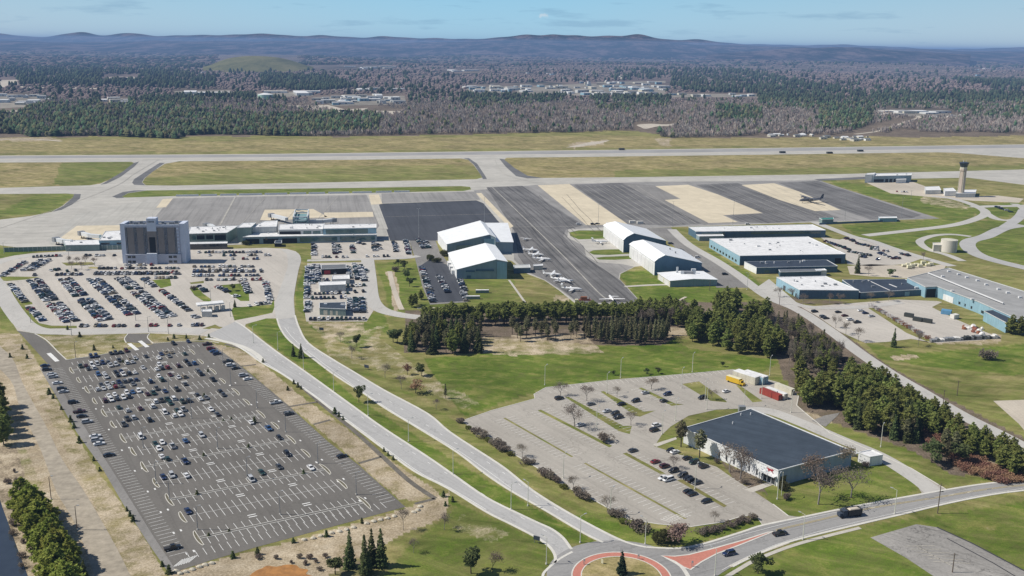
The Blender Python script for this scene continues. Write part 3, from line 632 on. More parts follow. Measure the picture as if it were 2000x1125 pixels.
SE = smooth_line([(1400, 1126), (1430, 1107), (1490, 1078), (1550, 1056), (1670, 1026), (1760, 1005), (1880, 977), (2000, 958), (2200, 945), (2500, 928)], 4)
sheet('cross_road', NE + SE[::-1] + [(1350, 1160), (1330, 1120), (1318, 1095), (1290, 1082)], Z2, 'road_grey')
# roundabout
RC = G(1211, 1139); RR = (G(1211, 1063) - RC).length
RC = Vector((G(1211, 1130).x, (G(1211, 1063).y + G(1211, 1225).y) / 2, 0)); RR = (G(1211, 1064).y - RC.y)
def circle(r, n=64): return [Vector((RC.x + r * math.cos(2 * math.pi * k / n), RC.y + r * math.sin(2 * math.pi * k / n), 0)) for k in range(n)]
mb = MB()
def ring(r0, r1, z, name, mat, h=0.0):
    a = circle(r0); b = circle(r1); m = MB(); n = len(a)
    m.add([(p.x, p.y, z) for p in a] + [(p.x, p.y, z) for p in b], [(k, (k + 1) % n, n + (k + 1) % n, n + k) for k in range(n)])
    if h: m.add([(p.x, p.y, z) for p in b] + [(p.x, p.y, 0) for p in b], [(k, (k + 1) % n, n + (k + 1) % n, n + k) for k in range(n)])
    o = m.build(name, mat); o['kind'] = 'structure'; return o
RC = Vector((36.1, 283.3, 0))
ring(15.9, 24.0, Z3, 'roundabout_road', 'road_grey'); ring(12.9, 15.7, .14, 'roundabout_apron', 'red_brick_paving', h=1)
m = MB(); m.prism([(p.x, p.y) for p in circle(12.9)], 0, .22); o = m.build('roundabout_island', 'ground_cover'); o['kind'] = 'structure'
mb = MB(); ribbon(circle(15.9, 72), .45, 0, .17, True, mb); ribbon(circle(12.9, 64), .35, 0, .26, True, mb)
# kerbs and light concrete edges along the roads
def wl(pts): return world(pts)
for line in (L1, L2, R1, R2, NE[:], SE[4:]): ribbon(wl(line), 1.0, 0, .13, mb=mb)
ribbon(wl(smooth_line([(1060, 1128), (1064, 1117), (1090, 1094), (1118, 1078)], 4)), .9, 0, .13, mb=mb)
ribbon(wl(smooth_line([(1300, 1088), (1330, 1106), (1345, 1128)], 4)), 1.4, 0, .13, mb=mb)
ISL = [(1292, 1086), (1318, 1087), (1345, 1084), (1400, 1070), (1450, 1056), (1500, 1040), (1512, 1037), (1500, 1043), (1450, 1063), (1400, 1082), (1370, 1098), (1349, 1113), (1335, 1108), (1318, 1097)]
ribbon(wl(ISL), .6, 0, .17, True, mb)
LOT_ISL = []
o = mb.build('kerb', 'kerb_concrete'); o['kind'] = 'structure'
m = sheet('splitter_island', ISL, .15, 'red_brick_paving')
# brown trodden strip and second kerb south of the cross road
mb = ribbon(wl(smooth_line([(1395, 1142), (1440, 1114), (1480, 1092), (1560, 1062), (1680, 1031)], 4)), 1.6, Z2); o = mb.build('footpath', 'path_concrete'); o['kind'] = 'structure'
mb = ribbon(wl(smooth_line([(1425, 1107), (1470, 1086), (1540, 1060)], 4)), 1.2, Z3); o = mb.build('verge_strip', 'gravel_pale'); o['kind'] = 'structure'
# lane markings
mb = MB(); my = MB()
def dashes(pts, w, on, off, mb):
    P = world(smooth_line(pts, 12)); acc = 0; seg = []
    for a, b in zip(P[:-1], P[1:]):
        L = (b - a).length; n = max(1, int(L / .5)); 
        for k in range(n):
            p = a.lerp(b, k / n); acc += L / n
            if acc % (on + off) < on: seg.append(p)
            elif len(seg) > 1: ribbon(seg, w, Z3 + .02, mb=mb); seg = []
            else: seg = []
    if len(seg) > 1: ribbon(seg, w, Z3 + .02, mb=mb)
dashes([(510, 672), (560, 712), (650, 775), (740, 838), (830, 900), (930, 958), (1010, 1006), (1080, 1046)], .25, 3, 9, mb)
dashes([(562, 640), (610, 680), (680, 730), (790, 803), (880, 860), (960, 908), (1040, 965), (1120, 1015)], .25, 3, 9, mb)
ribbon(wl(smooth_line([(450, 668), (520, 710), (600, 762), (705, 840), (815, 920), (880, 954), (950, 996)], 6)), .3, Z3 + .02, mb=mb)
ribbon(wl(smooth_line([(556, 640), (580, 668), (650, 724), (760, 800), (900, 884), (1000, 955)], 6)), .25, Z3 + .02, mb=mb)
for d in (-.35, .35): ribbon([p + Vector((0, d, 0)) for p in wl(smooth_line([(1515, 1036), (1600, 1016), (1700, 993), (1830, 972), (1950, 953), (2100, 940)], 5))], .18, Z3 + .02, mb=my)
dashes([(1700, 993), (1830, 971), (2000, 948), (2200, 930)], .2, 3, 6, mb)
ribbon(wl(smooth_line([(1300, 1073), (1380, 1066), (1450, 1045), (1568, 1015), (1700, 988)], 6)), .2, Z3 + .02, mb=mb)
ribbon(wl(smooth_line([(1410, 1114), (1460, 1088), (1540, 1056), (1670, 1021), (1880, 974), (2000, 954)], 6)), .2, Z3 + .02, mb=mb)
o = mb.build('lane_marking', 'marking_white'); o['kind'] = 'structure'; o = my.build('centre_line', 'marking_yellow'); o['kind'] = 'structure'

# ---- new dark car park
ROWL = [(138, 724), (152, 743), (168, 762), (183, 784), (201, 807), (218, 830), (238, 857), (258, 883), (279, 913), (302, 944), (328, 977), (354, 1011), (384, 1052)]
ROWR = [(377, 687), (394, 706), (418, 725), (437, 744), (463, 765), (484, 785), (512, 809), (540, 831), (571, 858), (600, 885), (638, 916), (671, 945), (714, 981)]
sheet('new_car_park', [(10, 624), (34, 646), (68, 652), (90, 666), (112, 688), (130, 703), (190, 694), (240, 685), (300, 672), (245, 668), (243, 660), (250, 652), (292, 652), (288, 660), (296, 672), (340, 668), (400, 668), (425, 680), (470, 714), (560, 789), (640, 862), (700, 908), (787, 986), (792, 990), (700, 1015), (600, 1042), (500, 1069), (420, 1092), (345, 1116), (328, 1117), (290, 1062), (240, 984), (200, 915), (150, 845), (110, 775), (78, 720), (96, 714), (60, 674), (40, 652)], Z1, 'new_asphalt')
sheet('lot_verge', [(78, 720), (92, 716), (150, 810), (220, 920), (300, 1048), (345, 1116), (328, 1117), (290, 1062), (240, 984), (200, 915), (150, 845), (110, 775)], Z2, 'service_asphalt')
mk = MB(); kb = MB()
wa = MB()
def off(p, d, t): return Vector((p.x + d.x * t, p.y + d.y * t, 0))
NEWROWS = []
for i, (a, b) in enumerate(zip(ROWL, ROWR)):
    A = G(*a); B = G(*b); d = (B - A).normalized(); n = Vector((d.y, -d.x, 0))       # n points toward the camera side
    n = Vector((math.cos(math.radians(-57.5)), math.sin(math.radians(-57.5)), 0))
    L = (B - A).length; ns = 20; w_ = 2.72; s0 = (L - ns * w_) / 2
    NEWROWS.append((A, d, n, s0, ns, w_, L))
    depth = 5.6
    curbed = i % 2 == 0
    for k in range(ns + 1):
        p = off(A, d, s0 + k * w_)
        g = .75 if curbed else 0.0
        if curbed:
            for sg in (-1, 1): ribbon([off(p, n, sg * g), off(p, n, sg * depth)], .17, Z2, mb=mk)
        else: ribbon([off(p, n, -depth), off(p, n, depth)], .17, Z2, mb=mk)
    if not curbed: ribbon([off(A, d, s0), off(A, d, s0 + ns * w_)], .15, Z2, mb=mk)
    if curbed:
        c = [off(off(A, d, .6), n, -.7), off(off(A, d, L - .6), n, -.7), off(off(A, d, L - .6), n, .7), off(off(A, d, .6), n, .7)]
        ribbon(c, .28, 0, .16, True, kb)
    # rounded end islands
    for e, sg in ((0.0, -1), (L, 1)):
        pts = []
        ha = depth + .4 if curbed else depth - .6
        for k in range(13):
            t = -math.pi / 2 + math.pi * k / 12
            q = off(off(A, d, e + sg * (-.9 + 1.25 * math.cos(t))), n, ha * math.sin(t) if abs(math.sin(t)) < .99 else ha * math.copysign(1, math.sin(t)))
            pts.append(q)
        ribbon(pts, .24, 0, .16, True, kb)
        wa.add([(q.x, q.y, .11) for q in pts], [tuple(range(len(pts)))])
    # tapered crosswalk bars between rows
    if i % 1 == 0 and i > 0:
        for f in (.33, .66):
            q = off(off(A, d, L * f + (i % 2) * 2), n, -7.4)
            for s in (0, 1.6): ribbon([off(off(q, n, -s), d, 0), off(off(q, n, -s), d, 3.0)], .55, Z2, mb=mk)
# single stalls along the outer edges
def edge_stalls(p, q, w_, depth, side, mb, lw=.17):
    A = G(*p); B = G(*q); d = (B - A).normalized(); n = Vector((-d.y, d.x, 0)) * side; L = (B - A).length; k = 0
    while k * w_ <= L: c = off(A, d, k * w_); ribbon([c, off(c, n, depth)], lw, Z2, mb=mb); k += 1
    return A, d, n, L
EW = edge_stalls((100, 722), (334, 1092), 2.72, 5.4, 1, mk); EE = edge_stalls((405, 680), (752, 988), 2.72, -5.4, -1, mk)
ES = edge_stalls((372, 1092), (762, 990), 2.72, 5.2, 1, mk); EN = edge_stalls((140, 708), (390, 672), 2.72, 5.2, -1, mk)
EWL = (EW, EE, ES, EN)
for k in range(7):
    a = G(338 + k * 5, 1108 - k * 1.5); ribbon([a, off(a, Vector((.3, 1, 0)), 5)], .3, Z2, mb=mk)
for y in (0, 1):
    for f in np.linspace(.08, .95, 9): q = G(98 + (330 - 98) * f + 45 + y * 14, 722 + (1092 - 722) * f ** 1.0 + 6 - y * 5); ribbon([q, off(q, Vector((.54, -.84, 0)), 1.6)], .6, Z2, mb=mk)
    for f in np.linspace(.1, .95, 8): q = G(405 + (752 - 405) * f - 34 + y * 11, 680 + (988 - 680) * f + 4 - y * 5); ribbon([q, off(q, Vector((.54, -.84, 0)), 1.6)], .6, Z2, mb=mk)
for a, b in (((252, 671), (268, 684)), ((273, 666), (288, 678)), ((95, 690), (112, 706)), ): ribbon([G(*a), G(*b)], 2.2, Z2, mb=mk)
o = mk.build('stall_marking', 'marking_white'); o['kind'] = 'structure'
o = kb.build('lot_kerb', 'kerb_concrete'); o['kind'] = 'structure'
o = wa.build('island_soil', 'island_soil'); o['kind'] = 'structure'
mb = MB()
for line in ([(130, 703), (190, 694), (240, 685)], [(300, 671), (340, 668), (400, 666), (428, 670)], [(68, 652), (90, 664), (112, 686), (130, 703)], [(292, 652), (288, 660), (300, 671)], [(250, 652), (243, 662), (247, 670)]): ribbon(wl(smooth_line(line, 4)), .5, 0, .15, mb=mb)
o = mb.build('lot_kerb', 'kerb_concrete'); o['kind'] = 'structure'
# stone-lined swale beside the boulevard and the asphalt track on the left bank
simple('riprap', (.16, .145, .12), .95, .35, 2.0)
mb = ribbon(wl(smooth_line([(440, 672), (500, 690), (560, 722), (600, 765), (690, 840), (745, 890), (800, 940), (850, 974)], 5)), 2.2, .05); o = mb.build('stone_swale', 'riprap'); o['kind'] = 'structure'
mb = MB()
for a in ([(745, 892), (700, 905)], [(850, 974), (810, 984)], [(620, 785), (560, 795)], [(500, 712), (450, 718)], [(645, 820), (612, 829)]): ribbon(wl(a), 1.6, .05, mb=mb)
o = mb.build('stone_swale', 'riprap'); o['kind'] = 'structure'
mb = ribbon(wl(smooth_line([(402, 661), (440, 668), (475, 678), (500, 692), (515, 706)], 4)), 2.6, 0, .3); o = mb.build('retaining_kerb', 'kerb_concrete'); o['kind'] = 'structure'
sheet('gravel_track', smooth_line([(-40, 690), (20, 742), (40, 800), (80, 880), (110, 960), (150, 1030), (190, 1140)], 4) + smooth_line([(262, 1140), (232, 1078), (192, 1006), (158, 950), (122, 898), (92, 836), (46, 752), (24, 700), (-20, 660)], 4), .03, 'track_dirt')
sheet('creek', smooth_line([(-60, 930), (-10, 960), (8, 1000), (30, 1060), (60, 1140)], 4) + smooth_line([(-80, 1160), (-60, 1100), (-60, 1000)], 4), .03, 'creek_water')
sheet('pond', smooth_line([(484, 1130), (498, 1116), (512, 1110), (522, 1105), (540, 1107), (558, 1103), (578, 1104), (586, 1110), (602, 1113), (598, 1121), (612, 1128), (600, 1150), (560, 1165), (520, 1150), (492, 1148)], 4, True), .04, 'pond_water')

# ---- warehouse car park on the right
WH = [(903, 822), (960, 802), (1045, 779), (1043, 770), (1066, 757), (1200, 742), (1300, 734), (1432, 722), (1482, 737), (1522, 748), (1560, 772), (1556, 792), (1572, 806), (1620, 845), (1700, 880), (1780, 915), (1830, 945), (1850, 957), (1802, 966),
      (1785, 938), (1740, 908), (1700, 888), (1640, 862), (1520, 806), (1475, 797), (1400, 800), (1345, 812), (1310, 833), (1292, 850), (1278, 872), (1310, 882), (1400, 912), (1440, 940), (1470, 958), (1510, 985), (1540, 1008), (1568, 1011), (1490, 1027), (1478, 1008), (1450, 1008), (1412, 1020), (1350, 1029), (1287, 1024), (1225, 1014), (1157, 975), (1100, 948), (1055, 917), (1000, 885), (950, 856), (925, 843)]
DIV = [[(983, 817), (987, 816), (1120, 892), (1116, 893)], [(1140, 905), (1144, 904), (1342, 1013), (1336, 1014)], [(1050, 802), (1056, 800), (1196, 871), (1190, 874)],
       [(1104, 776), (1110, 775), (1218, 832), (1234, 832), (1230, 848), (1208, 842)], [(1173, 765), (1179, 764), (1258, 804), (1280, 802), (1250, 814), (1240, 812)], [(1247, 758), (1253, 757), (1318, 788), (1336, 790), (1312, 793)],
       [(1332, 750), (1365, 745), (1418, 783), (1420, 786), (1388, 783)], [(1216, 886), (1224, 884), (1300, 925), (1290, 926)], [(1322, 938), (1332, 936), (1420, 988), (1414, 991)], [(1438, 753), (1444, 752), (1490, 784), (1470, 786)]]
sheet('warehouse_car_park', WH, Z1, 'old_lot', DIV)
ribbonroad = ribbon(wl(smooth_line([(1445, 800), (1500, 803), (1560, 824), (1640, 858), (1720, 892), (1790, 935), (1825, 962)], 5)), 8, Z2); o = ribbonroad.build('service_drive', 'pale_road'); o['kind'] = 'structure'
mb = MB()
ribbon(wl(WH[:19]), .4, 0, .14, mb=mb); ribbon(wl(WH[34:]), .4, 0, .14, mb=mb)
o = mb.build('lot_kerb', 'kerb_concrete'); o['kind'] = 'structure'
sheet('front_path', [(1452, 957), (1500, 942), (1518, 944), (1470, 962)], Z2, 'path_concrete'); sheet('front_path', [(1275, 868), (1320, 854), (1322, 858), (1282, 873)], Z2, 'path_concrete')
sheet('side_drive', [(1585, 822), (1610, 812), (1640, 806), (1636, 812), (1612, 834)], Z2, 'service_asphalt')
mw = MB(); SD = math.radians(33); sdv = Vector((math.cos(SD), math.sin(SD), 0))
def stalls(p, q, depth, both=True, w_=2.75, mb=mw, gap=1.4):
    A = G(*p); B = G(*q); d = (B - A).normalized(); L = (B - A).length; k = 0
    n = Vector((-d.y, d.x, 0))
    while k * w_ <= L:
        c = off(A, d, k * w_)
        if both: ribbon([off(c, n, -depth - .6), off(c, n, -gap)], .2, Z2, mb=mb); ribbon([off(c, n, gap), off(c, n, depth + .6)], .2, Z2, mb=mb)
        else: ribbon([c, off(c, n, depth)], .16, Z2, mb=mb)
        k += 1
for p, q in [((985, 818), (1117, 892)), ((1142, 906), (1338, 1013)), ((1056, 802), (1193, 872)), ((1110, 778), (1222, 845)), ((1178, 766), (1255, 808)), ((1250, 758), (1325, 790)), ((1222, 888), (1292, 925)), ((1326, 938), (1414, 988))]: stalls(p, q, 5.2)
stalls((1410, 724), (1110, 752), 5.0, False); stalls((935, 846), (1220, 1008), 5.0, False)
stalls((1450, 955), (1300, 885), -5.0, False); stalls((1400, 745), (1340, 748), 0.1)
stalls((1070, 763), (1100, 757), -5, False)
for k in range(9): a = G(1290 + k * 5, 1012 - k * 1.5 + 2); ribbon([a, off(a, Vector((.8, -.6, 0)), 4)], .3, Z2, mb=mw)
o = mw.build('stall_marking', 'marking_worn'); o['kind'] = 'structure'
# ---- abandoned tarmac, bottom right
sheet('old_tarmac', [(1700, 1050), (1790, 1024), (1830, 1030), (1900, 1062), (2010, 1120), (2200, 1200), (1900, 1200), (1830, 1130), (1770, 1090)], Z1, 'old_tarmac')
mb = MB()
for k in range(6): ribbon(wl([(1768 + k * 11, 1067 + k * 6), (1826 + k * 14, 1066 + k * 7)]), .3, Z2, mb=mb)
ribbon(wl([(1790, 1067), (1870, 1112)]), .3, Z2, mb=mb)
o = mb.build('old_marking', 'faded_marking'); o['kind'] = 'structure'
mb = ribbon(wl([(1830, 1030), (1900, 1062), (2010, 1120)]), .7, Z2, mb=None); ribbon(wl([(1850, 1052), (1940, 1100), (1990, 1130)]), .5, Z2, mb=mb); o = mb.build('tar_seam', 'crack_seal'); o['kind'] = 'structure'

# ---- service roads and yards, centre and right
RZ = [0]
def road(name, pts, w_, mat, z=Z2, n=5):
    RZ[0] += 1; o = ribbon(wl(smooth_line(pts, n)), w_, z + RZ[0] * .004).build(name, mat); o['kind'] = 'structure'; return o
road('side_road', [(1312, 448), (1345, 478), (1400, 510), (1445, 540), (1500, 580), (1560, 606), (1620, 645), (1680, 690), (1740, 730), (1800, 765), (1880, 812), (1960, 852), (2060, 905)], 8.5, 'pale_road', Z2)
sheet('hangar_yard', [(1262, 446), (1310, 444), (1335, 470), (1400, 515), (1440, 545), (1470, 562), (1400, 562), (1380, 540), (1340, 500), (1300, 468)], Z1, 'service_asphalt')
road('side_road', [(1588, 433), (1620, 445), (1665, 462), (1700, 470), (1740, 484), (1790, 500), (1860, 520)], 9, 'pale_road')
road('access_road', [(1690, 460), (1780, 450), (1860, 440), (1905, 428), (1925, 415), (1900, 400), (1860, 388), (1820, 383)], 10, 'pale_road')
road('access_road', [(1925, 416), (1948, 428), (1978, 430), (1996, 420), (2000, 408), (1980, 398)], 9, 'pale_road')
road('access_road', [(2000, 440), (1960, 446), (1925, 462), (1896, 470), (1890, 480), (1905, 495), (1940, 508), (2010, 525), (2100, 545)], 13, 'boulevard_road')
road('access_road', [(1896, 462), (1860, 458), (1825, 460), (1800, 468), (1798, 476), (1815, 488), (1850, 498), (1880, 510)], 7, 'pale_road')
road('access_road', [(2000, 410), (1990, 425), (1960, 446)], 11, 'boulevard_road')
road('access_road', [(1900, 405), (1935, 403), (2000, 402), (2100, 398)], 12, 'pale_road')
sheet('fire_station_yard', [(1690, 356), (1780, 354), (1830, 372), (1870, 384), (1950, 382), (2000, 388), (1990, 396), (1900, 392), (1830, 386), (1740, 378)], Z1, 'gravel_pale')
sheet('office_car_park', [(1600, 462), (1640, 468), (1660, 463), (1720, 478), (1800, 505), (1770, 516), (1700, 520), (1655, 516), (1650, 497)], Z1, 'terminal_lot')
sheet('works_yard', [(1655, 520), (1700, 516), (1800, 520), (1850, 516), (1840, 530), (1780, 544), (1700, 540), (1660, 536)], Z1, 'gravel_pale')
sheet('works_yard', [(1565, 600), (1690, 590), (1755, 585), (1830, 588), (1840, 590), (1820, 600), (1870, 625), (1940, 655), (1925, 664), (1830, 670), (1780, 662), (1730, 668), (1690, 670), (1640, 648), (1600, 620)], Z1, 'terminal_lot',
      [[(1690, 598), (1700, 598), (1800, 655), (1830, 668), (1815, 669), (1770, 650)]])
sheet('works_yard', [(1502, 545), (1520, 560), (1555, 590), (1560, 604), (1540, 600), (1480, 560)], Z1, 'pale_road')
road('side_road', [(1478, 566), (1520, 578), (1560, 596), (1620, 602), (1700, 598), (1760, 590)], 7, 'pale_road')
sheet('corner_tarmac', [(1940, 783), (2000, 781), (2200, 775), (2200, 880), (2000, 840), (1990, 828)], Z1, 'gravel_pale')
# rental car yards, staff car parks
sheet('rental_yard', [(600, 514), (715, 512), (725, 520), (732, 560), (740, 590), (716, 628), (598, 628), (592, 590), (598, 560)], Z1, 'terminal_lot')
road('rental_road', [(600, 509), (660, 508), (730, 506), (790, 504), (818, 500)], 7, 'pale_road')
road('rental_road', [(718, 508), (722, 545), (727, 585), (745, 605), (780, 615), (818, 620)], 10, 'pale_road')
sheet('short_stay_car_park', [(608, 472), (800, 470), (806, 500), (760, 506), (690, 507), (608, 506)], Z1, 'terminal_lot')
sheet('staff_car_park', [(800, 470), (850, 468), (858, 490), (880, 520), (905, 545), (914, 575), (914, 590), (840, 595), (825, 560), (812, 510)], Z1, 'service_asphalt')
sheet('staff_car_park', [(842, 505), (880, 520), (898, 545), (908, 588), (842, 592), (828, 560), (820, 520)], Z2, 'dark_asphalt')
road('service_path', [(994, 547), (1005, 562), (1032, 600)], 1.6, 'path_concrete'); road('service_path', [(1220, 560), (1270, 557), (1310, 556)], 4, 'path_concrete')
road('service_path', [(761, 530), (768, 560), (778, 590), (785, 605)], 3.5, 'gravel_pale'); road('airside_fence_line', [(815, 602), (1100, 598), (1290, 594), (1340, 580)], 2, 'gravel_pale')
road('farm_track', [(-40, 273), (60, 272), (120, 276)], 8, 'gravel_pale'); road('farm_track', [(1670, 262), (1715, 256), (1770, 238), (1800, 228)], 9, 'gravel_pale')
sheet('worn_patch', [(1105, 288), (1150, 278), (1192, 274), (1170, 281), (1130, 287)], Z1, 'gravel_pale')
# ------------------------------------------------------------------ vehicles
objcol('car_paint')
simple('car_glass', (.018, .022, .028), .08, .2, 1.0, spec=.7)
simple('tyre_rubber', (.02, .02, .02), .9, .2, 2)
simple('car_trim', (.04, .04, .042), .6, .2, 2)
simple('lamp_glass', (.6, .6, .58), .2, .1, 2, spec=.6)
simple('plate_red', (.30, .015, .012), .3, .1, 2, spec=.6)
PROF = {  # station x, belt z, half width ; cabin: (x rear base, x rear top, x front top, x front base, roof z)
 'sedan': dict(L=4.7, W=1.8, st=[(-2.35, .55, .78, .72), (-2.2, .32, .98, .86), (-1.3, .28, 1.0, .9), (0.2, .28, .97, .9), (1.1, .3, .92, .9), (2.05, .34, .78, .84), (2.35, .5, .64, .66)], cab=(-1.75, -1.0, .35, 1.15, 1.42)),
 'hatchback': dict(L=4.1, W=1.75, st=[(-2.05, .5, .92, .74), (-1.95, .32, 1.05, .85), (-1.0, .28, 1.02, .88), (0.2, .28, 1.0, .88), (1.0, .3, .96, .87), (1.85, .34, .8, .8), (2.05, .48, .66, .62)], cab=(-1.95, -1.55, .35, 1.1, 1.5)),
 'SUV': dict(L=4.7, W=1.88, st=[(-2.35, .5, 1.0, .82), (-2.28, .36, 1.12, .9), (-1.2, .34, 1.1, .93), (0.3, .34, 1.08, .93), (1.2, .36, 1.05, .92), (2.2, .4, .95, .86), (2.35, .52, .8, .74)], cab=(-2.28, -2.0, .45, 1.2, 1.76)),
 'pickup': dict(L=5.5, W=1.95, st=[(-2.75, .5, 1.02, .88), (-2.7, .42, 1.08, .95), (-1.0, .4, 1.08, .96), (0.4, .4, 1.08, .96), (1.4, .42, 1.05, .95), (2.6, .46, .98, .9), (2.75, .56, .84, .8)], cab=(-.75, -.55, .7, 1.4, 1.82)),
 'minivan': dict(L=5.0, W=1.92, st=[(-2.5, .48, 1.02, .84), (-2.44, .32, 1.1, .92), (-1.2, .3, 1.08, .95), (0.4, .3, 1.04, .95), (1.6, .32, .98, .93), (2.3, .36, .84, .86), (2.5, .5, .7, .66)], cab=(-2.44, -2.15, .7, 1.9, 1.78)),
}
def car_geo(kind):
    """returns dict of MB: body, windows, wheels, lamps"""
    p = PROF[kind]; body = MB(); rings = []
    for (x, zb, zt, w) in p['st']:
        rings.append([(x, -w, zb), (x, -w * 1.0, (zb + zt) / 2), (x, -w * .95, zt - .05), (x, -w * .8, zt), (x, w * .8, zt), (x, w * .95, zt - .05), (x, w, (zb + zt) / 2), (x, w, zb)])
    body.loft(rings, 0)
    xa, xb, xc, xd, zr = p['cab']; zb = p['st'][2][2] - .06; w = p['W'] / 2 - .1; wt = w * .80
    glass = MB()
    glass.add([(xa, -w, zb), (xd, -w, zb), (xd, w, zb), (xa, w, zb), (xb, -wt, zr - .04), (xc, -wt, zr - .04), (xc, wt, zr - .04), (xb, wt, zr - .04)], [(0, 1, 5, 4), (1, 2, 6, 5), (2, 3, 7, 6), (3, 0, 4, 7)])
    body.add([(xb - .03, -wt - .02, zr - .05), (xc + .03, -wt - .02, zr - .05), (xc + .03, wt + .02, zr - .05), (xb - .03, wt + .02, zr - .05), (xb + .12, -wt + .1, zr), (xc - .12, -wt + .1, zr), (xc - .12, wt - .1, zr), (xb + .12, wt - .1, zr)],
             [(0, 1, 5, 4), (1, 2, 6, 5), (2, 3, 7, 6), (3, 0, 4, 7), (4, 5, 6, 7)])
    for s in (-1, 1):       # pillars
        for (x0, x1) in ((xa, xb), (xd, xc), ((xa + xd) / 2, (xb + xc) / 2)):
            body.bar((x0, s * (w + .005), zb), (x1, s * (wt + .005), zr - .03), .09, .05, 0)
    wheels = []
    for x in (-p['L'] * .30, p['L'] * .31):
        for s in (-1, 1):
            t = MB().tube((x, s * (p['W'] / 2 - .24), .33), (x, s * (p['W'] / 2 - .01), .33), .33, .33, 12)
            h = MB().tube((x, s * (p['W'] / 2 - .01), .33), (x, s * (p['W'] / 2 + .01), .33), .19, .17, 8)
            wheels.append((t, h))
    hl = []; tl = []
    xf, zf, wf = p['st'][-2][0], p['st'][-2][2], p['st'][-2][3]
    for s in (-1, 1):
        hl.append(MB().box(xf + .02, min(s * .42, s * .74), zf - .2, xf + .24, max(s * .42, s * .74), zf - .06))
        xr = p['st'][0][0]; tl.append(MB().box(xr - .02, min(s * .5, s * .72), p['st'][0][2] - .18, xr + .1, max(s * .5, s * .72), p['st'][0][2] - .02))
    extra = MB()
    if kind == 'pickup':
        extra.box(-2.62, -.78, 1.05, -.85, .78, 1.092)
    if kind in ('sedan', 'hatchback', 'SUV', 'minivan'):
        extra.box(-.12, -.99 if kind != 'hatchback' else -.95, zb + .0, .0, -.92, zb + .1)
    return body, glass, wheels, hl, tl, extra
CARSRC = {}
def car_source(kind):
    """detailed car: body > mirrors; windows, four wheels (> rim), lamps"""
    if ('d', kind) in CARSRC: return CARSRC[('d', kind)]
    body, glass, wheels, hl, tl, extra = car_geo(kind)
    me = []
    def m(mb, name, mats):
        o = mb.build(name, mats); return o
    r = empty('parked_car', (0, 0, -50), None, None); names = []
    for nm, mb_, mt in [('body', body, 'car_paint'), ('window', glass, 'car_glass')] + [('headlight', h, 'lamp_glass') for h in hl] + [('tail_light', t, 'plate_red') for t in tl]:
        o = m(mb_, nm, mt); o.parent = r
    if extra.v: o = m(extra, 'load_bed' if kind == 'pickup' else 'mirror', 'car_trim'); o.parent = r
    for t, h in wheels:
        o = m(t, 'wheel', 'tyre_rubber'); o.parent = r; q = m(h, 'rim', 'lamp_glass'); q.parent = o
    CARSRC[('d', kind)] = r
    return r
def car_flat(kind):
    if ('f', kind) in CARSRC: return CARSRC[('f', kind)]
    body, glass, wheels, hl, tl, extra = car_geo(kind)
    mb = MB(); mb.add(body.v, body.f, 0); mb.add(glass.v, glass.f, 1)
    for t, h in wheels: mb.add(t.v, t.f, 2)
    if extra.v: mb.add(extra.v, extra.f, 2)
    CARSRC[('f', kind)] = (mb, None); return CARSRC[('f', kind)]
COLRS = {'black': (.012, .012, .014), 'dark grey': (.05, .053, .058), 'grey': (.14, .145, .15), 'silver': (.52, .53, .54), 'white': (.80, .80, .79), 'dark blue': (.015, .03, .09), 'blue': (.03, .09, .22), 'red': (.22, .012, .012), 'dark green': (.012, .045, .035), 'tan': (.30, .25, .17), 'maroon': (.07, .012, .014)}
CW = ['black'] * 4 + ['dark grey'] * 4 + ['grey'] * 3 + ['silver'] * 6 + ['white'] * 7 + ['dark blue'] * 3 + ['blue'] + ['red'] + ['dark green'] * 2 + ['tan'] + ['maroon']
KW = ['sedan'] * 5 + ['SUV'] * 5 + ['hatchback'] * 2 + ['pickup'] * 2 + ['minivan']
CARS = []   # dicts: pos, heading, colour, kind, row, index in row
rc = random.Random(21)
def put(pos, head, row, colr=None, kind=None, detail=False):
    CARS.append(dict(p=Vector((pos.x, pos.y, pos.z + Z2)), h=head + rc.uniform(-.025, .025), c=colr or rc.choice(CW), k=kind or rc.choice(KW), row=row, d=detail))
def row(p, q, fill, name, side=0.0, w_=2.7, head=None, cw=None):
    """stalls from p to q; side: metres the car centres are offset to the left of the line"""
    A = G(*p); B = G(*q); d = (B - A).normalized(); n = Vector((-d.y, d.x, 0)); L = (B - A).length
    h = math.atan2(n.y, n.x) if head is None else head
    k = .5
    while k * w_ < L:
        if rc.random() < fill: put(off(off(A, d, k * w_ + rc.uniform(-.15, .15)), n, side + rc.uniform(-.35, .35)), h + (math.pi if rc.random() < .4 else 0), name, rc.choice(cw) if cw else None)
        k += 1
def double(p, q, fill, name, gap=2.6, **k):
    row(p, q, fill, name + ', far side' if False else name, gap, **k); row(p, q, fill, name, -gap, **k)
T = 'of the terminal car park'
N = 'of the new dark car park'
W_ = 'of the pale warehouse car park'
# new dark car park: twelve double rows thinning out toward the camera
FILL = [.50, .48, .42, .36, .28, .22, .15, .09, .07, .05, .035, .02, .0]
SUF = ['top', 'second', 'third', 'fourth', 'fifth', 'sixth', 'seventh', 'eighth', 'ninth', 'tenth', 'eleventh', 'twelfth', 'thirteenth']
for i, (A, d, n, s0, ns, w_, L) in enumerate(NEWROWS):
    h = math.atan2(n.y, n.x)
    for sg in (-1, 1):
        for k in range(ns):
            near_left = 1.35 if k < ns * .5 else .8
            if rc.random() < FILL[i] * near_left:
                put(off(off(A, d, s0 + (k + .5) * w_), n, sg * 3.0), h + (0 if rc.random() < .5 else math.pi), SUF[i] + ' row pair, dark lot', detail=i > 5)
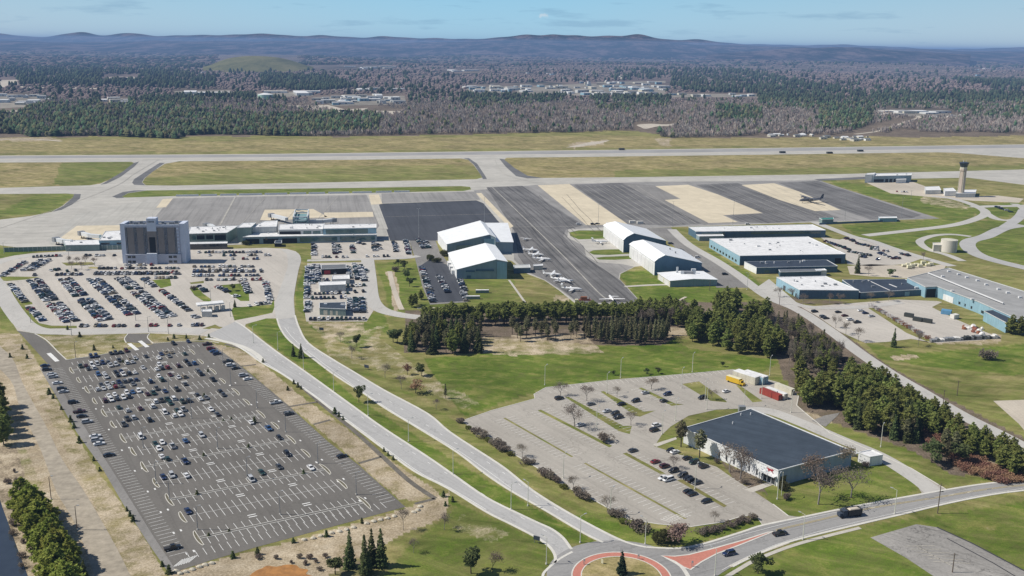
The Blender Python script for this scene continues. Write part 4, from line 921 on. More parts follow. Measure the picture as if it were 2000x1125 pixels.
# fixed ones in the open rows near the camera
for x, y, c in ((367, 1001, 'dark blue'), (319, 934, 'dark blue'), (364, 931, 'white'), (316, 894, 'white'), (313, 865, 'black'), (511, 925, 'dark green'), (545, 914, 'dark grey'), (607, 916, 'white'), (561, 889, 'black'), (490, 827, 'white'), (424, 811, 'dark grey'), (362, 863, 'blue')):
    P = G(x, y); put(P, math.radians(-57.5) + (0 if x % 2 else math.pi), 'open rows of the dark lot', c, 'sedan' if x % 3 else 'SUV', True)
for (A, d, n, L), name, fl in ((EW, 'left edge row ' + 'of the dark lot', None), (EE, 'right edge row ' + 'of the dark lot', None), (EN, 'top edge row ' + 'of the dark lot', None)):
    pass
for x, y, c, k in ((88, 716, 'dark blue', 'sedan'), (92, 724, 'black', 'SUV'), (101, 733, 'silver', 'sedan'), (104, 738, 'silver', 'SUV'), (112, 750, 'white', 'sedan'), (121, 762, 'black', 'SUV'), (124, 767, 'silver', 'sedan'), (143, 788, 'black', 'SUV'), (155, 806, 'maroon', 'pickup'), (160, 815, 'black', 'sedan'), (170, 826, 'silver', 'SUV'), (186, 854, 'white', 'sedan'), (189, 862, 'silver', 'SUV'), (194, 869, 'white', 'sedan'), (213, 891, 'black', 'sedan'), (337, 1073, 'black', 'pickup')):
    put(G(x, y), math.radians(28), 'left edge row ' + 'of the dark lot', c, k, True)
for x, y, c, k in ((405, 674, 'maroon', 'pickup'), (412, 683, 'red', 'SUV'), (418, 688, 'blue', 'sedan'), (424, 693, 'dark blue', 'SUV'), (445, 708, 'black', 'pickup'), (450, 715, 'white', 'SUV'), (460, 721, 'black', 'sedan'), (475, 735, 'silver', 'SUV'), (484, 742, 'white', 'sedan'), (538, 788, 'white', 'pickup'), (564, 810, 'dark grey', 'SUV'), (668, 893, 'black', 'sedan')):
    put(G(x, y), math.radians(33), 'right edge row ' + 'of the dark lot', c, k, True)
for x, y, c in ((178, 698, 'dark blue'), (188, 697, 'dark blue'), (217, 692, 'black'), (226, 691, 'dark grey'), (236, 690, 'black'), (247, 687, 'maroon'), (339, 673, 'black'), (368, 669, 'dark blue')):
    put(G(x, y), math.radians(-57), 'top edge row ' + 'of the dark lot', c, None)
# warehouse car park
for x, y, c, k in ((1092, 780, 'black', 'SUV'), (1154, 791, 'grey', 'sedan'), (1185, 805, 'silver', 'sedan'), (1201, 810, 'black', 'SUV'), (1207, 817, 'black', 'pickup'), (1213, 791, 'black', 'sedan'), (1241, 785, 'black', 'SUV'), (1260, 769, 'silver', 'sedan'), (1303, 772, 'dark blue', 'SUV'), (1296, 785, 'dark grey', 'hatchback'),
                   (1418, 766, 'white', 'sedan'), (1134, 832, 'silver', 'sedan'), (1236, 882, 'dark grey', 'sedan'), (1278, 842, 'black', 'minivan'), (1282, 833, 'white', 'SUV'), (1371, 779, 'black', 'SUV'),
                   (1280, 904, 'red', 'sedan'), (1298, 913, 'maroon', 'SUV'), (1315, 922, 'black', 'SUV'), (1333, 931, 'dark grey', 'SUV'), (1343, 936, 'black', 'sedan'), (1352, 941, 'black', 'SUV'), (1361, 945, 'dark grey', 'sedan'), (1295, 936, 'white', 'sedan'), (1305, 939, 'white', 'minivan'), (1318, 885, 'white', 'sedan'), (1309, 882, 'black', 'hatchback'),
                   (1342, 897, 'black', 'sedan'), (1355, 905, 'dark green', 'minivan'), (1374, 913, 'black', 'SUV'), (1344, 962, 'black', 'sedan'), (1352, 967, 'black', 'sedan'), (1379, 981, 'black', 'sedan')):
    put(G(x, y), SD + (math.pi if x % 2 else 0), W_[3:], c, k, True)
for x, y, h, c, k in ((1523, 1045, 22, 'black', 'pickup'), (1423, 1084, 203, 'dark blue', 'SUV')):
    put(G(x, y), math.radians(h), 'the cross road beyond the roundabout', c, k, True)
# terminal car park: columns running away from the loop road
C1 = [((22, 557), (50, 592), .95, 1), ((56, 602), (84, 627), .95, 1), ((66, 548), (99, 588), .97, 2), ((105, 594), (139, 629), .97, 2), ((127, 546), (157, 580), .97, 2), ((165, 586), (206, 627), .97, 2), ((183, 546), (214, 575), .97, 2), ((219, 580), (262, 616), .97, 2),
      ((238, 544), (264, 567), .97, 2), ((268, 571), (330, 621), .97, 2), ((279, 545), (304, 562), .9, 1), ((316, 569), (372, 611), .85, 1), ((374, 617), (393, 624), .8, 1)]
for i, (p, q, f, kk) in enumerate(C1):
    nm = nth(i + 1) + ' slanting row ' + 'of the hotel lot'
    if kk == 2: double(p, q, f, nm)
    else: row(p, q, f, nm)
row((3, 541), (52, 511), .95, 'curved left row ' + 'of the hotel lot'); double((52, 530), (88, 509), .95, 'upper left row ' + 'of the hotel lot'); row((62, 503), (121, 500), .8, 'roadside row ' + 'of the hotel lot'); row((40, 539), (80, 538), .3, 'short row ' + 'of the hotel lot')
row((100, 538), (160, 537), .85, 'bush row ' + 'of the hotel lot'); row((120, 532), (150, 529), .8, 'bush row ' + 'of the hotel lot'); row((96, 530), (116, 527), .9, 'bush row ' + 'of the hotel lot'); row((165, 500), (235, 500), .5, 'hotel approach row ' + 'of the hotel lot')
row((155, 638), (395, 636), .62, 'bottom edge row ' + 'of the hotel lot')
for y, x0, x1, f in ((519, 228, 300, .7), (525.5, 192, 354, .9), (534, 186, 350, .95), (536.5, 182, 350, .9), (544, 285, 342, .8)):
    row((x0, y), (x1, y - .6), f, ('hotel front row ' if y < 530 else 'row before the hotel ') + T)
for y, x0, x1, f in ((494, 385, 512, .55), (500, 400, 540, .6), (507, 410, 540, .3), (522, 376, 505, .75), (529, 376, 515, .92), (532, 376, 512, .9), (539.5, 374, 506, .95), (547.5, 400, 512, .9)):
    row((x0, y), (x1, y - .5), f, 'rows right of the hotel ' + 'of the hotel lot')
row((518, 552), (527, 588), .95, 'right end row ' + 'of the hotel lot'); row((476, 553), (486, 574), .9, 'right end row ' + 'of the hotel lot'); row((466, 601), (528, 592), .7, 'toll side row ' + 'of the hotel lot', cw=['white', 'white', 'silver', 'dark grey']); row((388, 560), (404, 572), .8, 'toll side row ' + 'of the hotel lot'); row((425, 561), (465, 582), .7, 'toll side row ' + 'of the hotel lot')
# rental yards
for i, (p, q, f) in enumerate([((602, 521), (600, 560), .95), ((612, 520), (610, 556), .95), ((622, 520), (621, 552), .9), ((600, 560), (600, 585), .8), ((603, 590), (600, 612), .9), ((612, 575), (680, 573), .95), ((606, 584), (680, 582), .9), ((678, 520), (684, 545), .95), ((692, 516), (700, 548), .95), ((704, 520), (709, 548), .95), ((712, 526), (713, 550), .8), ((684, 560), (712, 558), .8), ((682, 572), (714, 570), .6),
                     ((684, 584), (686, 612), .95), ((694, 583), (697, 612), .95), ((706, 583), (709, 612), .95), ((602, 625), (712, 624), .95), ((628, 548), (640, 548), .8), ((668, 560), (682, 560), .8), ((644, 535), (682, 534), .6)]):
    row(p, q, f, 'rental car yard', cw=['white', 'silver', 'dark grey', 'black', 'dark green', 'white', 'dark blue'])
# short stay and staff car parks
for i, (p, q, f) in enumerate([((613, 478), (613, 500), .95), ((653, 478), (655, 497), .9), ((660, 478), (664, 495), .5), ((687, 480), (690, 496), .9), ((730, 476), (732, 492), .8), ((738, 478), (742, 488), .8), ((640, 470), (690, 469), .7), ((692, 474), (712, 478), .8), ((620, 503), (678, 503), .6), ((700, 502), (760, 501), .5), ((770, 474), (774, 493), .95), ((792, 470), (799, 498), .95), ((815, 468), (828, 486), .95), ((830, 472), (838, 486), .9)]):
    row(p, q, f, 'short stay car park by the terminal')
for i, (p, q, f) in enumerate([((823, 522), (846, 592), .9), ((857, 540), (875, 573), 1), ((898, 548), (909, 570), .9), ((905, 572), (911, 590), .6)]): row(p, q, f, 'dark staff car park beside the hangar')
# right hand side car parks
for i, (p, q, f) in enumerate([((1612, 472), (1660, 489), .95), ((1650, 466), (1670, 473), .8), ((1672, 476), (1692, 481), .9), ((1688, 480), (1714, 485), .9), ((1698, 487), (1736, 492), .95), ((1716, 495), (1748, 507), .95), ((1656, 492), (1700, 500), .95), ((1680, 502), (1716, 508), .8), ((1758, 496), (1776, 501), .8), ((1740, 503), (1756, 506), .8), ((1943, 404), (1978, 416), .8)]): row(p, q, f, 'office car park behind the blue sheds', cw=['black', 'dark grey', 'dark blue', 'maroon', 'dark green', 'silver'])
for x, y, c, k in ((1591, 610, 'black', 'SUV'), (1607, 620, 'grey', 'SUV'), (1613, 623, 'black', 'sedan'), (1637, 611, 'black', 'sedan'), (1650, 618, 'maroon', 'sedan'), (1660, 626, 'white', 'SUV'), (1674, 631, 'black', 'pickup'), (1681, 608, 'white', 'sedan'), (1690, 613, 'dark blue', 'sedan'), (1702, 619, 'silver', 'sedan')):
    put(G(x, y), math.radians(20), 'works yard by the long blue building', c, k)
for x, y, c, k in ((1416, 537, 'black', 'SUV'), (1310, 477, 'grey', 'minivan'), (1330, 490, 'dark grey', 'SUV'), (1345, 500, 'white', 'sedan'), (1362, 504, 'white', 'minivan'), (1460, 439, 'white', 'SUV'), (1130, 439, 'white', 'SUV'), (1158, 439, 'black', 'SUV'), (1167, 438, 'black', 'sedan')):
    put(G(x, y), math.radians(10), 'hangar service road', c, k)
row((1735, 374), (1775, 376), .7, 'fire station forecourt'); row((1790, 375), (1860, 380), .5, 'fire station forecourt')
# drop cars that stand in the same place
used = {}; out_ = []
for c in sorted(CARS, key=lambda c: (not c['d'])):
    key = (round(c['p'].x / 2.0), round(c['p'].y / 2.0)); ok = True
    for dx in (-1, 0, 1):
        for dy in (-1, 0, 1):
            for q in used.get((key[0] + dx, key[1] + dy), ()):
                if (q - c['p']).length < 2.25: ok = False
    if ok: used.setdefault(key, []).append(c['p']); out_.append(c)
CARS = out_
CARS.sort(key=lambda c: c['p'].length)
NEAR = CARS[:300]; REST = CARS[300:]
def survey(p):
    a = unproj(np.array([p.x]), np.array([p.y]), np.array([p.z])); return a[0][0], a[1][0]
rows_ = {}
for c in NEAR: rows_.setdefault(c['row'], []).append(c)
flat_me = {}
for rn, cs in rows_.items():
    cs.sort(key=lambda c: survey(c['p'])[0])
    cnt = {}
    tot = {}
    for c in cs: tot[(c['c'], c['k'])] = tot.get((c['c'], c['k']), 0) + 1
    for i, c in enumerate(cs):
        kk = (c['c'], c['k']); cnt[kk] = cnt.get(kk, 0) + 1
        word = c['k']
        if 'cross road' in rn: lab = '%s %s driving on %s' % (c['c'], word, rn); grp = 'cars driving on the cross road'
        else:
            lead = ('only ' if tot[kk] == 1 else nth(cnt[kk]) + ' ') + c['c'] + ' ' + word
            lab = '%s%s, %s' % (lead, '' if tot[kk] == 1 else ' from the left', rn); grp = 'parked cars'
        c['label'] = lab; c['group'] = grp
for c in NEAR:
    if c['d']:
        src = car_source(c['k']); r = copy_tree(src, [])
        r.location = c['p']; r.rotation_euler = (0, 0, c['h'])
        for k, gk in kids_of(src):
            ck = k.copy(); COL.objects.link(ck); ck.parent = r; ck.color = COLRS[c['c']] + (1,)
            for g in gk: cg = g.copy(); COL.objects.link(cg); cg.parent = ck
    else:
        if c['k'] not in flat_me:
            mb, _ = car_flat(c['k']); o = mb.build('parked_car', ['car_paint', 'car_glass', 'tyre_rubber']); flat_me[c['k']] = o.data; bpy.data.objects.remove(o)
        r = bpy.data.objects.new('parked_car', flat_me[c['k']]); COL.objects.link(r); r.location = c['p']; r.rotation_euler = (0, 0, c['h'])
    r.color = COLRS[c['c']] + (1,); r.name = 'parked_car' if 'cross road' not in c['row'] else 'car'
    tag(r, c['label'], 'car', c['group'])
for k, v in list(CARSRC.items()):
    if k[0] == 'd':
        for ch in list(v.children):
            for g in list(ch.children): bpy.data.objects.remove(g)
            bpy.data.objects.remove(ch)
        bpy.data.objects.remove(v)
# the hundreds beyond the nearest three hundred: one mass
cn = sorted(COLRS); mats = []
for c in cn:
    simple('far_paint_' + c.replace(' ', '_'), COLRS[c], .35, .1, 1, spec=.5); mats.append('far_paint_' + c.replace(' ', '_'))
big = MB()
for c in REST:
    mb, _ = car_flat(c['k']); M = Matrix.Translation(c['p']) @ Matrix.Rotation(c['h'], 4, 'Z')
    o = len(big.v); big.v += [tuple(M @ Vector(v)) for v in mb.v]; big.f += [tuple(i + o for i in f) for f in mb.f]
    big.m += [cn.index(c['c']) if m == 0 else len(cn) + (0 if m == 1 else 1) for m in mb.m]
if REST:
    o = big.build('parked_cars', mats + ['car_glass', 'tyre_rubber']); o['kind'] = 'stuff'; o['label'] = 'hundreds of cars parked around the hotel and terminal'; o['group'] = 'parked cars'
print('CARS', len(CARS), 'near', len(NEAR), 'detailed', sum(c['d'] for c in NEAR))
# ------------------------------------------------------------------ building materials
def siding(name, col, pitch=0.6, depth=.12, var=.08, rough=.6):
    """profiled metal sheet: fine vertical ribs and rain streaks"""
    m, nt, b = newmat(name, rough, .4)
    P = coords(nt, 'World')
    sx = nt.nodes.new('ShaderNodeSeparateXYZ'); nt.links.new(P, sx.inputs[0])
    h = mth(nt, 'ADD', mth(nt, 'MULTIPLY', sx.outputs[0], .83), mth(nt, 'MULTIPLY', sx.outputs[1], .55))
    rib = mth(nt, 'FRACT', mth(nt, 'DIVIDE', h, pitch))
    r = ramp(nt, rib, [(0.0, 1 - depth), (.12, 1 - depth), (.2, 1.0), (1.0, 1.0)])
    s = noise(nt, mapping(nt, P, (.8, .8, .06)), 1.0, 4, .6)
    c = ramp(nt, noise(nt, P, .15, 4), [(.3, tuple(k * (1 - var) for k in col)), (.7, tuple(min(1, k * (1 + var)) for k in col))])
    c = mix(nt, 1.0, c, r, 'MULTIPLY'); c = mix(nt, 1.0, c, ramp(nt, s, [(.35, 1 - var * 1.6), (.6, 1.0)]), 'MULTIPLY')
    nt.links.new(c, b.inputs['Base Color']); return m
siding('white_wall', (.74, .75, .74)); siding('painted_shade_wall', (.34, .40, .47)); siding('pale_wall', (.56, .57, .55)); siding('light_blue_wall', (.26, .42, .50)); siding('teal_wall', (.24, .32, .36))
siding('navy_wall', (.075, .14, .20)); siding('blue_wall', (.12, .22, .33)); siding('green_wall', (.20, .27, .25)); siding('cream_wall', (.60, .57, .46)); siding('red_container', (.28, .045, .03), .35, .25)
siding('white_container', (.70, .68, .62), .35, .15); siding('green_container', (.045, .22, .18), .35, .2); siding('dark_container', (.045, .05, .045), .35, .2); siding('blue_container', (.12, .30, .48), .35, .2)
siding('white_roof', (.76, .76, .75), 5.5, .10, .10, .7)
siding('hangar_roof', (.84, .85, .85), 3.0, .10, .05, .5)
simple('dark_roof', (.060, .078, .100), .6, .16, .2, spec=.35, streak=((.9, .02, 1), math.radians(-57), .3))
simple('navy_roof', (.045, .06, .085), .7, .14, .2, streak=((.3, .02, 1), .3, .2)); simple('grey_roof', (.36, .36, .35), .85, .12, .15, streak=((.25, .01, 1), math.radians(-40), .22))
simple('mid_roof', (.16, .17, .18), .8, .15, .15); simple('tan_panel', (.24, .215, .20), .8, .08, .3); simple('hotel_panel', (.44, .46, .53), .8, .08, .3); simple('hotel_pier', (.55, .60, .70), .8, .06, .3)
simple('window_glass', (.02, .03, .04), .12, .3, .3, spec=.8); simple('teal_glass', (.07, .14, .14), .12, .3, .4, spec=.8); simple('dark_opening', (.015, .018, .02), .7, .2, 1)
simple('tower_concrete', (.50, .42, .34), .85, .07, .4); simple('metal_grey', (.30, .31, .32), .5, .12, 1.5, spec=.5, metal=.3); simple('steel_white', (.68, .70, .70), .5, .1, 1.5); simple('vent_white', (.66, .66, .65), .6, .1, 2)
simple('teal_steel', (.20, .33, .34), .6, .15, 1.0); simple('mustang_red', (.32, .03, .04), .5, .05, 3)
simple('tank_cream', (.62, .58, .50), .7, .06, .4); simple('wood_pole', (.14, .11, .085), .9, .2, 3); simple('galvanised', (.52, .53, .52), .5, .08, 2, metal=.4); simple('pale_pole', (.62, .62, .52), .7, .08, 2)
simple('rust_steel', (.26, .11, .06), .85, .25, 2); simple('cream_paint', (.72, .68, .48), .7, .1, 2); simple('bus_yellow', (.62, .40, .03), .4, .08, 1); simple('boulder', (.58, .53, .42), .9, .15, 2)

def W3(t): return G(t[0], t[1], t[2])
def base_of(pts):
    x = sum(p.x for p in pts) / len(pts); y = min(p.y for p in pts)
    return Vector((x, y, 0))
def wallbits(root, name, mat, A, B, items, proud=.05, label=None):
    """items (u0,u1,z0,z1) along ground line A->B: separate panels set proud of the wall"""
    d = Vector((B.x - A.x, B.y - A.y, 0)); L = d.length; d.normalize(); n = Vector((d.y, -d.x, 0))
    for (u0, u1, z0, z1) in items:
        mb = MB(); a = A + d * (u0 * L); b = A + d * (u1 * L)
        vs = []
        for (p, q) in ((a, b),):
            for z in (z0, z1):
                for off_ in (-.12, proud): vs += [p + n * off_ + Vector((0, 0, z)), q + n * off_ + Vector((0, 0, z))]
        # order: z0: in a,b ; out a,b ; z1: in a,b ; out a,b
        vs = [(v.x, v.y, v.z) for v in vs]
        mb.add(vs, [(2, 3, 7, 6), (0, 2, 6, 4), (3, 1, 5, 7), (4, 6, 7, 5), (0, 1, 3, 2), (1, 0, 4, 5)])
        part(mb, name, mat, root, label)
def grid_items(n, u0, u1, z0, z1, fill=.6):
    w_ = (u1 - u0) / n
    return [(u0 + i * w_ + w_ * (1 - fill) / 2, u0 + (i + 1) * w_ - w_ * (1 - fill) / 2, z0, z1) for i in range(n)]
def hall(name, label, cat, corners, h, wall, roof, parapet=.35, group=None, vents=0, seed=0, edge='steel_white', walls=None, vent_mat='vent_white', back=None):
    """flat roofed block. corners: survey roof corners at height h, front-left, front-right, back-right, back-left (3 given: the fourth is completed)"""
    P = [G(x, y, h) for x, y in corners]
    if len(P) == 3: P.append(P[0] + P[2] - P[1])
    A = sum(P[i].x * P[(i + 1) % len(P)].y - P[(i + 1) % len(P)].x * P[i].y for i in range(len(P)))
    if A < 0: P = P[::-1]
    root = empty(name, base_of(P), label, cat, group)
    poly = [(p.x, p.y) for p in P]
    part(MB().prism(poly, 0, h - .02, top=False), 'wall', wall, root)
    cx = sum(p[0] for p in poly) / len(poly); cy = sum(p[1] for p in poly) / len(poly)
    mb = MB(); mb.prism([(cx + (p[0] - cx) * 1.0, cy + (p[1] - cy) * 1.0) for p in poly], h - .3, h)
    part(mb, 'roof', roof, root)
    mb = MB(); n = len(P)
    for i in range(n):
        a, b = P[i], P[(i + 1) % n]; mb.bar((a.x, a.y, h + .1), (b.x, b.y, h + .1), .35, .34 + parapet * .2)
    part(mb, 'roof_edge', edge, root)
    rg = random.Random(seed)
    for k in range(vents):
        u, v = rg.uniform(.1, .9), rg.uniform(.12, .88)
        q = P[0] * ((1 - u) * (1 - v)) + P[1] * (u * (1 - v)) + P[2] * (u * v) + P[3] * ((1 - u) * v)
        s = rg.uniform(.5, 1.3); m = MB()
        if rg.random() < .5: m.box(q.x - s, q.y - s * .7, h, q.x + s, q.y + s * .7, h + s)
        else: m.tube((q.x, q.y, h), (q.x, q.y, h + s * 1.1), .35, .35, 8); m.tube((q.x, q.y, h + s * 1.1), (q.x, q.y, h + s * 1.1 + .3), .55, .3, 8)
        part(m, 'roof_vent', rg.choice([vent_mat, 'metal_grey']), root)
    return root, P
def gabled(name, label, cat, front, back, wall, roof, group=None, front_wall=None, left_wall=None, front_mat=None):
    """front/back: equal lists of roof points (x, y, z) left to right; walls drop to the ground"""
    F = [W3(t) for t in front]; Bk = [W3(t) for t in back]; n = len(F)
    root = empty(name, base_of(F + Bk), label, cat, group)
    mb = MB()
    def wallq(a, b, mi): mb.add([(a.x, a.y, 0), (b.x, b.y, 0), (b.x, b.y, b.z), (a.x, a.y, a.z)], [(0, 1, 2, 3)], mi)
    for i in range(n - 1): wallq(F[i], F[i + 1], 1); wallq(Bk[i + 1], Bk[i], 0)
    wallq(Bk[0], F[0], 2); wallq(F[-1], Bk[-1], 0)
    part(mb, 'wall', [wall, front_wall or wall, left_wall or wall], root)
    r = MB(); up = Vector((0, 0, .12)); dn = Vector((0, 0, -.28))
    ax = (F[0] - Bk[0]); ax.z = 0; ax.normalize(); lat = (F[-1] - F[0]); lat.z = 0; lat.normalize()
    Fo = [p + ax * .5 + up for p in F]; Bo = [p - ax * .5 + up for p in Bk]
    sl = (F[0].z - F[1].z) / max(.1, (F[0] - F[1]).length)
    Fo[0] = Fo[0] - lat * .5; Bo[0] = Bo[0] - lat * .5; Fo[-1] = Fo[-1] + lat * .5; Bo[-1] = Bo[-1] + lat * .5
    for i in range(n - 1):
        a, b, c, d = Fo[i], Fo[i + 1], Bo[i + 1], Bo[i]
        r.add([a, b, c, d, a + dn, b + dn, c + dn, d + dn], [(0, 1, 2, 3), (7, 6, 5, 4), (0, 4, 5, 1), (1, 5, 6, 2), (2, 6, 7, 3), (3, 7, 4, 0)])
    part(r, 'roof', roof, root)
    return root, F, Bk
def gnd(p): return Vector((p.x, p.y, 0))

# ------------------------------------------------------------------ hotel tower by the terminal
hA = G(248.5, 515); hB = G(354, 514.5); hd = (hB - hA); hL = hd.length; hd.normalize(); hn = Vector((-hd.y, hd.x, 0))
HH = 29.5
hotel = empty('hotel', gnd((hA + hB) / 2), 'tall grey hotel block with tan vertical panels among the parked cars', 'hotel')
def hq(u, v, z): return hA + hd * u + hn * v + Vector((0, 0, z))
def hbox(mb, u0, v0, z0, u1, v1, z1, mi=0):
    vs = [hq(u0, v0, z0), hq(u1, v0, z0), hq(u1, v1, z0), hq(u0, v1, z0), hq(u0, v0, z1), hq(u1, v0, z1), hq(u1, v1, z1), hq(u0, v1, z1)]
    return mb.add([tuple(v) for v in vs], [(0, 3, 2, 1), (4, 5, 6, 7), (0, 1, 5, 4), (1, 2, 6, 5), (2, 3, 7, 6), (3, 0, 4, 7)], mi)
DP = 15.0
part(hbox(MB(), 0, 0, 0, hL, DP, HH - .5), 'wall', 'hotel_panel', hotel)
for u0, u1 in ((-3.4, -.05), (hL + .05, hL + 3.9)): part(hbox(MB(), u0, .8, 0, u1, DP - .8, HH + 1.2), 'end_wall', 'hotel_pier', hotel, 'plain pale blue-grey end wall of the hotel')
m = hbox(MB(), .3, .3, HH - .48, hL - .3, DP - .3, HH - .3); part(m, 'roof', 'mid_roof', hotel)
m = MB()
for q in ((0, -.1, hL, .4), (0, DP - .4, hL, DP + .1)): hbox(m, q[0], q[1], HH - .45, q[2], q[3], HH + .8)
part(m, 'parapet', 'hotel_pier', hotel)
cu = hL * .50
part(hbox(MB(), cu - 3.4, -.25, HH - 4.5, cu + 3.4, 7, HH + 5.4), 'lift_tower', 'hotel_pier', hotel)
m = MB()
for k in range(5): hbox(m, cu - 2.4 + k * 1.0, -.33, HH + 2.3, cu - 1.8 + k * 1.0, -.26, HH + 3.4)
part(m, 'hotel_sign', 'navy_roof', hotel)
part(hbox(MB(), cu - 3.6, -.1, 7.5, cu + 3.4, .3, HH - 4.52), 'recess', 'tan_panel', hotel, 'dark brown recess in the middle of the hotel front')
part(hbox(MB(), cu - 2.4, -.16, 7.6, cu + 2.2, -.11, HH - 9), 'recess', 'dark_opening', hotel)
W0 = hL
cols = [(.05, .165), (.225, .34), (.61, .72), (.785, .912)]
for a, b in cols:
    part(hbox(MB(), a * W0, -.3, 7.6, b * W0, .2, HH - 1.5), 'tan_panel', 'tan_panel', hotel)
for a, ww in ((.012, .034), (.170, .022), (.197, .024), (.345, .026), (.376, .03), (.580, .026), (.725, .024), (.755, .026), (.917, .03)):
    m = hbox(MB(), a * W0, -.16, 7.6, (a + ww) * W0, .2, HH - 1.5); w_ = part(m, 'window', 'window_glass', hotel)
    m = hbox(MB(), (a + ww * .45) * W0, -.22, 7.7, (a + ww * .58) * W0, -.17, HH - 1.6)
    part(m, 'mullion', 'hotel_pier', w_)
for k in range(8):
    part(hbox(MB(), .958 * W0, -.5, 8.2 + k * 2.62, .995 * W0, .2, 9.1 + k * 2.62), 'balcony', 'hotel_pier', hotel)
part(hbox(MB(), -.4, -1.4, 0, hL + .4, .4, 7.4), 'podium', 'hotel_panel', hotel)
part(hbox(MB(), cu - 4.3, -3.2, 0, cu + 3.2, -.9, 8.4), 'entrance_bay', 'hotel_pier', hotel)
for (u, w2) in ((1.2, 2.6), (4.4, 2.6), (hL - 8.6, 2.6), (hL - 5.2, 2.6)):
    part(hbox(MB(), u, -1.48, 4.6, u + w2, -1.2, 6.4), 'window', 'window_glass', hotel)
    part(hbox(MB(), u, -1.48, .9, u + w2, -1.2, 2.7), 'window', 'window_glass', hotel)
for k, (u, v, s, hh) in enumerate(((5, 7, 2.0, 1.8), (9, 9, 1.4, 2.2), (12, 6, 1.2, 1.5), (14, 10, 1.8, 1.9), (hL - 9, 8, 2.2, 1.5), (hL - 15, 9, 1.3, 2.0), (17, 8, 1.0, 2.6), (hL - 5, 10, 1.4, 2.2), (2, 9, 1.0, 2.4), (hL - 12, 5, 1.0, 1.6))): part(hbox(MB(), u, v, HH - .25, u + s * 1.5, v + s, HH + hh - .5), 'rooftop_unit', 'metal_grey', hotel)
m = MB(); m.tube(hq(7, 5, HH), hq(7, 5, HH + 5), .08, .05, 5); m.tube(hq(cu + 1, 2, HH + 5), hq(cu + 1, 2, HH + 9), .08, .05, 5); part(m, 'antenna', 'metal_grey', hotel)

# ------------------------------------------------------------------ terminal buildings
TG = None
r, P = hall('terminal_wing', 'long low white roofed terminal front hall with teal glazing at the right end', 'terminal', [(474, 463.5), (736, 458.5), (734, 450), (500, 455.5)], 6, 'teal_wall', 'white_roof', vents=5, seed=1)
wallbits(r, 'window', 'teal_glass', gnd(P[0]), gnd(P[1]), [(.42, .70, 1.0, 5.0), (.72, .985, 1.0, 5.0)]); wallbits(r, 'window', 'dark_opening', gnd(P[0]), gnd(P[1]), [(.02, .12, .3, 4.4), (.15, .26, .3, 4.4), (.29, .40, .3, 4.4)])
r, P = hall('terminal_wing', 'raised pale blue walled terminal hall at the right end', 'terminal', [(631, 447), (735, 445), (735, 437.5), (632, 439)], 11, 'light_blue_wall', 'white_roof', vents=3, seed=2)
wallbits(r, 'window', 'teal_glass', gnd(P[0]), gnd(P[1]), [(.05, .84, 6.4, 10.3)]); wallbits(r, 'window', 'window_glass', gnd(P[1]), gnd(P[2]), [(.1, .9, 1, 10)])
r, P = hall('terminal_wing', 'middle terminal hall with a dark glazed band under its white roof', 'terminal', [(544, 449), (630, 448), (634, 437), (546, 438.5)], 10, 'pale_wall', 'white_roof', vents=8, seed=3)
wallbits(r, 'window', 'dark_opening', gnd(P[0]), gnd(P[1]), [(.02, .5, 3.5, 8.6)]); wallbits(r, 'window', 'teal_glass', gnd(P[0]), gnd(P[1]), [(.56, .74, 3.5, 8.6), (.78, .95, 3.5, 8.6)])
r, P = hall('terminal_wing', 'plain grey walled terminal block behind the canopy left of centre', 'terminal', [(489, 444.5), (540, 443), (542, 431), (516, 432.5)], 11, 'pale_wall', 'white_roof', vents=2, seed=4)
r, P = hall('terminal_wing', 'terminal link block with a flat white roof and glazed lower storey', 'terminal', [(463, 445), (490, 444), (500, 435), (474, 436)], 12.5, 'green_wall', 'white_roof', vents=1, seed=5)
r, P = hall('terminal_wing', 'low white terminal range running right from the hotel', 'terminal', [(367, 457), (443, 455), (466, 441), (372, 443.5)], 9, 'green_wall', 'white_roof', vents=12, seed=6, vent_mat='metal_grey')
wallbits(r, 'window', 'teal_glass', gnd(P[0]), gnd(P[1]), [(.02, .2, 4, 8.2)]); wallbits(r, 'window', 'window_glass', gnd(P[0]), gnd(P[1]), [(.22, .42, 4, 8.2), (.46, .64, 4, 8.2), (.68, .97, 3, 8.2)])
r, P = hall('entrance_canopy', 'thin white canopy over dark glazing beside the hotel', 'canopy', [(368, 477), (444, 475.5), (444, 472), (368, 473.5)], 4.6, 'window_glass', 'white_roof')
r, P = hall('terminal_wing', 'white terminal block immediately left of the hotel', 'terminal', [(193, 470), (242, 469), (242, 450.5), (206, 452)], 7.5, 'light_blue_wall', 'white_roof', vents=5, seed=7)
wallbits(r, 'window', 'window_glass', gnd(P[0]), gnd(P[1]), [(.08, .42, 4.2, 5.6), (.7, .95, 4.2, 5.6), (.3, .45, .2, 2.6)])
r, P = hall('gate_pier', 'long low white gate pier reaching left from the terminal', 'pier', [(128, 479), (194, 478), (196, 468.5), (124, 470)], 5, 'green_wall', 'white_roof', vents=3, seed=8)
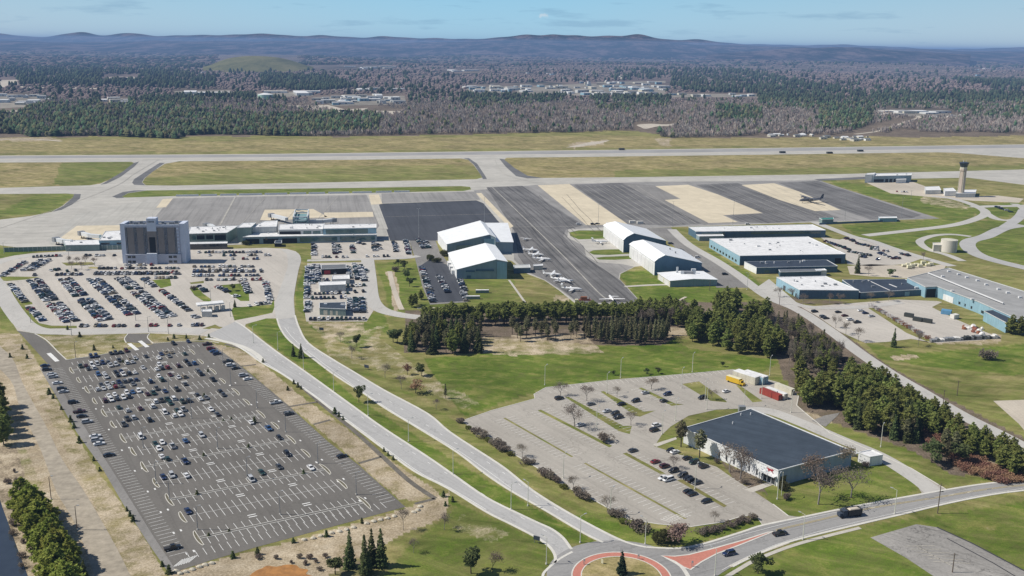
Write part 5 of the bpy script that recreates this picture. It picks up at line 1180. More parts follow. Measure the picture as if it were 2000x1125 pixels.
def jetbridge(label, path, z=4.4, w_=3.2, mat='steel_white'):
    P = [G(x, y, z) for x, y in path]; root = empty('jet_bridge', gnd(P[-1]), label, 'jet bridge', 'jet bridges along the terminal')
    m = MB()
    for a, b in zip(P[:-1], P[1:]): m.bar(a, b, w_, 2.9)
    part(m, 'tunnel', mat, root)
    e = P[-1]; d = (P[-1] - P[-2]).normalized(); m = MB(); m.bar(e, e + d * 4, w_ * 1.6, 3.6); part(m, 'cab', 'metal_grey', root)
    m = MB()
    for a in (P[-1], P[0] * .4 + P[-1] * .6):
        for s in (-1, 1): m.tube((a.x + s, a.y, 0), (a.x + s, a.y, a.z - 1.2), .25, .25, 6)
        m.box(a.x - 1.6, a.y - .5, .1, a.x + 1.6, a.y + .5, .9)
    part(m, 'undercarriage', 'tyre_rubber', root); return root
jetbridge('jet bridge ending furthest left beyond the low gate pier', [(140, 472), (125, 471), (112, 468)])
jetbridge('jet bridge above the left gate pier pointing at the apron', [(196, 462), (175, 460), (161, 456)])
jetbridge('jet bridge above the terminal centre pointing left at the apron', [(560, 428), (545, 424), (532, 421)])
jetbridge('thin pale jet bridge pointing right behind the middle hall', [(598, 433), (630, 432), (648, 430)], 5)
jetbridge('short jet bridge behind the terminal range right of the hotel', [(418, 445), (412, 441), (406, 440)], 6)
# open steel gate tower
P = [G(574, 437, 12), G(600, 437, 12), G(601, 411, 12), G(577, 411, 12)]
P = [G(573, 433, 9), G(600, 433, 9), G(603, 418, 9), G(577, 418, 9)]
root = empty('gate_tower', gnd(P[0]), 'open teal and white steel frame tower standing behind the terminal', 'frame tower')
m = MB(); m2 = MB()
for z in (4, 7.5, 10.5, 13.2):
    for i in range(4): (m if z > 5 else m2).bar(P[i] + Vector((0, 0, z - 9)), P[(i + 1) % 4] + Vector((0, 0, z - 9)), .8, .9)
part(m, 'ring_beam', 'steel_white', root)
for i in range(4): m2.bar((P[i].x, P[i].y, 0), (P[i].x, P[i].y, 13), .9, .9)
part(m2, 'column', 'teal_steel', root)
m = MB()
for i in range(4):
    for z in (7, 10): m.bar(P[i] + Vector((0, 0, z - 9)), P[(i + 1) % 4] + Vector((0, 0, z - 6)), .35, .35)
part(m, 'brace', 'teal_steel', root); m = MB(); m.prism([(p.x, p.y) for p in P], 9.2, 9.5); m.prism([(p.x, p.y) for p in P], 6.0, 6.3); part(m, 'floor', 'teal_steel', root)
# glass fence
a = G(9, 492.5); b = G(120, 489.5); c = G(240, 487.5); root = empty('glass_fence', gnd(b), 'long green glazed screen wall left of the hotel', 'screen wall')
m = MB()
for p, q in ((a, b), (b, c)): m.bar(p + Vector((0, 0, 1.9)), q + Vector((0, 0, 1.9)), .2, 3.6)
part(m, 'panel', 'green_wall', root)
for k in range(24):
    q = a.lerp(b, k / 12) if k <= 12 else b.lerp(c, (k - 12) / 12); part(MB().tube((q.x, q.y - .2, 0), (q.x, q.y - .2, 4.1), .12, .12, 5), 'post', 'steel_white', root)
# blast barriers beyond the apron
for k, (x0, x1) in enumerate(((344, 388), (392, 424), (430, 462), (467, 512), (517, 561), (566, 598), (603, 635), (641, 682), (688, 726), (734, 765), (770, 800))):
    a = G(x0, 383.8 - (x0 - 344) * .0185); b = G(x1, 383.8 - (x1 - 344) * .0185); root = empty('snow_barrier', gnd(a), '%s white barrier from the left along the far apron edge' % nth(k + 1), 'barrier', 'white barriers along the apron edge')
    m = MB(); m.bar(a + Vector((0, 0, 1)), b + Vector((0, 0, 1)), .6, 2.0); part(m, 'panel', 'steel_white', root)

# ------------------------------------------------------------------ hangars left of the taxiway
r, F, B = gabled('hangar', 'front white gabled hangar with teal end wall beside parked aircraft', 'hangar', [(892, 526.5, 7), (969, 506.5, 14.5), (990.5, 511, 13.0)], [(876, 494, 7), (948, 475, 14.5), (966, 479, 13.0)], 'white_wall', 'hangar_roof', front_wall='teal_wall', left_wall='white_wall')
wallbits(r, 'window', 'navy_wall', gnd(F[0]), gnd(F[2]), [(.18, .36, 5.2, 6.4), (.38, .74, 5.8, 7.2), (.20, .28, .2, 2.6)])
wallbits(r, 'door', 'light_blue_wall', gnd(F[0]), gnd(F[2]), [(.80, .995, .1, 12.6)])
wallbits(r, 'lean_to', 'vent_white', gnd(B[0]), gnd(F[0]), [(.2, .32, 0, 3.2), (.42, .54, 0, 3.2), (.64, .76, 0, 3.2)], proud=2.2)
r, F, B = gabled('hangar', 'rear white gabled hangar with dark teal end wall', 'hangar', [(873, 477, 9), (956, 458, 16), (968, 464, 14)], [(855, 454, 9), (938, 431, 16), (947, 436, 14)], 'white_wall', 'hangar_roof', front_wall='teal_wall')
wallbits(r, 'door', 'green_wall', gnd(F[0]), gnd(F[2]), [(.2, .52, .1, 8)]); wallbits(r, 'door', 'light_blue_wall', gnd(F[0]), gnd(F[2]), [(.76, .97, .1, 13)])
r, F, B = gabled('hangar', 'lower flat white hangar bay facing the apron taxiway', 'hangar', [(962, 472, 10), (1002, 473, 9)], [(946, 435.5, 10), (991, 435.5, 9)], 'pale_wall', 'hangar_roof', front_wall='teal_wall')
wallbits(r, 'door', 'dark_opening', gnd(F[1]), gnd(B[1]), [(.12, .5, .1, 7.6), (.55, .9, .1, 7.6)])
r, P = hall('ground_hut', 'small flat roofed office beside the front hangar by parked aircraft', 'hut', [(1004, 524), (1036, 523), (1034, 517), (1003, 518)], 4, 'navy_wall', 'pale_wall', vents=0, edge='steel_white')
r, P = hall('ground_hut', 'white portable cabin among the light aircraft', 'cabin', [(1042, 520), (1060, 519), (1060, 516), (1042, 517)], 3, 'cream_wall', 'white_roof')
# ------------------------------------------------------------------ hangars right of the taxiway
r, F, B = gabled('hangar', 'upper of two white gabled hangars with closed white doors', 'hangar', [(1218, 469, 10.5), (1224, 462.5, 13), (1238, 455.5, 15.5), (1301, 470.5, 6.5)], [(1179, 440, 10.5), (1186, 436, 13), (1202, 432.5, 15.5), (1262, 447, 6.5)], 'white_wall', 'hangar_roof', front_wall='navy_wall', left_wall='white_wall')
wallbits(r, 'hangar_door', 'vent_white', gnd(B[0]), gnd(F[0]), [(.06 + k * .15, .06 + k * .15 + .138, .1, 8.6) for k in range(6)], proud=.12)
r, F, B = gabled('hangar', 'lower of two white gabled hangars with blue end wall', 'hangar', [(1279, 511, 10.5), (1286, 504.5, 13), (1299, 498, 15.5), (1371, 513.5, 7)], [(1230, 477, 10.5), (1237, 472, 13), (1256, 468.5, 15.5), (1331, 488, 7)], 'white_wall', 'hangar_roof', front_wall='blue_wall', left_wall='white_wall')
wallbits(r, 'hangar_door', 'vent_white', gnd(B[0]), gnd(F[0]), [(.05 + k * .15, .05 + k * .15 + .138, .1, 8.6) for k in range(6)], proud=.12)
for u in (.42, .66):
    q = B[2].lerp(F[2], u) + (F[3] - F[2]) * .5; m = MB(); m.tube((q.x, q.y, q.z - .4), (q.x, q.y, q.z + 1.6), .6, .6, 8); part(m, 'roof_vent', 'metal_grey', r)
r, F, B = gabled('workshop', 'low white roofed workshop below the lower right hangar', 'workshop', [(1309, 548.5, 4.6), (1354, 544.5, 5.6), (1401, 546, 4.6)], [(1285, 533, 4.6), (1330, 529.5, 5.6), (1373, 530, 4.6)], 'cream_wall', 'hangar_roof', front_wall='teal_wall', left_wall='cream_wall')
wallbits(r, 'door', 'vent_white', gnd(B[0]), gnd(F[0]), [(.1, .45, .1, 3.6), (.55, .9, .1, 3.6)]); 
q = G(1345, 534, 5.6)
for dx, dy, s, hh in ((0, 0, 3.4, 1.8), (4, 3, 1.6, 3.2), (-8, 2, .7, 4.6), (-5, -2, 1.2, 2.6)):
    m = MB(); m.box(q.x + dx - s, q.y + dy - s * .5, 4.9, q.x + dx + s, q.y + dy + s * .5, 5.2 + hh); part(m, 'rooftop_unit', 'metal_grey' if s > 3 else 'steel_white', r)
# ------------------------------------------------------------------ blue works buildings
r, P = hall('shed', 'long low white roofed shed beyond the big blue shed', 'shed', [(1360, 452.5), (1613, 450), (1586, 438.5), (1345, 443.5)], 6.5, 'navy_wall', 'white_roof', vents=9, seed=11)
wallbits(r, 'window', 'teal_glass', gnd(P[0]), gnd(P[1]), [(.04, .22, 3.4, 5.6), (.42, .96, 3.8, 5.6)])
r, P = hall('shed', 'white porch block in front of the long low shed', 'shed', [(1366, 462), (1414, 461), (1410, 457), (1360, 458)], 4, 'teal_wall', 'white_roof')
r, P = hall('shed', 'big white roofed shed with pale blue side and navy front', 'shed', [(1445.5, 500), (1652, 496.5), (1578, 462.5), (1386, 466.5)], 7.6, 'navy_wall', 'white_roof', vents=16, seed=12)
A_, B_ = gnd(P[3]), gnd(P[0])
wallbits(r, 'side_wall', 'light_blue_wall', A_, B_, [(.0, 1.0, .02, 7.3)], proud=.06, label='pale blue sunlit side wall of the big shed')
wallbits(r, 'window', 'window_glass', A_, B_, [(.06 + k * .1, .11 + k * .1, 1.4, 3.2) for k in range(9)], proud=.12)
wallbits(r, 'door', 'dark_opening', gnd(P[0]), gnd(P[1]), [(.9, .96, .1, 4.5)], proud=.08)
r, P = hall('annex', 'low dark roofed annex in front of the big blue shed', 'annex', [(1478, 523), (1636, 520), (1615, 508), (1454, 511.5)], 4.8, 'navy_wall', 'navy_roof', vents=7, seed=13)
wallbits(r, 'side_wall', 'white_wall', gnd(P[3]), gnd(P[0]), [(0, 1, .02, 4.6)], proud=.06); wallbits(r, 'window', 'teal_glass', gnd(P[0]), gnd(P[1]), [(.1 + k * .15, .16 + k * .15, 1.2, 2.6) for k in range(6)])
r, P = hall('annex', 'tiny white fronted cabin at the foot of the dark annex', 'annex', [(1524, 532), (1604, 530), (1598, 526), (1521, 527)], 3.6, 'navy_wall', 'mid_roof')
r, P = hall('annex', 'small white flat roof porch beside the dark annex', 'porch', [(1595, 529), (1615, 528.5), (1610, 525), (1592, 526)], 3.9, 'white_wall', 'white_roof')
r, P = hall('shed', 'white roofed shed with pale blue side at the road bend', 'shed', [(1562, 566.5), (1678, 567.5), (1612, 539.5), (1517, 541.5)], 6.2, 'navy_wall', 'white_roof', vents=9, seed=14, vent_mat='metal_grey')
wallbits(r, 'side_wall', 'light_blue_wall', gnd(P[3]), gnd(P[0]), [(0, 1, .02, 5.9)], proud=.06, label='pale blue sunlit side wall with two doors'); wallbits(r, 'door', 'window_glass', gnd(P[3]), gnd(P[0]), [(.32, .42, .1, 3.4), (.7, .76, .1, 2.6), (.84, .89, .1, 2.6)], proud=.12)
r, P = hall('workshop_range', 'dark flat roofed range joining the white shed to the long grey works', 'workshop', [(1681, 572), (1812, 565), (1768, 545.5), (1645, 547)], 4.2, 'navy_wall', 'navy_roof', vents=6, seed=15)
m = MB(); a = G(1695, 547, 4.4); b = G(1738, 567, 4.4); m.bar(a, b, .5, .25); a = G(1737, 555, 4.4); b = G(1752, 561, 4.4); m.bar(a, b, .8, .3); part(m, 'roof_seam', 'vent_white', r)
wallbits(r, 'window', 'light_blue_wall', gnd(P[0]), gnd(P[1]), [(.66, .73, .1, 3.2)])
WK = [(1831, 560), (1870, 574.5), (1910, 589), (2000, 629), (2120, 680), (2220, 640), (2060, 588), (1852, 523.5), (1772, 543), (1808, 561)]
P = [G(x, y, 7.4) for x, y in WK]; root = empty('works_building', base_of(P[:7]), 'very long grey roofed works building with pale blue wall at right', 'factory')
pl = [(p.x, p.y) for p in P]; part(MB().prism(pl, 0, 7.38, top=False), 'wall', 'light_blue_wall', root); part(MB().prism(pl, 7.1, 7.4), 'roof', 'grey_roof', root)
m = MB()
for a, b in zip(P, P[1:] + P[:1]): m.bar(a + Vector((0, 0, .12)), b + Vector((0, 0, .12)), .5, .45)
part(m, 'roof_edge', 'pale_wall', root)
m = MB(); m.bar(G(1813, 533, 8.4), G(1960, 592, 8.4), .7, .7)
for t in np.linspace(0, 1, 8): q = G(1813, 533, 8).lerp(G(1960, 592, 8), t); m.bar((q.x, q.y, 7.3), (q.x, q.y, 8.4), .3, .3)
part(m, 'roof_duct', 'vent_white', root)
rg = random.Random(5)
for k, (x, y) in enumerate(((1853, 531), (1872, 537), (1888, 543), (1909, 549), (1926, 557), (1950, 566), (1968, 573), (1992, 582), (1841, 541), (1860, 570), (1899, 586))):
    q = G(x, y, 7.4); m = MB(); m.box(q.x - 1, q.y - .8, 7.38, q.x + 1, q.y + .8, 8.6); part(m, 'roof_vent', 'vent_white', root)
wallbits(root, 'dock_door', 'white_wall', gnd(P[0]), gnd(P[1]), [(.35, .85, .1, 4.2)], proud=.3)
wallbits(root, 'window', 'window_glass', gnd(P[1]), gnd(P[2]), [(.1, .2, 1.2, 3), (.4, .46, 1.2, 3), (.7, .78, 1.2, 3)]); wallbits(root, 'window', 'window_glass', gnd(P[2]), gnd(P[3]), [(.1 + k * .2, .16 + k * .2, 1.2, 3) for k in range(4)])
wallbits(root, 'door', 'dark_opening', gnd(P[-1]), gnd(P[0]), [(.1, .9, .1, 6)], proud=.08)
r, P = hall('works_annex', 'upper dark roofed box jutting from the long works wall', 'annex', [(1938, 601), (1967, 596.5), (1933, 581), (1909, 588)], 7.0, 'light_blue_wall', 'navy_roof', edge='pale_wall')
r, P = hall('works_annex', 'lower blue walled annex with dark roof at the yard corner', 'annex', [(1966, 631), (2010, 618), (1960, 604), (1922, 608)], 6.2, 'light_blue_wall', 'navy_roof', edge='pale_wall')
P = [G(x, y, 7.4) for x, y in ((1862, 521.5), (2060, 583), (2200, 575), (1990, 520), (1950, 510), (1900, 514))]
# ------------------------------------------------------------------ warehouse with the running horse emblem
r, P = hall('warehouse', 'large white warehouse with dark blue roof and a red horse emblem', 'warehouse', [(1520.5, 919.5), (1664, 881), (1467, 799), (1336, 836.5)], 6.6, 'white_wall', 'dark_roof', edge='white_wall', vents=0)
A_, B_, C_, D_ = [gnd(p) for p in P]
# long sunlit wall runs D_->A_
wallbits(r, 'side_wall', 'painted_shade_wall', A_, B_, [(0, 1, .02, 6.5)], proud=.05, label='end wall of the warehouse with its shade painted blue-grey')  # blue-grey panel over the white siding, the end's shade put into its colour
wallbits(r, 'window', 'window_glass', D_, A_, [(.40 + k * .078, .414 + k * .078, .9, 3.4) for k in range(6)], proud=.08)
wallbits(r, 'entrance', 'window_glass', D_, A_, [(.845, .985, .3, 3.6)], proud=.10); wallbits(r, 'awning', 'white_wall', D_, A_, [(.835, .99, 3.7, 4.1)], proud=1.6)
wallbits(r, 'window', 'window_glass', A_, B_, [(.03, .11, .4, 3.9)], proud=.08); wallbits(r, 'pilaster', 'white_wall', D_, A_, [(.82 + k * .04, .824 + k * .04, 0, 3.7) for k in range(5)], proud=.3)
d = (A_ - D_).normalized(); nrm = Vector((d.y, -d.x, 0)); o0 = D_ + d * ((A_ - D_).length * .925)
EM = [(-1.5, .55), (-1.1, .9), (-.55, .75), (0, .85), (.35, .7), (.75, 1.0), (1.15, .95), (1.5, .6), (1.25, .5), (1.05, .62), (.85, .3), (.95, -.2), (1.35, -.55), (1.15, -.7), (.65, -.3), (.35, -.05), (-.15, -.02), (-.5, -.2), (-.35, -.6), (-.6, -.75), (-.85, -.25), (-.95, .2), (-1.2, .35)]
m = MB(); vs = [tuple(o0 + d * (x * 1.25) + nrm * .14 + Vector((0, 0, 5.2 + z * 1.0))) for x, z in EM]
tri = tessellate_polygon([[Vector((x, z, 0)) for x, z in EM]]); m.add(vs, [tuple(t) for t in tri]); part(m, 'horse_emblem', 'mustang_red', r, 'small red galloping horse emblem at the wall corner')
for x, y in ((1447, 811), (1466, 810), (1431, 828)): q = G(x, y, 6.6); m = MB().tube((q.x, q.y, 6.5), (q.x, q.y, 7.6), .25, .25, 8); part(m, 'roof_vent', 'vent_white', r)
q = G(1449, 799, 3); m = MB(); m.box(q.x - 1.5, q.y - 1.2, 0, q.x + 1.5, q.y + 1.2, 4.6); part(m, 'rear_unit', 'metal_grey', r)
r, P = hall('plant_room', 'small plain white outbuilding right of the warehouse', 'outbuilding', [(1699.5, 893), (1724.5, 889), (1702, 879), (1677, 884)], 4.0, 'white_wall', 'white_roof', edge='white_wall')
m = MB(); a = G(1666, 896); b = G(1675, 894); m.bar(a + Vector((0, 0, 2.6)), b + Vector((0, 0, 2.6)), 2.5, .3); m.bar(a + Vector((0, 2, 1.2)), b + Vector((0, 2, 1.2)), .3, 2.4); part(m, 'link_passage', 'pale_wall', r)
# ------------------------------------------------------------------ rental yard sheds, toll canopy
r, P = hall('rental_shed', 'white roofed rental shed with grey front, middle of the yard', 'shed', [(625, 558), (675, 556), (675, 549), (622, 551)], 4.6, 'pale_wall', 'white_roof')
r, P = hall('rental_canopy', 'long grey roofed canopy at the back of the rental yard', 'canopy', [(628, 526), (676, 524), (676, 517), (628, 518.5)], 4.2, 'dark_opening', 'mid_roof')
wallbits(r, 'door', 'mustang_red', gnd(P[0]), gnd(P[1]), [(.1, .35, .2, 3.2)]); 
r, P = hall('rental_kiosk', 'small white roofed kiosk below the long grey canopy', 'kiosk', [(648, 546), (683, 545), (682, 537), (650, 538)], 3.4, 'pale_wall', 'white_roof')
r, P = hall('rental_office', 'dark roofed rental office at the front of the yard', 'office', [(624, 602), (675, 604), (675, 591), (624, 592)], 4.4, 'green_wall', 'navy_roof', vents=2, seed=21)
wallbits(r, 'window', 'cream_wall', gnd(P[0]), gnd(P[1]), [(.15, .3, .3, 3.2), (.4, .5, .3, 3.2), (.62, .7, .3, 3)])
a = G(384, 595, 5); b = G(436, 590, 5); root = empty('toll_canopy', gnd(a), 'long white toll plaza canopy at the car park exit', 'canopy')
m = MB(); m.bar(a, b, 6.5, .9); part(m, 'roof', 'white_roof', root)
for t in (.15, .4, .65, .88):
    q = a.lerp(b, t); part(MB().bar((q.x, q.y, 0), (q.x, q.y, 4.6), .4, .4), 'post', 'steel_white', root); m = MB(); m.box(q.x + .8, q.y - 1.4, .1, q.x + 2.6, q.y + 1.2, 2.9); part(m, 'toll_booth', 'pale_wall', root)
r, P = hall('toll_office', 'small white toll office right of the canopy', 'office', [(394, 609), (414, 609), (412, 604), (394, 605)], 3.4, 'pale_wall', 'white_roof')
r, P = hall('bus_shelter', 'dark shelter on the verge before the terminal front', 'shelter', [(536, 475), (550, 475), (550, 470), (538, 470)], 3.2, 'dark_opening', 'navy_roof')
# ------------------------------------------------------------------ fire station, control tower
r, P = hall('fire_station', 'grey fire station with big bay doors beside the taxiway', 'fire station', [(1706, 344), (1780, 342.5), (1781, 338.5), (1700, 339.5)], 8.5, 'teal_wall', 'white_roof', vents=3, seed=31)
wallbits(r, 'bay_door', 'dark_opening', gnd(P[0]), gnd(P[1]), [(.32 + k * .11, .40 + k * .11, .2, 4.6) for k in range(4)]); wallbits(r, 'window', 'dark_opening', gnd(P[0]), gnd(P[1]), [(.02, .28, 1, 4.4)])
r, P = hall('fire_station_office', 'tall white walled office at the left end of the fire station', 'office', [(1690, 341.5), (1707, 341), (1710, 337.5), (1694, 338.5)], 10, 'white_wall', 'white_roof')
r, P = hall('fire_station_porch', 'low white porch before the fire station bays', 'porch', [(1750, 351), (1770, 350.5), (1769, 348), (1751, 348.5)], 4.5, 'white_wall', 'white_roof')
r, P = hall('airfield_store', 'grey walled store between the fire station and tower', 'store', [(1808, 372), (1838, 371.5), (1834, 364), (1806, 365)], 4.5, 'pale_wall', 'white_roof')
r, P = hall('airfield_store', 'white store immediately left of the control tower', 'store', [(1846, 374), (1868, 373.5), (1861, 367), (1843, 368)], 5.5, 'white_wall', 'white_roof')
r, P = hall('tower_base', 'grey low building wrapped round the control tower foot', 'offices', [(1867, 378), (1905, 378), (1907, 370.5), (1871, 371)], 4.5, 'pale_wall', 'white_roof')
t0 = G(1875.5, 383.5); root = empty('control_tower', gnd(t0), 'tall tan air traffic control tower with black cab', 'control tower')
def oct_(r_, z): return [(t0.x + r_ * math.cos(math.pi / 8 + k * math.pi / 4), t0.y + r_ * math.sin(math.pi / 8 + k * math.pi / 4), z) for k in range(8)]
part(MB().loft([oct_(3.7, 0), oct_(3.35, 29)]), 'shaft', 'tower_concrete', root)
m = MB()
for k in (3, 5, 7): a = k * math.pi / 4 + math.pi / 8 * 2; m.bar((t0.x + 3.55 * math.cos(a), t0.y + 3.55 * math.sin(a), 0), (t0.x + 3.4 * math.cos(a), t0.y + 3.4 * math.sin(a), 29), .8, .5)
part(m, 'rib', 'cream_wall', root)
part(MB().loft([oct_(3.4, 29), oct_(4.1, 30.2), oct_(4.1, 32.2)]), 'gallery', 'tower_concrete', root)
part(MB().loft([oct_(3.6, 32.2), oct_(3.7, 34.2)]), 'service_floor', 'cream_wall', root)
cab = part(MB().loft([oct_(3.9, 34.2), oct_(5.1, 38.6)]), 'cab', 'window_glass', root); part(MB().loft([oct_(5.3, 38.6), oct_(5.3, 39.3), oct_(3.0, 39.9)]), 'roof', 'navy_roof', root)
m = MB(); m.tube((t0.x + 2, t0.y, 39.8), (t0.x + 2, t0.y, 42.5), .12, .06, 5); m.tube((t0.x - 1, t0.y, 39.8), (t0.x - 1, t0.y, 41.6), .3, .3, 8); part(m, 'antenna', 'steel_white', root)
# tank
q = G(1856, 493); root = empty('storage_tank', gnd(q), 'round cream storage tank inside the curved access road', 'tank')
R = 6.6; part(MB().tube((q.x, q.y + 4, 0), (q.x, q.y + 4, 10.2), R, R, 40, cap=True), 'shell', 'tank_cream', root, smooth=False)
m = MB().tube((q.x, q.y + 4, 10.21), (q.x, q.y + 4, 10.8), R - .1, .6, 40); part(m, 'roof', 'cream_wall', root)
m = MB(); [m.bar((q.x + 2.6 + s * .25, q.y + 4 - R * .93 - .25, 0), (q.x + 2.6 + s * .25, q.y + 4 - R * .93 - .25, 11), .07, .07) for s in (-1, 1)]; [m.bar((q.x + 2.35, q.y + 4 - R * .93 - .25, z * .5), (q.x + 2.85, q.y + 4 - R * .93 - .25, z * .5), .05, .05) for z in range(1, 22)]; part(m, 'ladder', 'metal_grey', root)
r, P = hall('pump_house', 'cream pump house left of the round tank', 'pump house', [(1824, 479), (1840, 479), (1838, 474), (1822, 474.5)], 5.4, 'cream_wall', 'tank_cream')
r, P = hall('airside_cabin', 'green roofed cabin on the apron edge', 'cabin', [(1606, 429), (1628, 428.5), (1628, 425), (1600, 426)], 4, 'green_wall', 'green_container')
r, P = hall('airside_cabin', 'long white trailer cabin on the apron edge', 'cabin', [(1718, 426.5), (1752, 426), (1751, 423), (1716, 423.5)], 3.6, 'light_blue_wall', 'white_roof')
a = G(1600, 439); b = G(1755, 432); m = MB(); m.bar(a + Vector((0, 0, .9)), b + Vector((0, 0, .9)), .3, 1.8); o = part(m, 'security_fence', 'navy_wall', None) if False else m.build('security_fence', 'navy_wall'); tag(o, 'dark security fence along the near apron edge', 'fence')
# ------------------------------------------------------------------ trees
foliage('pine_needles', (.070, .095, .028), (.28, .305, .09), .45)
foliage('bank_needles', (.080, .115, .020), (.31, .33, .070), .3)
foliage('spruce_needles', (.045, .068, .030), (.17, .205, .080), .4)
foliage('blue_spruce_needles', (.018, .038, .026), (.060, .095, .062), .3)
foliage('dull_pine_needles', (.085, .090, .050), (.25, .24, .13), .4)
foliage('bare_twigs', (.12, .098, .080), (.27, .225, .185), .35)
foliage('red_buds', (.15, .115, .085), (.27, .215, .165), .3)
foliage('pink_buds', (.20, .13, .11), (.36, .26, .23), .2)
foliage('brown_brush', (.18, .10, .065), (.42, .26, .18), .4, 1.0)
foliage('bright_shrub', (.07, .085, .02), (.20, .21, .05), .3, 1.2)
foliage('olive_shrub', (.05, .055, .02), (.12, .12, .045), .3, 1.2)
simple('bark', (.085, .068, .055), .95, .25, 3.0, world=False); simple('pale_bark', (.26, .235, .21), .95, .2, 3.0, world=False)
def leafcloud(n, rg, sample, size, flat=.4, cards=True):
    """n small leaf clumps (two crossed ragged triangles each) at points given by sample()"""
    V = []; F = []
    for i in range(n):
        c, nrm = sample()
        s = size * rg.uniform(.55, 1.35)
        for q in range(2 if cards else 1):
            a = np.array([rg.gauss(0, 1), rg.gauss(0, 1), rg.gauss(0, flat)]); b = np.array([rg.gauss(0, 1), rg.gauss(0, 1), rg.gauss(0, flat)])
            a /= np.linalg.norm(a) + 1e-6; b -= a * a.dot(b); b /= np.linalg.norm(b) + 1e-6
            o = len(V); V += [tuple(c - a * s * .6 - b * s * .35), tuple(c + a * s * .7 - b * s * .2), tuple(c + b * s * .65 + a * rg.uniform(-.3, .3) * s)]; F.append((o, o + 1, o + 2))
    return V, F
def make_tree(kind, seed, H_=15.0, R_=4.0, n=1500, base=.18, size=.75, mat=None, trunkmat='bark'):
    """returns (trunk mesh, crown mesh), foot at the origin"""
    rg = random.Random(seed); tr = MB(); V = []; F = []
    def leaf(sample, k, s, flat=.4):
        v, f = leafcloud(k, rg, sample, s, flat); o = len(V); V.extend(v); F.extend([tuple(i + o for i in t) for t in f])
    lean = (rg.uniform(-.02, .02) * H_, rg.uniform(-.02, .02) * H_)
    if kind in ('pine', 'spruce', 'slim'):
        tr.tube((0, 0, 0), (lean[0] * .5, lean[1] * .5, H_ * .5), H_ * .018, H_ * .012, 6); tr.tube((lean[0] * .5, lean[1] * .5, H_ * .5), (lean[0], lean[1], H_ * .96), H_ * .012, .03, 6)
        lev = 17 if kind == 'pine' else 20
        pads = []
        for i in range(lev):
            t = i / (lev - 1); z = H_ * (base + (1 - base) * t)
            if kind == 'pine': r = R_ * (math.sin(math.pi * min(1, (t * .78 + .2))) ** .7) * rg.uniform(.72, 1.15); nb = 5 if t < .85 else 3
            elif kind == 'spruce': r = R_ * (1 - t) ** .85 * rg.uniform(.88, 1.1) + .15; nb = 6
            else: r = R_ * (1 - t * .72) * rg.uniform(.7, 1.2); nb = 4
            a0 = rg.uniform(0, 6.28)
            for k in range(nb):
                a = a0 + k * 6.283 / nb + rg.uniform(-.35, .35); rr = r * rg.uniform(.65, 1.12)
                if kind == 'pine' and rg.random() < .10: continue
                drop = (.12 if kind == 'pine' else -.28) * rr
                tip = (lean[0] * t + math.cos(a) * rr, lean[1] * t + math.sin(a) * rr, z + drop)
                pads.append((t, a, rr, z, drop))
                if rr > 1.0 and i % 2 == 0: tr.tube((lean[0] * t, lean[1] * t, z), (tip[0] * .85, tip[1] * .85, z + drop * .85), .09, .03, 3, cap=False)
        tot = sum(p[2] ** 1.4 for p in pads)
        for (t, a, rr, z, drop) in pads:
            k = max(2, int(n * rr ** 1.4 / tot / 2))
            def smp():
                u = rg.uniform(.18, 1.0) ** .75; w_ = rr * .42 * (1.1 - .5 * u)
                th = rg.gauss(0, 1) * w_ * .5
                return np.array([lean[0] * t + math.cos(a) * rr * u - math.sin(a) * th, lean[1] * t + math.sin(a) * rr * u + math.cos(a) * th, z + drop * u + rg.gauss(0, .16 * (1 + rr * .18))]), None
            leaf(smp, k, size * (.8 + .3 * rr / R_), .45)
        for _ in range(10): leaf(lambda: (np.array([lean[0] + rg.gauss(0, .25), lean[1] + rg.gauss(0, .25), H_ * rg.uniform(.93, 1.0)]), None), 2, size * .7, 1.0)
    elif kind == 'bare':
        def grow(p, d, L, r, lvl):
            q = p + d * L; tr.tube(p, q, r, r * .62, 4 if lvl < 2 else 3, cap=False)
            if lvl >= 4:
                leaf(lambda: (np.array(p.lerp(q, rg.uniform(.3, 1.2))) + np.array([rg.gauss(0, .6), rg.gauss(0, .6), rg.gauss(0, .6)]), None), 13, size, 1.0); return
            for k in range(3 if lvl < 3 else 2):
                ax = Vector((rg.gauss(0, 1), rg.gauss(0, 1), rg.gauss(0, .5))).normalized()
                nd = (d + ax * rg.uniform(.45, .8)).normalized(); nd.z = max(nd.z, -.05) + .12; nd.normalize()
                grow(p.lerp(q, rg.uniform(.65, 1.0)), nd, L * rg.uniform(.62, .82), r * .58, lvl + 1)
        grow(Vector((0, 0, 0)), Vector((lean[0] * .2, lean[1] * .2, 1)).normalized(), H_ * .34, H_ * .018, 0)
        s = H_ / max(v[2] for v in tr.v); 
        tr.v = [(v[0] * R_ / (H_ * .38) , v[1] * R_ / (H_ * .38), v[2] * s) for v in tr.v]; V[:] = [(v[0] * R_ / (H_ * .38), v[1] * R_ / (H_ * .38), v[2] * s) for v in V]
    elif kind == 'shrub':
        for k in range(7):
            a = rg.uniform(0, 6.28); tr.tube((0, 0, 0), (math.cos(a) * R_ * .6, math.sin(a) * R_ * .6, H_ * rg.uniform(.5, .9)), .06, .02, 3, cap=False)
        lobes = [(rg.uniform(-.5, .5) * R_, rg.uniform(-.5, .5) * R_, H_ * rg.uniform(.4, .7), rg.uniform(.4, .65)) for _ in range(6)]
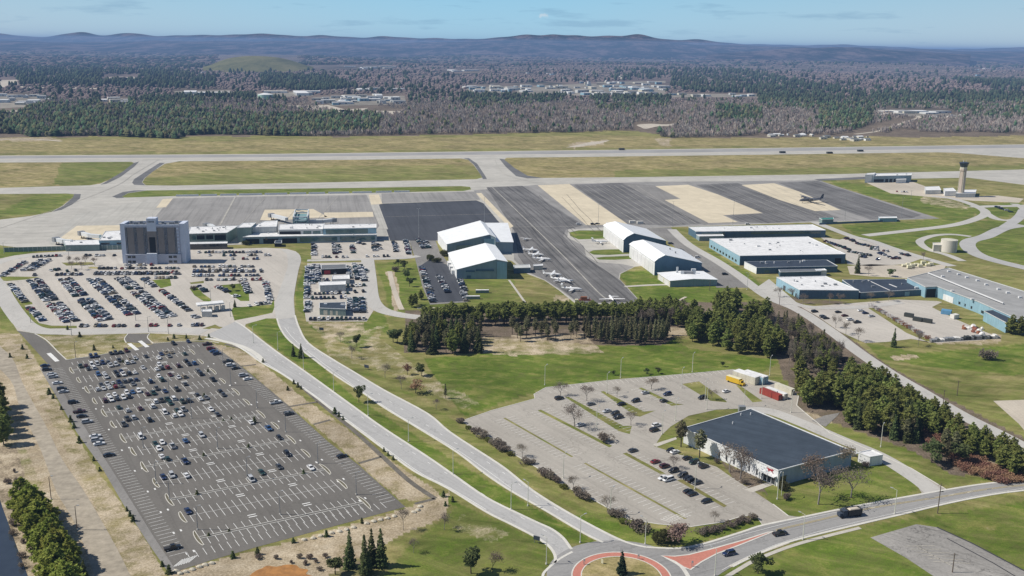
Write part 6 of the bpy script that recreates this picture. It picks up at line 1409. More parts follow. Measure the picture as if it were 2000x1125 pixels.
        for (x, y, z, q) in lobes:
            def smp():
                v = np.array([rg.gauss(0, 1), rg.gauss(0, 1), rg.gauss(0, .8)]); v /= np.linalg.norm(v); v *= rg.uniform(.6, 1.0)
                return np.array([x + v[0] * R_ * q, y + v[1] * R_ * q, max(.1, z + v[2] * H_ * q * .75)]), None
            leaf(smp, n // 12, size, .9)
    elif kind == 'round':
        tr.tube((0, 0, 0), (lean[0], lean[1], H_ * .6), .2, .09, 5)
        lobes = [(rg.gauss(0, .35) * R_, rg.gauss(0, .35) * R_, H_ * rg.uniform(.42, .85), rg.uniform(.35, .55)) for _ in range(9)]
        for (x, y, z, q) in lobes:
            tr.tube((0, 0, H_ * .3), (x, y, z), .07, .03, 3, cap=False)
            def smp():
                v = np.array([rg.gauss(0, 1), rg.gauss(0, 1), rg.gauss(0, 1)]); v /= np.linalg.norm(v); v *= rg.uniform(.55, 1.05)
                return np.array([x + v[0] * R_ * q, y + v[1] * R_ * q, z + v[2] * R_ * q * .7]), None
            leaf(smp, n // 18, size, .7)
    cr = MB(); cr.v = V; cr.f = F; cr.m = [0] * len(F)
    return tr, cr
TREES = {}
def tree_kind(key, kind, mat, trunkmat='bark', cname='crown', nvar=3, **kw):
    L = []
    for s in range(nvar):
        tr, cr = make_tree(kind, hash(key) % 1000 + s * 7 if False else sum(map(ord, key)) + s * 13, **kw)
        a = tr.build('trunk', trunkmat); b = cr.build(cname, mat); L.append((a.data, b.data)); bpy.data.objects.remove(a); bpy.data.objects.remove(b)
    TREES[key] = (L, kw.get('H_', 15.0), cname)
tree_kind('pine', 'pine', 'pine_needles', nvar=5, H_=16, R_=4.4, n=2600, base=.14, size=.85)
tree_kind('bankpine', 'pine', 'bank_needles', nvar=4, H_=12, R_=3.9, n=2600, base=.06, size=.7)
tree_kind('oldpine', 'pine', 'dull_pine_needles', nvar=3, H_=16, R_=3.2, n=1300, base=.38, size=.7)
tree_kind('slimpine', 'slim', 'dull_pine_needles', nvar=4, H_=14, R_=1.9, n=900, base=.28, size=.62)
tree_kind('rowpine', 'pine', 'pine_needles', nvar=5, H_=12, R_=2.9, n=1400, base=.40, size=.7)
tree_kind('spruce', 'spruce', 'spruce_needles', nvar=4, H_=14, R_=3.3, n=2600, base=.04, size=.62)
tree_kind('bluespruce', 'spruce', 'blue_spruce_needles', nvar=1, H_=8, R_=2.4, n=2600, base=.04, size=.42)
tree_kind('sapling', 'spruce', 'spruce_needles', nvar=3, H_=2.4, R_=1.0, n=420, base=.04, size=.32)
tree_kind('bare', 'bare', 'bare_twigs', 'pale_bark', 'twigs', nvar=4, H_=9, R_=3.6, size=.22)
tree_kind('barered', 'bare', 'red_buds', 'bark', 'twigs', nvar=2, H_=8, R_=3.8, size=.24)
tree_kind('pinktree', 'bare', 'pink_buds', 'bark', 'twigs', nvar=1, H_=7, R_=4.0, size=.40)
tree_kind('barewood', 'bare', 'bare_twigs', 'pale_bark', 'twigs', nvar=4, H_=11, R_=2.6, size=.28)
tree_kind('round', 'round', 'spruce_needles', nvar=3, H_=7, R_=3.0, n=1500, size=.5)
tree_kind('roundred', 'round', 'brown_brush', nvar=2, H_=6.5, R_=3.4, n=900, size=.45)
tree_kind('shrub', 'shrub', 'bare_twigs', 'bark', 'twigs', nvar=4, H_=3.0, R_=2.2, n=900, size=.34)
tree_kind('redshrub', 'shrub', 'brown_brush', 'bark', 'twigs', nvar=3, H_=3.0, R_=2.4, n=900, size=.34)
tree_kind('greenshrub', 'shrub', 'bright_shrub', 'bark', 'foliage', nvar=2, H_=1.6, R_=1.5, n=700, size=.26)
tree_kind('oliveshrub', 'shrub', 'olive_shrub', 'bark', 'foliage', nvar=2, H_=4.5, R_=4.2, n=2600, size=.42)
rt = random.Random(77)
PLANTED = {}
def plant(key, p, h, group, label=None, name=None, cat='tree', wide=1.0, zrot=None):
    L, H0, cn_ = TREES[key]; a, b = rt.choice(L); s = h / H0
    names = {'bankpine': 'pine_tree', 'pine': 'pine_tree', 'oldpine': 'pine_tree', 'slimpine': 'pine_tree', 'rowpine': 'pine_tree', 'spruce': 'spruce_tree', 'bluespruce': 'spruce_tree', 'sapling': 'conifer_sapling', 'bare': 'bare_tree', 'barered': 'bare_tree', 'pinktree': 'budding_tree', 'barewood': 'bare_tree', 'round': 'evergreen_tree', 'roundred': 'brown_tree', 'shrub': 'bare_shrub', 'redshrub': 'bare_shrub', 'greenshrub': 'green_shrub', 'oliveshrub': 'green_shrub'}
    pos = G(*p) if not isinstance(p, Vector) else p
    r = bpy.data.objects.new(name or names[key], None); COL.objects.link(r); r.location = (pos.x, pos.y, 0); r.rotation_euler = (0, 0, rt.uniform(0, 6.28)); ws = wide * rt.uniform(.9, 1.1)
    r.scale = (s * ws, s * ws, s); r.empty_display_size = .5
    for nm, me in (('trunk', a), (cn_, b)):
        o = bpy.data.objects.new(nm, me); COL.objects.link(o); o.parent = r
    tag(r, label, cat, group)
    if label is None: PLANTED.setdefault(group, []).append((r, pos))
    return r
def in_area(poly, n, rg, mind=3.0, jit=0):
    """n foot points inside a survey polygon, spread evenly on the ground"""
    W = [G(*q) for q in poly]; x0, x1 = min(w.x for w in W), max(w.x for w in W); y0, y1 = min(w.y for w in W), max(w.y for w in W)
    pl = [(w.x, w.y) for w in W]; out = []; tries = 0
    while len(out) < n and tries < n * 60:
        tries += 1; x, y = rg.uniform(x0, x1), rg.uniform(y0, y1)
        if not inpoly(np.array([x]), np.array([y]), pl)[0]: continue
        if any((x - q.x) ** 2 + (y - q.y) ** 2 < mind * mind for q in out): continue
        out.append(Vector((x, y, 0)))
    return out
def scatter(key, poly, n, h, group, mind=3.0, **kw):
    for p in in_area(poly, n, rt, mind):
        k = key if isinstance(key, str) else rt.choice(key)
        plant(k, p, rt.uniform(h[0], h[1]), group, **kw)
def line_plant(key, pts, n, h, group, jit=.8, **kw):
    W = [G(*q) for q in pts]; Ls = [(b - a).length for a, b in zip(W[:-1], W[1:])]; T_ = sum(Ls)
    for i in range(n):
        s = (i + .5) / n * T_; k = 0
        while k < len(Ls) - 1 and s > Ls[k]: s -= Ls[k]; k += 1
        p = W[k].lerp(W[k + 1], s / Ls[k]) + Vector((rt.uniform(-jit, jit), rt.uniform(-jit, jit), 0))
        plant(key if isinstance(key, str) else rt.choice(key), p, rt.uniform(*h), group, **kw)
# long belt across the middle
g1 = 'back row of the central pine belt'
line_plant('rowpine', [(822, 640), (900, 636), (1000, 634), (1100, 632), (1200, 630), (1300, 632)], 66, (7.5, 12.8), g1, 1.6, wide=1.15)
line_plant('rowpine', [(826, 630), (900, 627), (1000, 625), (1100, 624), (1200, 622), (1300, 622)], 52, (9.5, 12.5), 'behind the back row of the pine belt', 1.8, wide=1.2)
scatter('oldpine', [(985, 668), (1130, 664), (1135, 650), (1000, 652)], 14, (9, 12), 'thin pines mid central belt', 4.5)
scatter('slimpine', [(1130, 664), (1188, 674), (1303, 674), (1308, 654), (1150, 650)], 62, (8.5, 14.5), 'crowded right end of the central pine belt', 2.6)
scatter(('pine', 'oldpine', 'spruce'), [(790, 672), (806, 690), (860, 694), (938, 690), (925, 668), (820, 655)], 30, (11, 15), 'dark clump left of the central belt', 3.8)
scatter('slimpine', [(815, 655), (925, 664), (950, 650), (830, 645)], 16, (11, 13), 'dark clump left of the central belt', 3.8)
line_plant('round', [(762, 668), (782, 672)], 2, (8, 9), 'round dark trees left of the central belt', .5)
scatter(('barewood',), [(1240, 640), (1340, 640), (1350, 618), (1260, 618)], 22, (9, 12), 'between the central belt and tall pines', 3.4)
scatter('pine', [(1235, 628), (1300, 632), (1310, 612), (1250, 608)], 9, (11, 14), 'beyond the bare trees right of the belt', 5)
scatter('pine', [(1370, 622), (1370, 640), (1500, 640), (1500, 612), (1440, 600), (1400, 606)], 16, (13, 17), 'top of the right hand wood', 5.2)
scatter('pine', [(1345, 650), (1350, 668), (1400, 678), (1440, 690), (1500, 706), (1520, 712), (1530, 690), (1470, 650), (1400, 640)], 38, (12, 16), 'lawn side of the right hand wood', 4.4)
scatter(('barewood', 'barewood', 'slimpine'), [(1490, 650), (1530, 700), (1545, 722), (1640, 730), (1655, 720), (1600, 675), (1530, 630), (1500, 632)], 60, (8, 12), 'middle of the right hand wood', 3.6)
scatter(('pine', 'oldpine'), [(1545, 650), (1600, 680), (1650, 712), (1645, 722), (1590, 710), (1540, 668)], 18, (8, 11), 'smaller pines beside the side road', 4)
plant('pine', (1560, 748), 14, None, 'lone dark pine beside the brown scrub above the pale container', wide=1.1)
scatter('pine', [(1565, 790), (1580, 797), (1640, 797), (1645, 775), (1600, 768), (1570, 776)], 10, (13, 16), 'tall pines right behind the pale container', 4.6)
scatter('pine', [(1648, 765), (1652, 795), (1700, 820), (1760, 832), (1800, 826), (1760, 795), (1710, 768)], 32, (13, 16.5), 'between the scrub and side road', 4.8)
scatter(('pine', 'spruce'), [(1648, 800), (1655, 832), (1700, 848), (1740, 855), (1795, 858), (1790, 835), (1700, 812)], 26, (11, 15), 'tall pines beside the warehouse drive', 4.6)
line_plant(('oldpine', 'spruce'), [(1735, 855), (1765, 862), (1795, 862)], 7, (9, 12), 'thin grey-green pines at the edge of the drive verge', 1.5)
scatter('pine', [(1775, 812), (1800, 842), (1850, 866), (1872, 858), (1820, 818)], 14, (10.5, 12.5), 'narrow strip below the side road', 4.2)
scatter('pine', [(1850, 862), (1885, 890), (1930, 905), (1990, 938), (2060, 962), (2060, 940), (1980, 902), (1900, 868)], 28, (9.5, 12), 'lower right strip by the side road', 4.6)
scatter(('round', 'oldpine'), [(1800, 895), (1820, 912), (1870, 912), (1880, 895), (1840, 875)], 8, (8, 11), 'verge by the drive mouth', 4.5)
scatter(('pine', 'oldpine', 'slimpine'), [(1480, 655), (1520, 705), (1545, 730), (1600, 735), (1650, 728), (1590, 672), (1520, 628), (1490, 628)], 34, (8, 12), 'pines scattered through the right hand wood', 3.6)
scatter('pine', [(1650, 735), (1655, 765), (1720, 775), (1690, 740)], 7, (9, 12), 'pines above the tall stand by the side road', 4.2)
scatter(('pine', 'rowpine'), [(1300, 632), (1345, 645), (1370, 630), (1340, 612), (1290, 612)], 16, (9, 13), 'pines joining the belt to the right hand wood', 4)
# left edge
line_plant('bankpine', [(48, 995), (62, 1025), (82, 1065), (104, 1105), (124, 1150), (140, 1185)], 17, (11, 14), 'dense yellow-green pines on the left bank', 1.8, wide=1.05)
line_plant('bankpine', [(66, 1000), (88, 1035), (112, 1075), (136, 1120), (150, 1150)], 13, (9.5, 12), 'dense yellow-green pines on the left bank', 1.6)
line_plant('spruce', [(150, 1132), (165, 1150)], 2, (8, 9), 'dark spruces at the bottom of the left bank', 1)
line_plant('pine', [(-6, 790), (-2, 820), (4, 850), (8, 874)], 7, (12, 15), 'dark pines at the left picture edge', 1.5)
# spruce group, bottom centre
for x, y, h, lb in ((683, 1108, 13, 'left of the four tall spruces below the new car park'), (714, 1120, 13.5, 'second of the four tall spruces, nearest the front'), (727, 1105, 13, 'third of the four tall spruces, partly hidden'), (744, 1106, 13.2, 'right of the four tall spruces below the new car park')): plant('spruce', (x, y), h, 'tall spruces below the new car park', lb, wide=.82)
plant('round', (655, 1122), 6, None, 'low rounded evergreen left of the four spruces'); plant('round', (920, 1120), 9, None, 'dark crooked pine on the grass left of the roundabout'); plant('barered', (962, 1118), 6, None, 'brown leafless tree beside the crooked pine')
plant('bluespruce', (1214, 1122), 8, None, 'small blue-green spruce on the roundabout island'); plant('round', (1480, 1120), 8, None, 'dark pine on the grass below the cross road')
# trees on the boulevard median and verges
plant('spruce', (573, 696), 7, 'two dark spruces on the boulevard median', 'left of two dark spruces on the boulevard median'); plant('spruce', (588, 699), 8, 'two dark spruces on the boulevard median', 'right of two dark spruces on the boulevard median')
plant('round', (701, 786), 8.5, None, 'lone curved pine on the boulevard median beside a lamp', wide=.7); plant('round', (697, 678), 8, None, 'round pine on the dry grass beside the rental yard', wide=.8)
plant('bare', (687, 700), 7, None, 'thin bare tree below the round pine'); plant('bare', (752, 738), 7, None, 'bare tree left of the brown tree group'); plant('bare', (784, 760), 7, None, 'small bare tree left of the big brown tree')
plant('roundred', (796, 732), 6.5, None, 'left reddish brown evergreen of the roadside group', wide=.7); plant('round', (823, 734), 6.5, None, 'dark evergreen at the back of the roadside group'); plant('roundred', (812, 768), 7.5, None, 'large reddish brown tree at the front of the roadside group')
plant('slimpine', (870, 778), 7.5, None, 'slender solitary pine on the dry verge'); plant('bare', (852, 800), 5, None, 'spindly bare tree below the slender pine')
plant('bare', (665, 668), 6, None, 'faint bare tree near the rental yard corner')
# planting in the warehouse car park
for x, y, h, k, lb in ((1122, 833, 9.5, 'bare', 'rounded bare tree shading a silver car in the pale car park'), (1095, 774, 6.5, 'bare', 'bare tree at the back left corner of the pale car park'), (1146, 783, 7.5, 'bare', 'bare tree beside a grey sedan in the pale car park'), (1205, 775, 5, 'bare', 'small bare tree on the second back divider'), (1272, 760, 5.5, 'barered', 'reddish bare tree on the third back divider'), (1232, 830, 6, 'bare', 'bare tree at the end of the second divider'), (1180, 862, 3.6, 'shrub', 'low bare shrub on the long grass divider'), (1316, 915, 5, 'bare', 'bare tree between parked cars before the warehouse'), (1390, 780, 5, 'bare', 'thin bare tree on the triangular green')):
    plant(k, (x, y), h, None, lb, wide=1.3)
for x, y, h, k, lb in ((1330, 873, 12, 'oldpine', 'left conifer against the white warehouse wall'), (1366, 894, 12.5, 'oldpine', 'right conifer against the white warehouse wall'), (1425, 922, 10.5, 'bare', 'left bare tree against the warehouse wall'), (1446, 935, 11.5, 'bare', 'right bare tree against the warehouse wall'), (1598, 985, 14, 'bare', 'tallest bare tree on the lawn right of the warehouse corner'), (1662, 972, 12, 'bare', 'wide bare tree in the middle of the warehouse lawn'), (1590, 940, 9.5, 'barered', 'rounded bare tree against the shaded warehouse end'), (1648, 912, 8, 'barered', 'low bare tree near the white outbuilding')): plant(k, (x, y), h, None, lb, wide=1.35 if k[:4] == 'bare' else 1.1)
for x, y, h, k, lb in ((1527, 956, 3, 'oliveshrub', 'clipped olive hedge by the warehouse entrance corner'), (1535, 975, 2.6, 'shrub', 'round bare bed by the flagpole'), (1690, 912, 2.4, 'shrub', 'low brown shrubs before the white outbuilding'), (1400, 905, 2.0, 'shrub', 'brown shrub bed along the warehouse wall'), (1455, 945, 2.2, 'shrub', 'brown shrub bed by the entrance path')): plant(k, (x, y), h, None, lb, cat='shrub')
HS = [(900, 826, 2.4, 'shrub'), (914, 838, 1.6, 'greenshrub'), (930, 846, 2.8, 'shrub'), (942, 854, 3.0, 'shrub'), (954, 862, 1.6, 'greenshrub'), (966, 868, 2.8, 'shrub'), (976, 875, 3.0, 'shrub'), (984, 881, 2.6, 'shrub'), (997, 889, 1.6, 'greenshrub'), (1020, 893, 5, 'bare'), (1026, 906, 2.4, 'shrub'), (1038, 906, 2.0, 'shrub'), (1064, 928, 3.0, 'shrub'), (1076, 936, 3.2, 'shrub'), (1086, 942, 2.6, 'shrub'), (1100, 953, 1.6, 'greenshrub'),
      (1120, 955, 5, 'bare'), (1128, 966, 3, 'shrub'), (1140, 974, 3.2, 'shrub'), (1186, 1000, 5.5, 'bare'), (1196, 1006, 2.4, 'shrub'), (1208, 1010, 2.6, 'shrub'), (1218, 1022, 1.8, 'greenshrub'), (1240, 1034, 3.6, 'shrub'), (1252, 1038, 3.2, 'shrub'), (1370, 1044, 2.2, 'shrub'), (1385, 1040, 2.4, 'shrub'), (1398, 1037, 2.0, 'shrub'), (1412, 1034, 2.0, 'shrub'), (1428, 1028, 2.2, 'shrub'), (1442, 1024, 2.2, 'shrub'), (1456, 1019, 2.2, 'shrub'), (1470, 1014, 2.0, 'shrub'), (1396, 1020, 4, 'bare')]
for x, y, h, k in HS: plant(k, (x, y), h, 'boulevard side of the pale car park', cat='shrub' if k != 'bare' else 'tree', wide=1.35)
plant('oliveshrub', (1288, 1058), 4.5, None, 'big dark evergreen thicket by the roundabout', cat='shrub'); plant('oliveshrub', (1312, 1060), 3.6, None, 'right part of the dark thicket by the roundabout', cat='shrub'); plant('pinktree', (1322, 1064), 7, None, 'pink budding tree beside the dark thicket')
# saplings round the new car park
SAPL = [(156, 658), (328, 665), (340, 661), (364, 661), (44, 682), (20, 698), (53, 700), (184, 684), (221, 680), (183, 900), (195, 920), (155, 865), (248, 998), (254, 1008), (260, 1018), (317, 1106), (330, 1120), (455, 1090), (503, 1083), (573, 1060), (638, 1048), (707, 1022), (497, 826) , (750, 882), (758, 890), (768, 898), (866, 970), (870, 988), (884, 980), (514, 708), (562, 762), (574, 750), (582, 756), (588, 760), (654, 808), (662, 814), (670, 820), (408, 660), (390, 664), (132, 644), (96, 770), (104, 778), (120, 800), (138, 824), (145, 836)]
for x, y in SAPL: plant('sapling', (x, y), rt.uniform(1.6, 3.0), 'edges of the new dark car park', cat='sapling')
for i in range(16):
    A, d, n, s0, ns, w_, L = NEWROWS[(0, 2, 4, 6, 8, 10, 12)[i % 7]]; q = off(A, d, rt.uniform(2, L - 2)); plant('sapling', q, rt.uniform(1.0, 1.9), 'planted dividers of the new car park', cat='shrub', wide=1.3)
plant('bare', (788, 1035), 8, None, 'crooked bare tree below the new car park corner', wide=.7); plant('bare', (868, 1035), 6, None, 'thin bare tree on the green patch'); plant('bare', (808, 1080), 5, None, 'stunted bare tree right of the spruces')
# terminal car park and rental area planting
for x, y in ((135, 517), (150, 518), (168, 516), (185, 519), (140, 526), (160, 527)): plant('bare', (x, y), 6, 'bare trees in the strip left of the hotel', wide=1.2)
for x, y, h in ((452, 566), (462, 570), (478, 582)) if False else (): pass
for x, y, h, k in ((455, 568, 5, 'round'), (468, 560, 5, 'bare'), (459, 600, 5, 'spruce'), (378, 566, 3, 'shrub'), (790, 525, 7, 'round'), (778, 520, 6, 'round'), (796, 545, 7, 'round'), (800, 560, 7, 'round'), (804, 600, 9, 'pine'), (812, 596, 8, 'pine'), (822, 585, 7, 'pine'), (772, 530, 4, 'shrub'), (842, 508, 5, 'oliveshrub'), (852, 512, 4, 'oliveshrub'), (866, 500, 5, 'oliveshrub'), (480, 478, 4, 'oliveshrub'), (494, 476, 4, 'oliveshrub'), (520, 476, 5, 'bare')):
    plant(k, (x, y), h, 'round the terminal and staff car parks')
# right hand side planting
plant('spruce', (1674, 534), 14, None, 'tall dark spruce beside the works yard', wide=.85); plant('round', (1738, 540), 6, None, 'broad dark evergreen between the yards', wide=1.3); plant('bare', (1696, 538), 7, None, 'bare tree right of the tall spruce'); plant('bare', (1803, 508), 6, None, 'bare tree by the access road')
plant('spruce', (1745, 678), 11, None, 'tall spruce standing at the lower edge of the works yard', wide=.75); plant('bare', (1793, 676), 8, None, 'dark leafless tree beside the material racks'); plant('bare', (1676, 667), 8, None, 'rounded bare tree at the corner of the staff car park', wide=1.2); plant('bare', (1652, 653), 7, None, 'thin bare tree by the side road fence'); plant('bare', (1632, 640), 7, None, 'upper thin bare tree by the side road fence')
plant('pine', (1975, 652), 12, None, 'dark pine at the corner of the long blue building'); plant('pine', (1992, 655), 12, None, 'dark pine at the right picture edge by the blue building')
plant('shrub', (1928, 702), 6, None, 'brown leafless thicket on the right lawn', wide=1.1); plant('round', (1286, 730), 3.6, None, 'right of two small dark bushes on the lawn'); plant('round', (1264, 731), 3.6, None, 'left of two small dark bushes on the lawn'); plant('round', (1198, 733), 2.6, None, 'tiny dark bush on the lawn behind the stalls'); plant('round', (1411, 716), 3, None, 'small dark bush on the lawn before the pines')
for i, (x, y) in enumerate(((1545, 582), (1568, 594), (1620, 594), (1640, 593), (1700, 590), (1735, 588), (1520, 580))): plant('bare', (x, y), 6.5, 'bare trees along the front of the blue sheds', wide=1.2)
scatter('redshrub', [(1795, 850), (1830, 880), (1890, 925), (1950, 945), (2000, 940), (1930, 908), (1870, 880), (1820, 848)], 55, (1.8, 3.2), 'reddish brown scrub beside the lower pines', 2.6, cat='shrub', wide=1.3)
scatter('shrub', [(1520, 700), (1550, 745), (1650, 745), (1650, 700), (1560, 680)], 26, (1.8, 3.4), 'brown scrub in the right hand wood', 3, cat='shrub', wide=1.3)
scatter('shrub', [(500, 1090), (640, 1085), (700, 1100), (640, 1118)], 12, (1.0, 1.8), 'low scrub round the orange pond', 3, cat='shrub'); scatter('shrub', [(20, 900), (50, 960), (90, 1120), (40, 1120), (10, 980)], 20, (1.2, 2.4), 'scrub along the creek at the left edge', 3, cat='shrub')
# past three hundred pines: the farthest stand as one mass
allp = sorted([(p.length, r, g) for g, L in PLANTED.items() for r, p in L if r.name.startswith('pine_tree')], key=lambda t: t[0])
rest_ = allp[285:]
if rest_:
    VV = []; FF = []; MI = []; o_ = 0; mats_ = ['bark', 'pine_needles', 'dull_pine_needles', 'bank_needles']
    dead = set()
    for _, r, g in rest_:
        M = Matrix.Translation(r.location) @ Matrix.Rotation(r.rotation_euler.z, 4, 'Z') @ Matrix.Diagonal((r.scale.x, r.scale.y, r.scale.z, 1)); M = np.array(M)
        for ch in list(r.children):
            me = ch.data; n = len(me.vertices); v = np.empty(n * 3, np.float32); me.vertices.foreach_get('co', v); v = v.reshape(-1, 3) @ M[:3, :3].T + M[:3, 3]
            tris = []; mi = mats_.index(me.materials[0].name)
            for pg in me.polygons:
                q = list(pg.vertices)
                for k in range(1, len(q) - 1): tris.append((q[0] + o_, q[k] + o_, q[k + 1] + o_))
            VV.append(v); FF.append(np.array(tris)); MI.append(np.full(len(tris), mi)); o_ += n
            bpy.data.objects.remove(ch)
        dead.add(r.name)
    for g in PLANTED: PLANTED[g] = [(r, p) for r, p in PLANTED[g] if r.name not in dead]
    for _, r, g in rest_: bpy.data.objects.remove(r)
    o = np_mesh('pine_trees', np.concatenate(VV), np.concatenate(FF), mats_, matidx=np.concatenate(MI)); o['kind'] = 'stuff'; o['label'] = 'pines farthest back in the central belt'
KIND_WORD = {'pine_tree': 'pine', 'spruce_tree': 'spruce', 'bare_tree': 'bare tree', 'bare_shrub': 'bare shrub', 'green_shrub': 'green shrub', 'evergreen_tree': 'evergreen', 'brown_tree': 'brown tree', 'conifer_sapling': 'sapling', 'budding_tree': 'budding tree'}
for g, L in PLANTED.items():
    L.sort(key=lambda t: survey(t[1])[0]); w_ = g
    tot = {}; cnt = {}
    for r, p in L: kw = KIND_WORD[r.name.split('.')[0]]; tot[kw] = tot.get(kw, 0) + 1
    for r, p in L:
        kw = KIND_WORD[r.name.split('.')[0]]; cnt[kw] = cnt.get(kw, 0) + 1
        r['label'] = ('%s %s from the left, %s' % (nth(cnt[kw]), kw, g)) if tot[kw] > 1 else 'only %s, %s' % (kw, g)
print('TREES', sum(len(v) for v in PLANTED.values()))

# ------------------------------------------------------------------ the far woods: masses of individual crowns
def far_leaf(name, c0, c1):
    m, nt, b = newmat(name, .95, .05)
    at = nt.nodes.new('ShaderNodeVertexColor'); at.layer_name = 'tint'
    n = noise(nt, coords(nt, 'World'), .35, 2)
    c = mix(nt, 1.0, at.outputs['Color'], ramp(nt, n, [(.3, .75), (.7, 1.2)]), 'MULTIPLY'); nt.links.new(c, b.inputs['Base Color'])
far_leaf('far_foliage', 0, 0)
rf = np.random.default_rng(5)
def crown_template(kind, rg):
    """low crown: jagged shell, unit height"""
    V = []; F = []
    if kind == 'con':
        for lv, (z0, z1, r) in enumerate(((.12, .66, .26), (.36, .88, .23), (.60, 1.0, .17))):
            k = 6; o = len(V); a0 = rg.uniform(0, 6)
            for i in range(k): a = a0 + i * 2 * math.pi / k; rr = r * rg.uniform(.7, 1.25); V.append((math.cos(a) * rr, math.sin(a) * rr, z0 + rg.uniform(-.05, .05)))
            V.append((rg.uniform(-.03, .03), rg.uniform(-.03, .03), z1))
            for i in range(k): F.append((o + i, o + (i + 1) % k, o + k))
    elif kind == 'bare':
        for i in range(16):     # upright ragged twigs
            a = rg.uniform(0, 6.28); r = rg.uniform(.03, .26); x, y = math.cos(a) * r, math.sin(a) * r; z = rg.uniform(.15, .5); w_ = rg.uniform(.03, .07); a2 = rg.uniform(0, 6.28)
            o = len(V); h = rg.uniform(.3, .55) * (1.2 - r); V += [(x - math.cos(a2) * w_, y - math.sin(a2) * w_, z), (x + math.cos(a2) * w_, y + math.sin(a2) * w_, z), (x * 1.25, y * 1.25, min(1, z + h))]; F.append((o, o + 1, o + 2))
        o = len(V); V += [(-.02, 0, 0), (.02, 0, 0), (0, 0, .7)]; F.append((o, o + 1, o + 2))
        o = len(V); V += [(0, -.02, 0), (0, .02, 0), (0, 0, .7)]; F.append((o, o + 1, o + 2))
    else:                        # clump for the distance
        k = 7; a0 = rg.uniform(0, 6)
        for lv, (z, r) in enumerate(((0, .5), (.55, .45), (.9, .22))):
            for i in range(k): a = a0 + i * 2 * math.pi / k; V.append((math.cos(a) * r * rg.uniform(.75, 1.2), math.sin(a) * r * rg.uniform(.75, 1.2), z * rg.uniform(.8, 1.15)))
        for lv in range(2):
            for i in range(k):
                p, q = lv * k + i, lv * k + (i + 1) % k; F += [(p, q, q + k), (p, q + k, p + k)]
        for i in range(1, k - 1): F.append((2 * k, 2 * k + i, 2 * k + i + 1))
    return np.array(V), np.array(F)
def mass(name, kind, P, Hs, Wd, tint, label, nvar=5):
    """merge crowns: P (n,3) feet, Hs heights, Wd widths factor, tint (n,3)"""
    rg = random.Random(3); T_ = [crown_template(kind, rg) for _ in range(nvar)]
    Vs = []; Fs = []; Cs = []; o = 0
    which = rf.integers(0, nvar, len(P)); ang = rf.uniform(0, 6.28, len(P))
    for t, (tv, tf) in enumerate(T_):
        ix = np.where(which == t)[0]
        if not len(ix): continue
        c, s = np.cos(ang[ix])[:, None], np.sin(ang[ix])[:, None]
        x = (tv[None, :, 0] * c - tv[None, :, 1] * s) * Wd[ix][:, None] + P[ix, 0][:, None]
        y = (tv[None, :, 0] * s + tv[None, :, 1] * c) * Wd[ix][:, None] + P[ix, 1][:, None]
        z = tv[None, :, 2] * Hs[ix][:, None] + P[ix, 2][:, None]
        Vs.append(np.stack([x, y, z], -1).reshape(-1, 3)); n = len(tv)
        Fs.append((tf[None] + (np.arange(len(ix)) * n)[:, None, None] + o).reshape(-1, 3)); o += n * len(ix)
        sh = .70 + .4 * tv[:, 2]  # crown shading put into the vertex tint, darker toward the foot
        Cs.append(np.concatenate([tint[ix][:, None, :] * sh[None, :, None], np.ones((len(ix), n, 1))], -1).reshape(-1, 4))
    ob = np_mesh(name, np.concatenate(Vs), np.concatenate(Fs), ['far_foliage'], col=np.concatenate(Cs), nper=3)
    ob['kind'] = 'stuff'; ob['label'] = label; return ob
def npG(x, y):
    u = x - 1000.0; v = y - 562.5; a = u * CR + v * SR; b = -u * SR + v * CR
    t = CAMH / (FOC * SP + b * CP); return a * t, (FOC * CP - b * SP) * t
EDGE = [(-500, 272), (0, 262), (40, 262), (60, 268), (200, 266), (350, 272), (365, 265), (420, 263), (600, 267), (740, 265), (880, 262), (1000, 261), (1150, 259), (1240, 254), (1280, 250), (1290, 268), (1330, 270), (1460, 266), (1500, 262), (1620, 264), (1670, 258), (1720, 262), (1760, 252), (1800, 258), (1860, 260), (1900, 258), (2000, 262), (2500, 262)]
CLEAR = [  # open ground, buildings and roads inside the woods
 [(-500, 180), (60, 182), (90, 195), (45, 220), (0, 222), (-500, 225)], [(195, 192), (250, 190), (255, 205), (200, 206)], [(335, 175), (450, 174), (450, 186), (340, 188)], [(500, 180), (605, 176), (610, 188), (500, 194)],
 [(600, 186), (790, 182), (800, 205), (640, 208), (600, 200)], [(610, 208), (720, 205), (790, 216), (770, 224), (650, 218)], [(910, 165), (1080, 160), (1300, 168), (1300, 190), (1100, 188), (910, 182)], [(1310, 180), (1480, 182), (1480, 192), (1310, 192)],
 [(1730, 212), (1840, 214), (1885, 228), (1780, 230), (1725, 222)], [(1240, 240), (1330, 240), (1300, 256), (1235, 254)], [(1660, 255), (1720, 240), (1770, 232), (1790, 236), (1720, 256), (1680, 262)], [(550, 130), (770, 128), (770, 138), (550, 140)], [(860, 134), (940, 134), (940, 146), (860, 146)], [(424, 106), (580, 108), (586, 127), (424, 128)], [(1150, 160), (1310, 152), (1310, 175), (1150, 175)], [(0, 150), (30, 150), (40, 165), (0, 170)], [(200, 145), (270, 145), (270, 158), (200, 158)]]
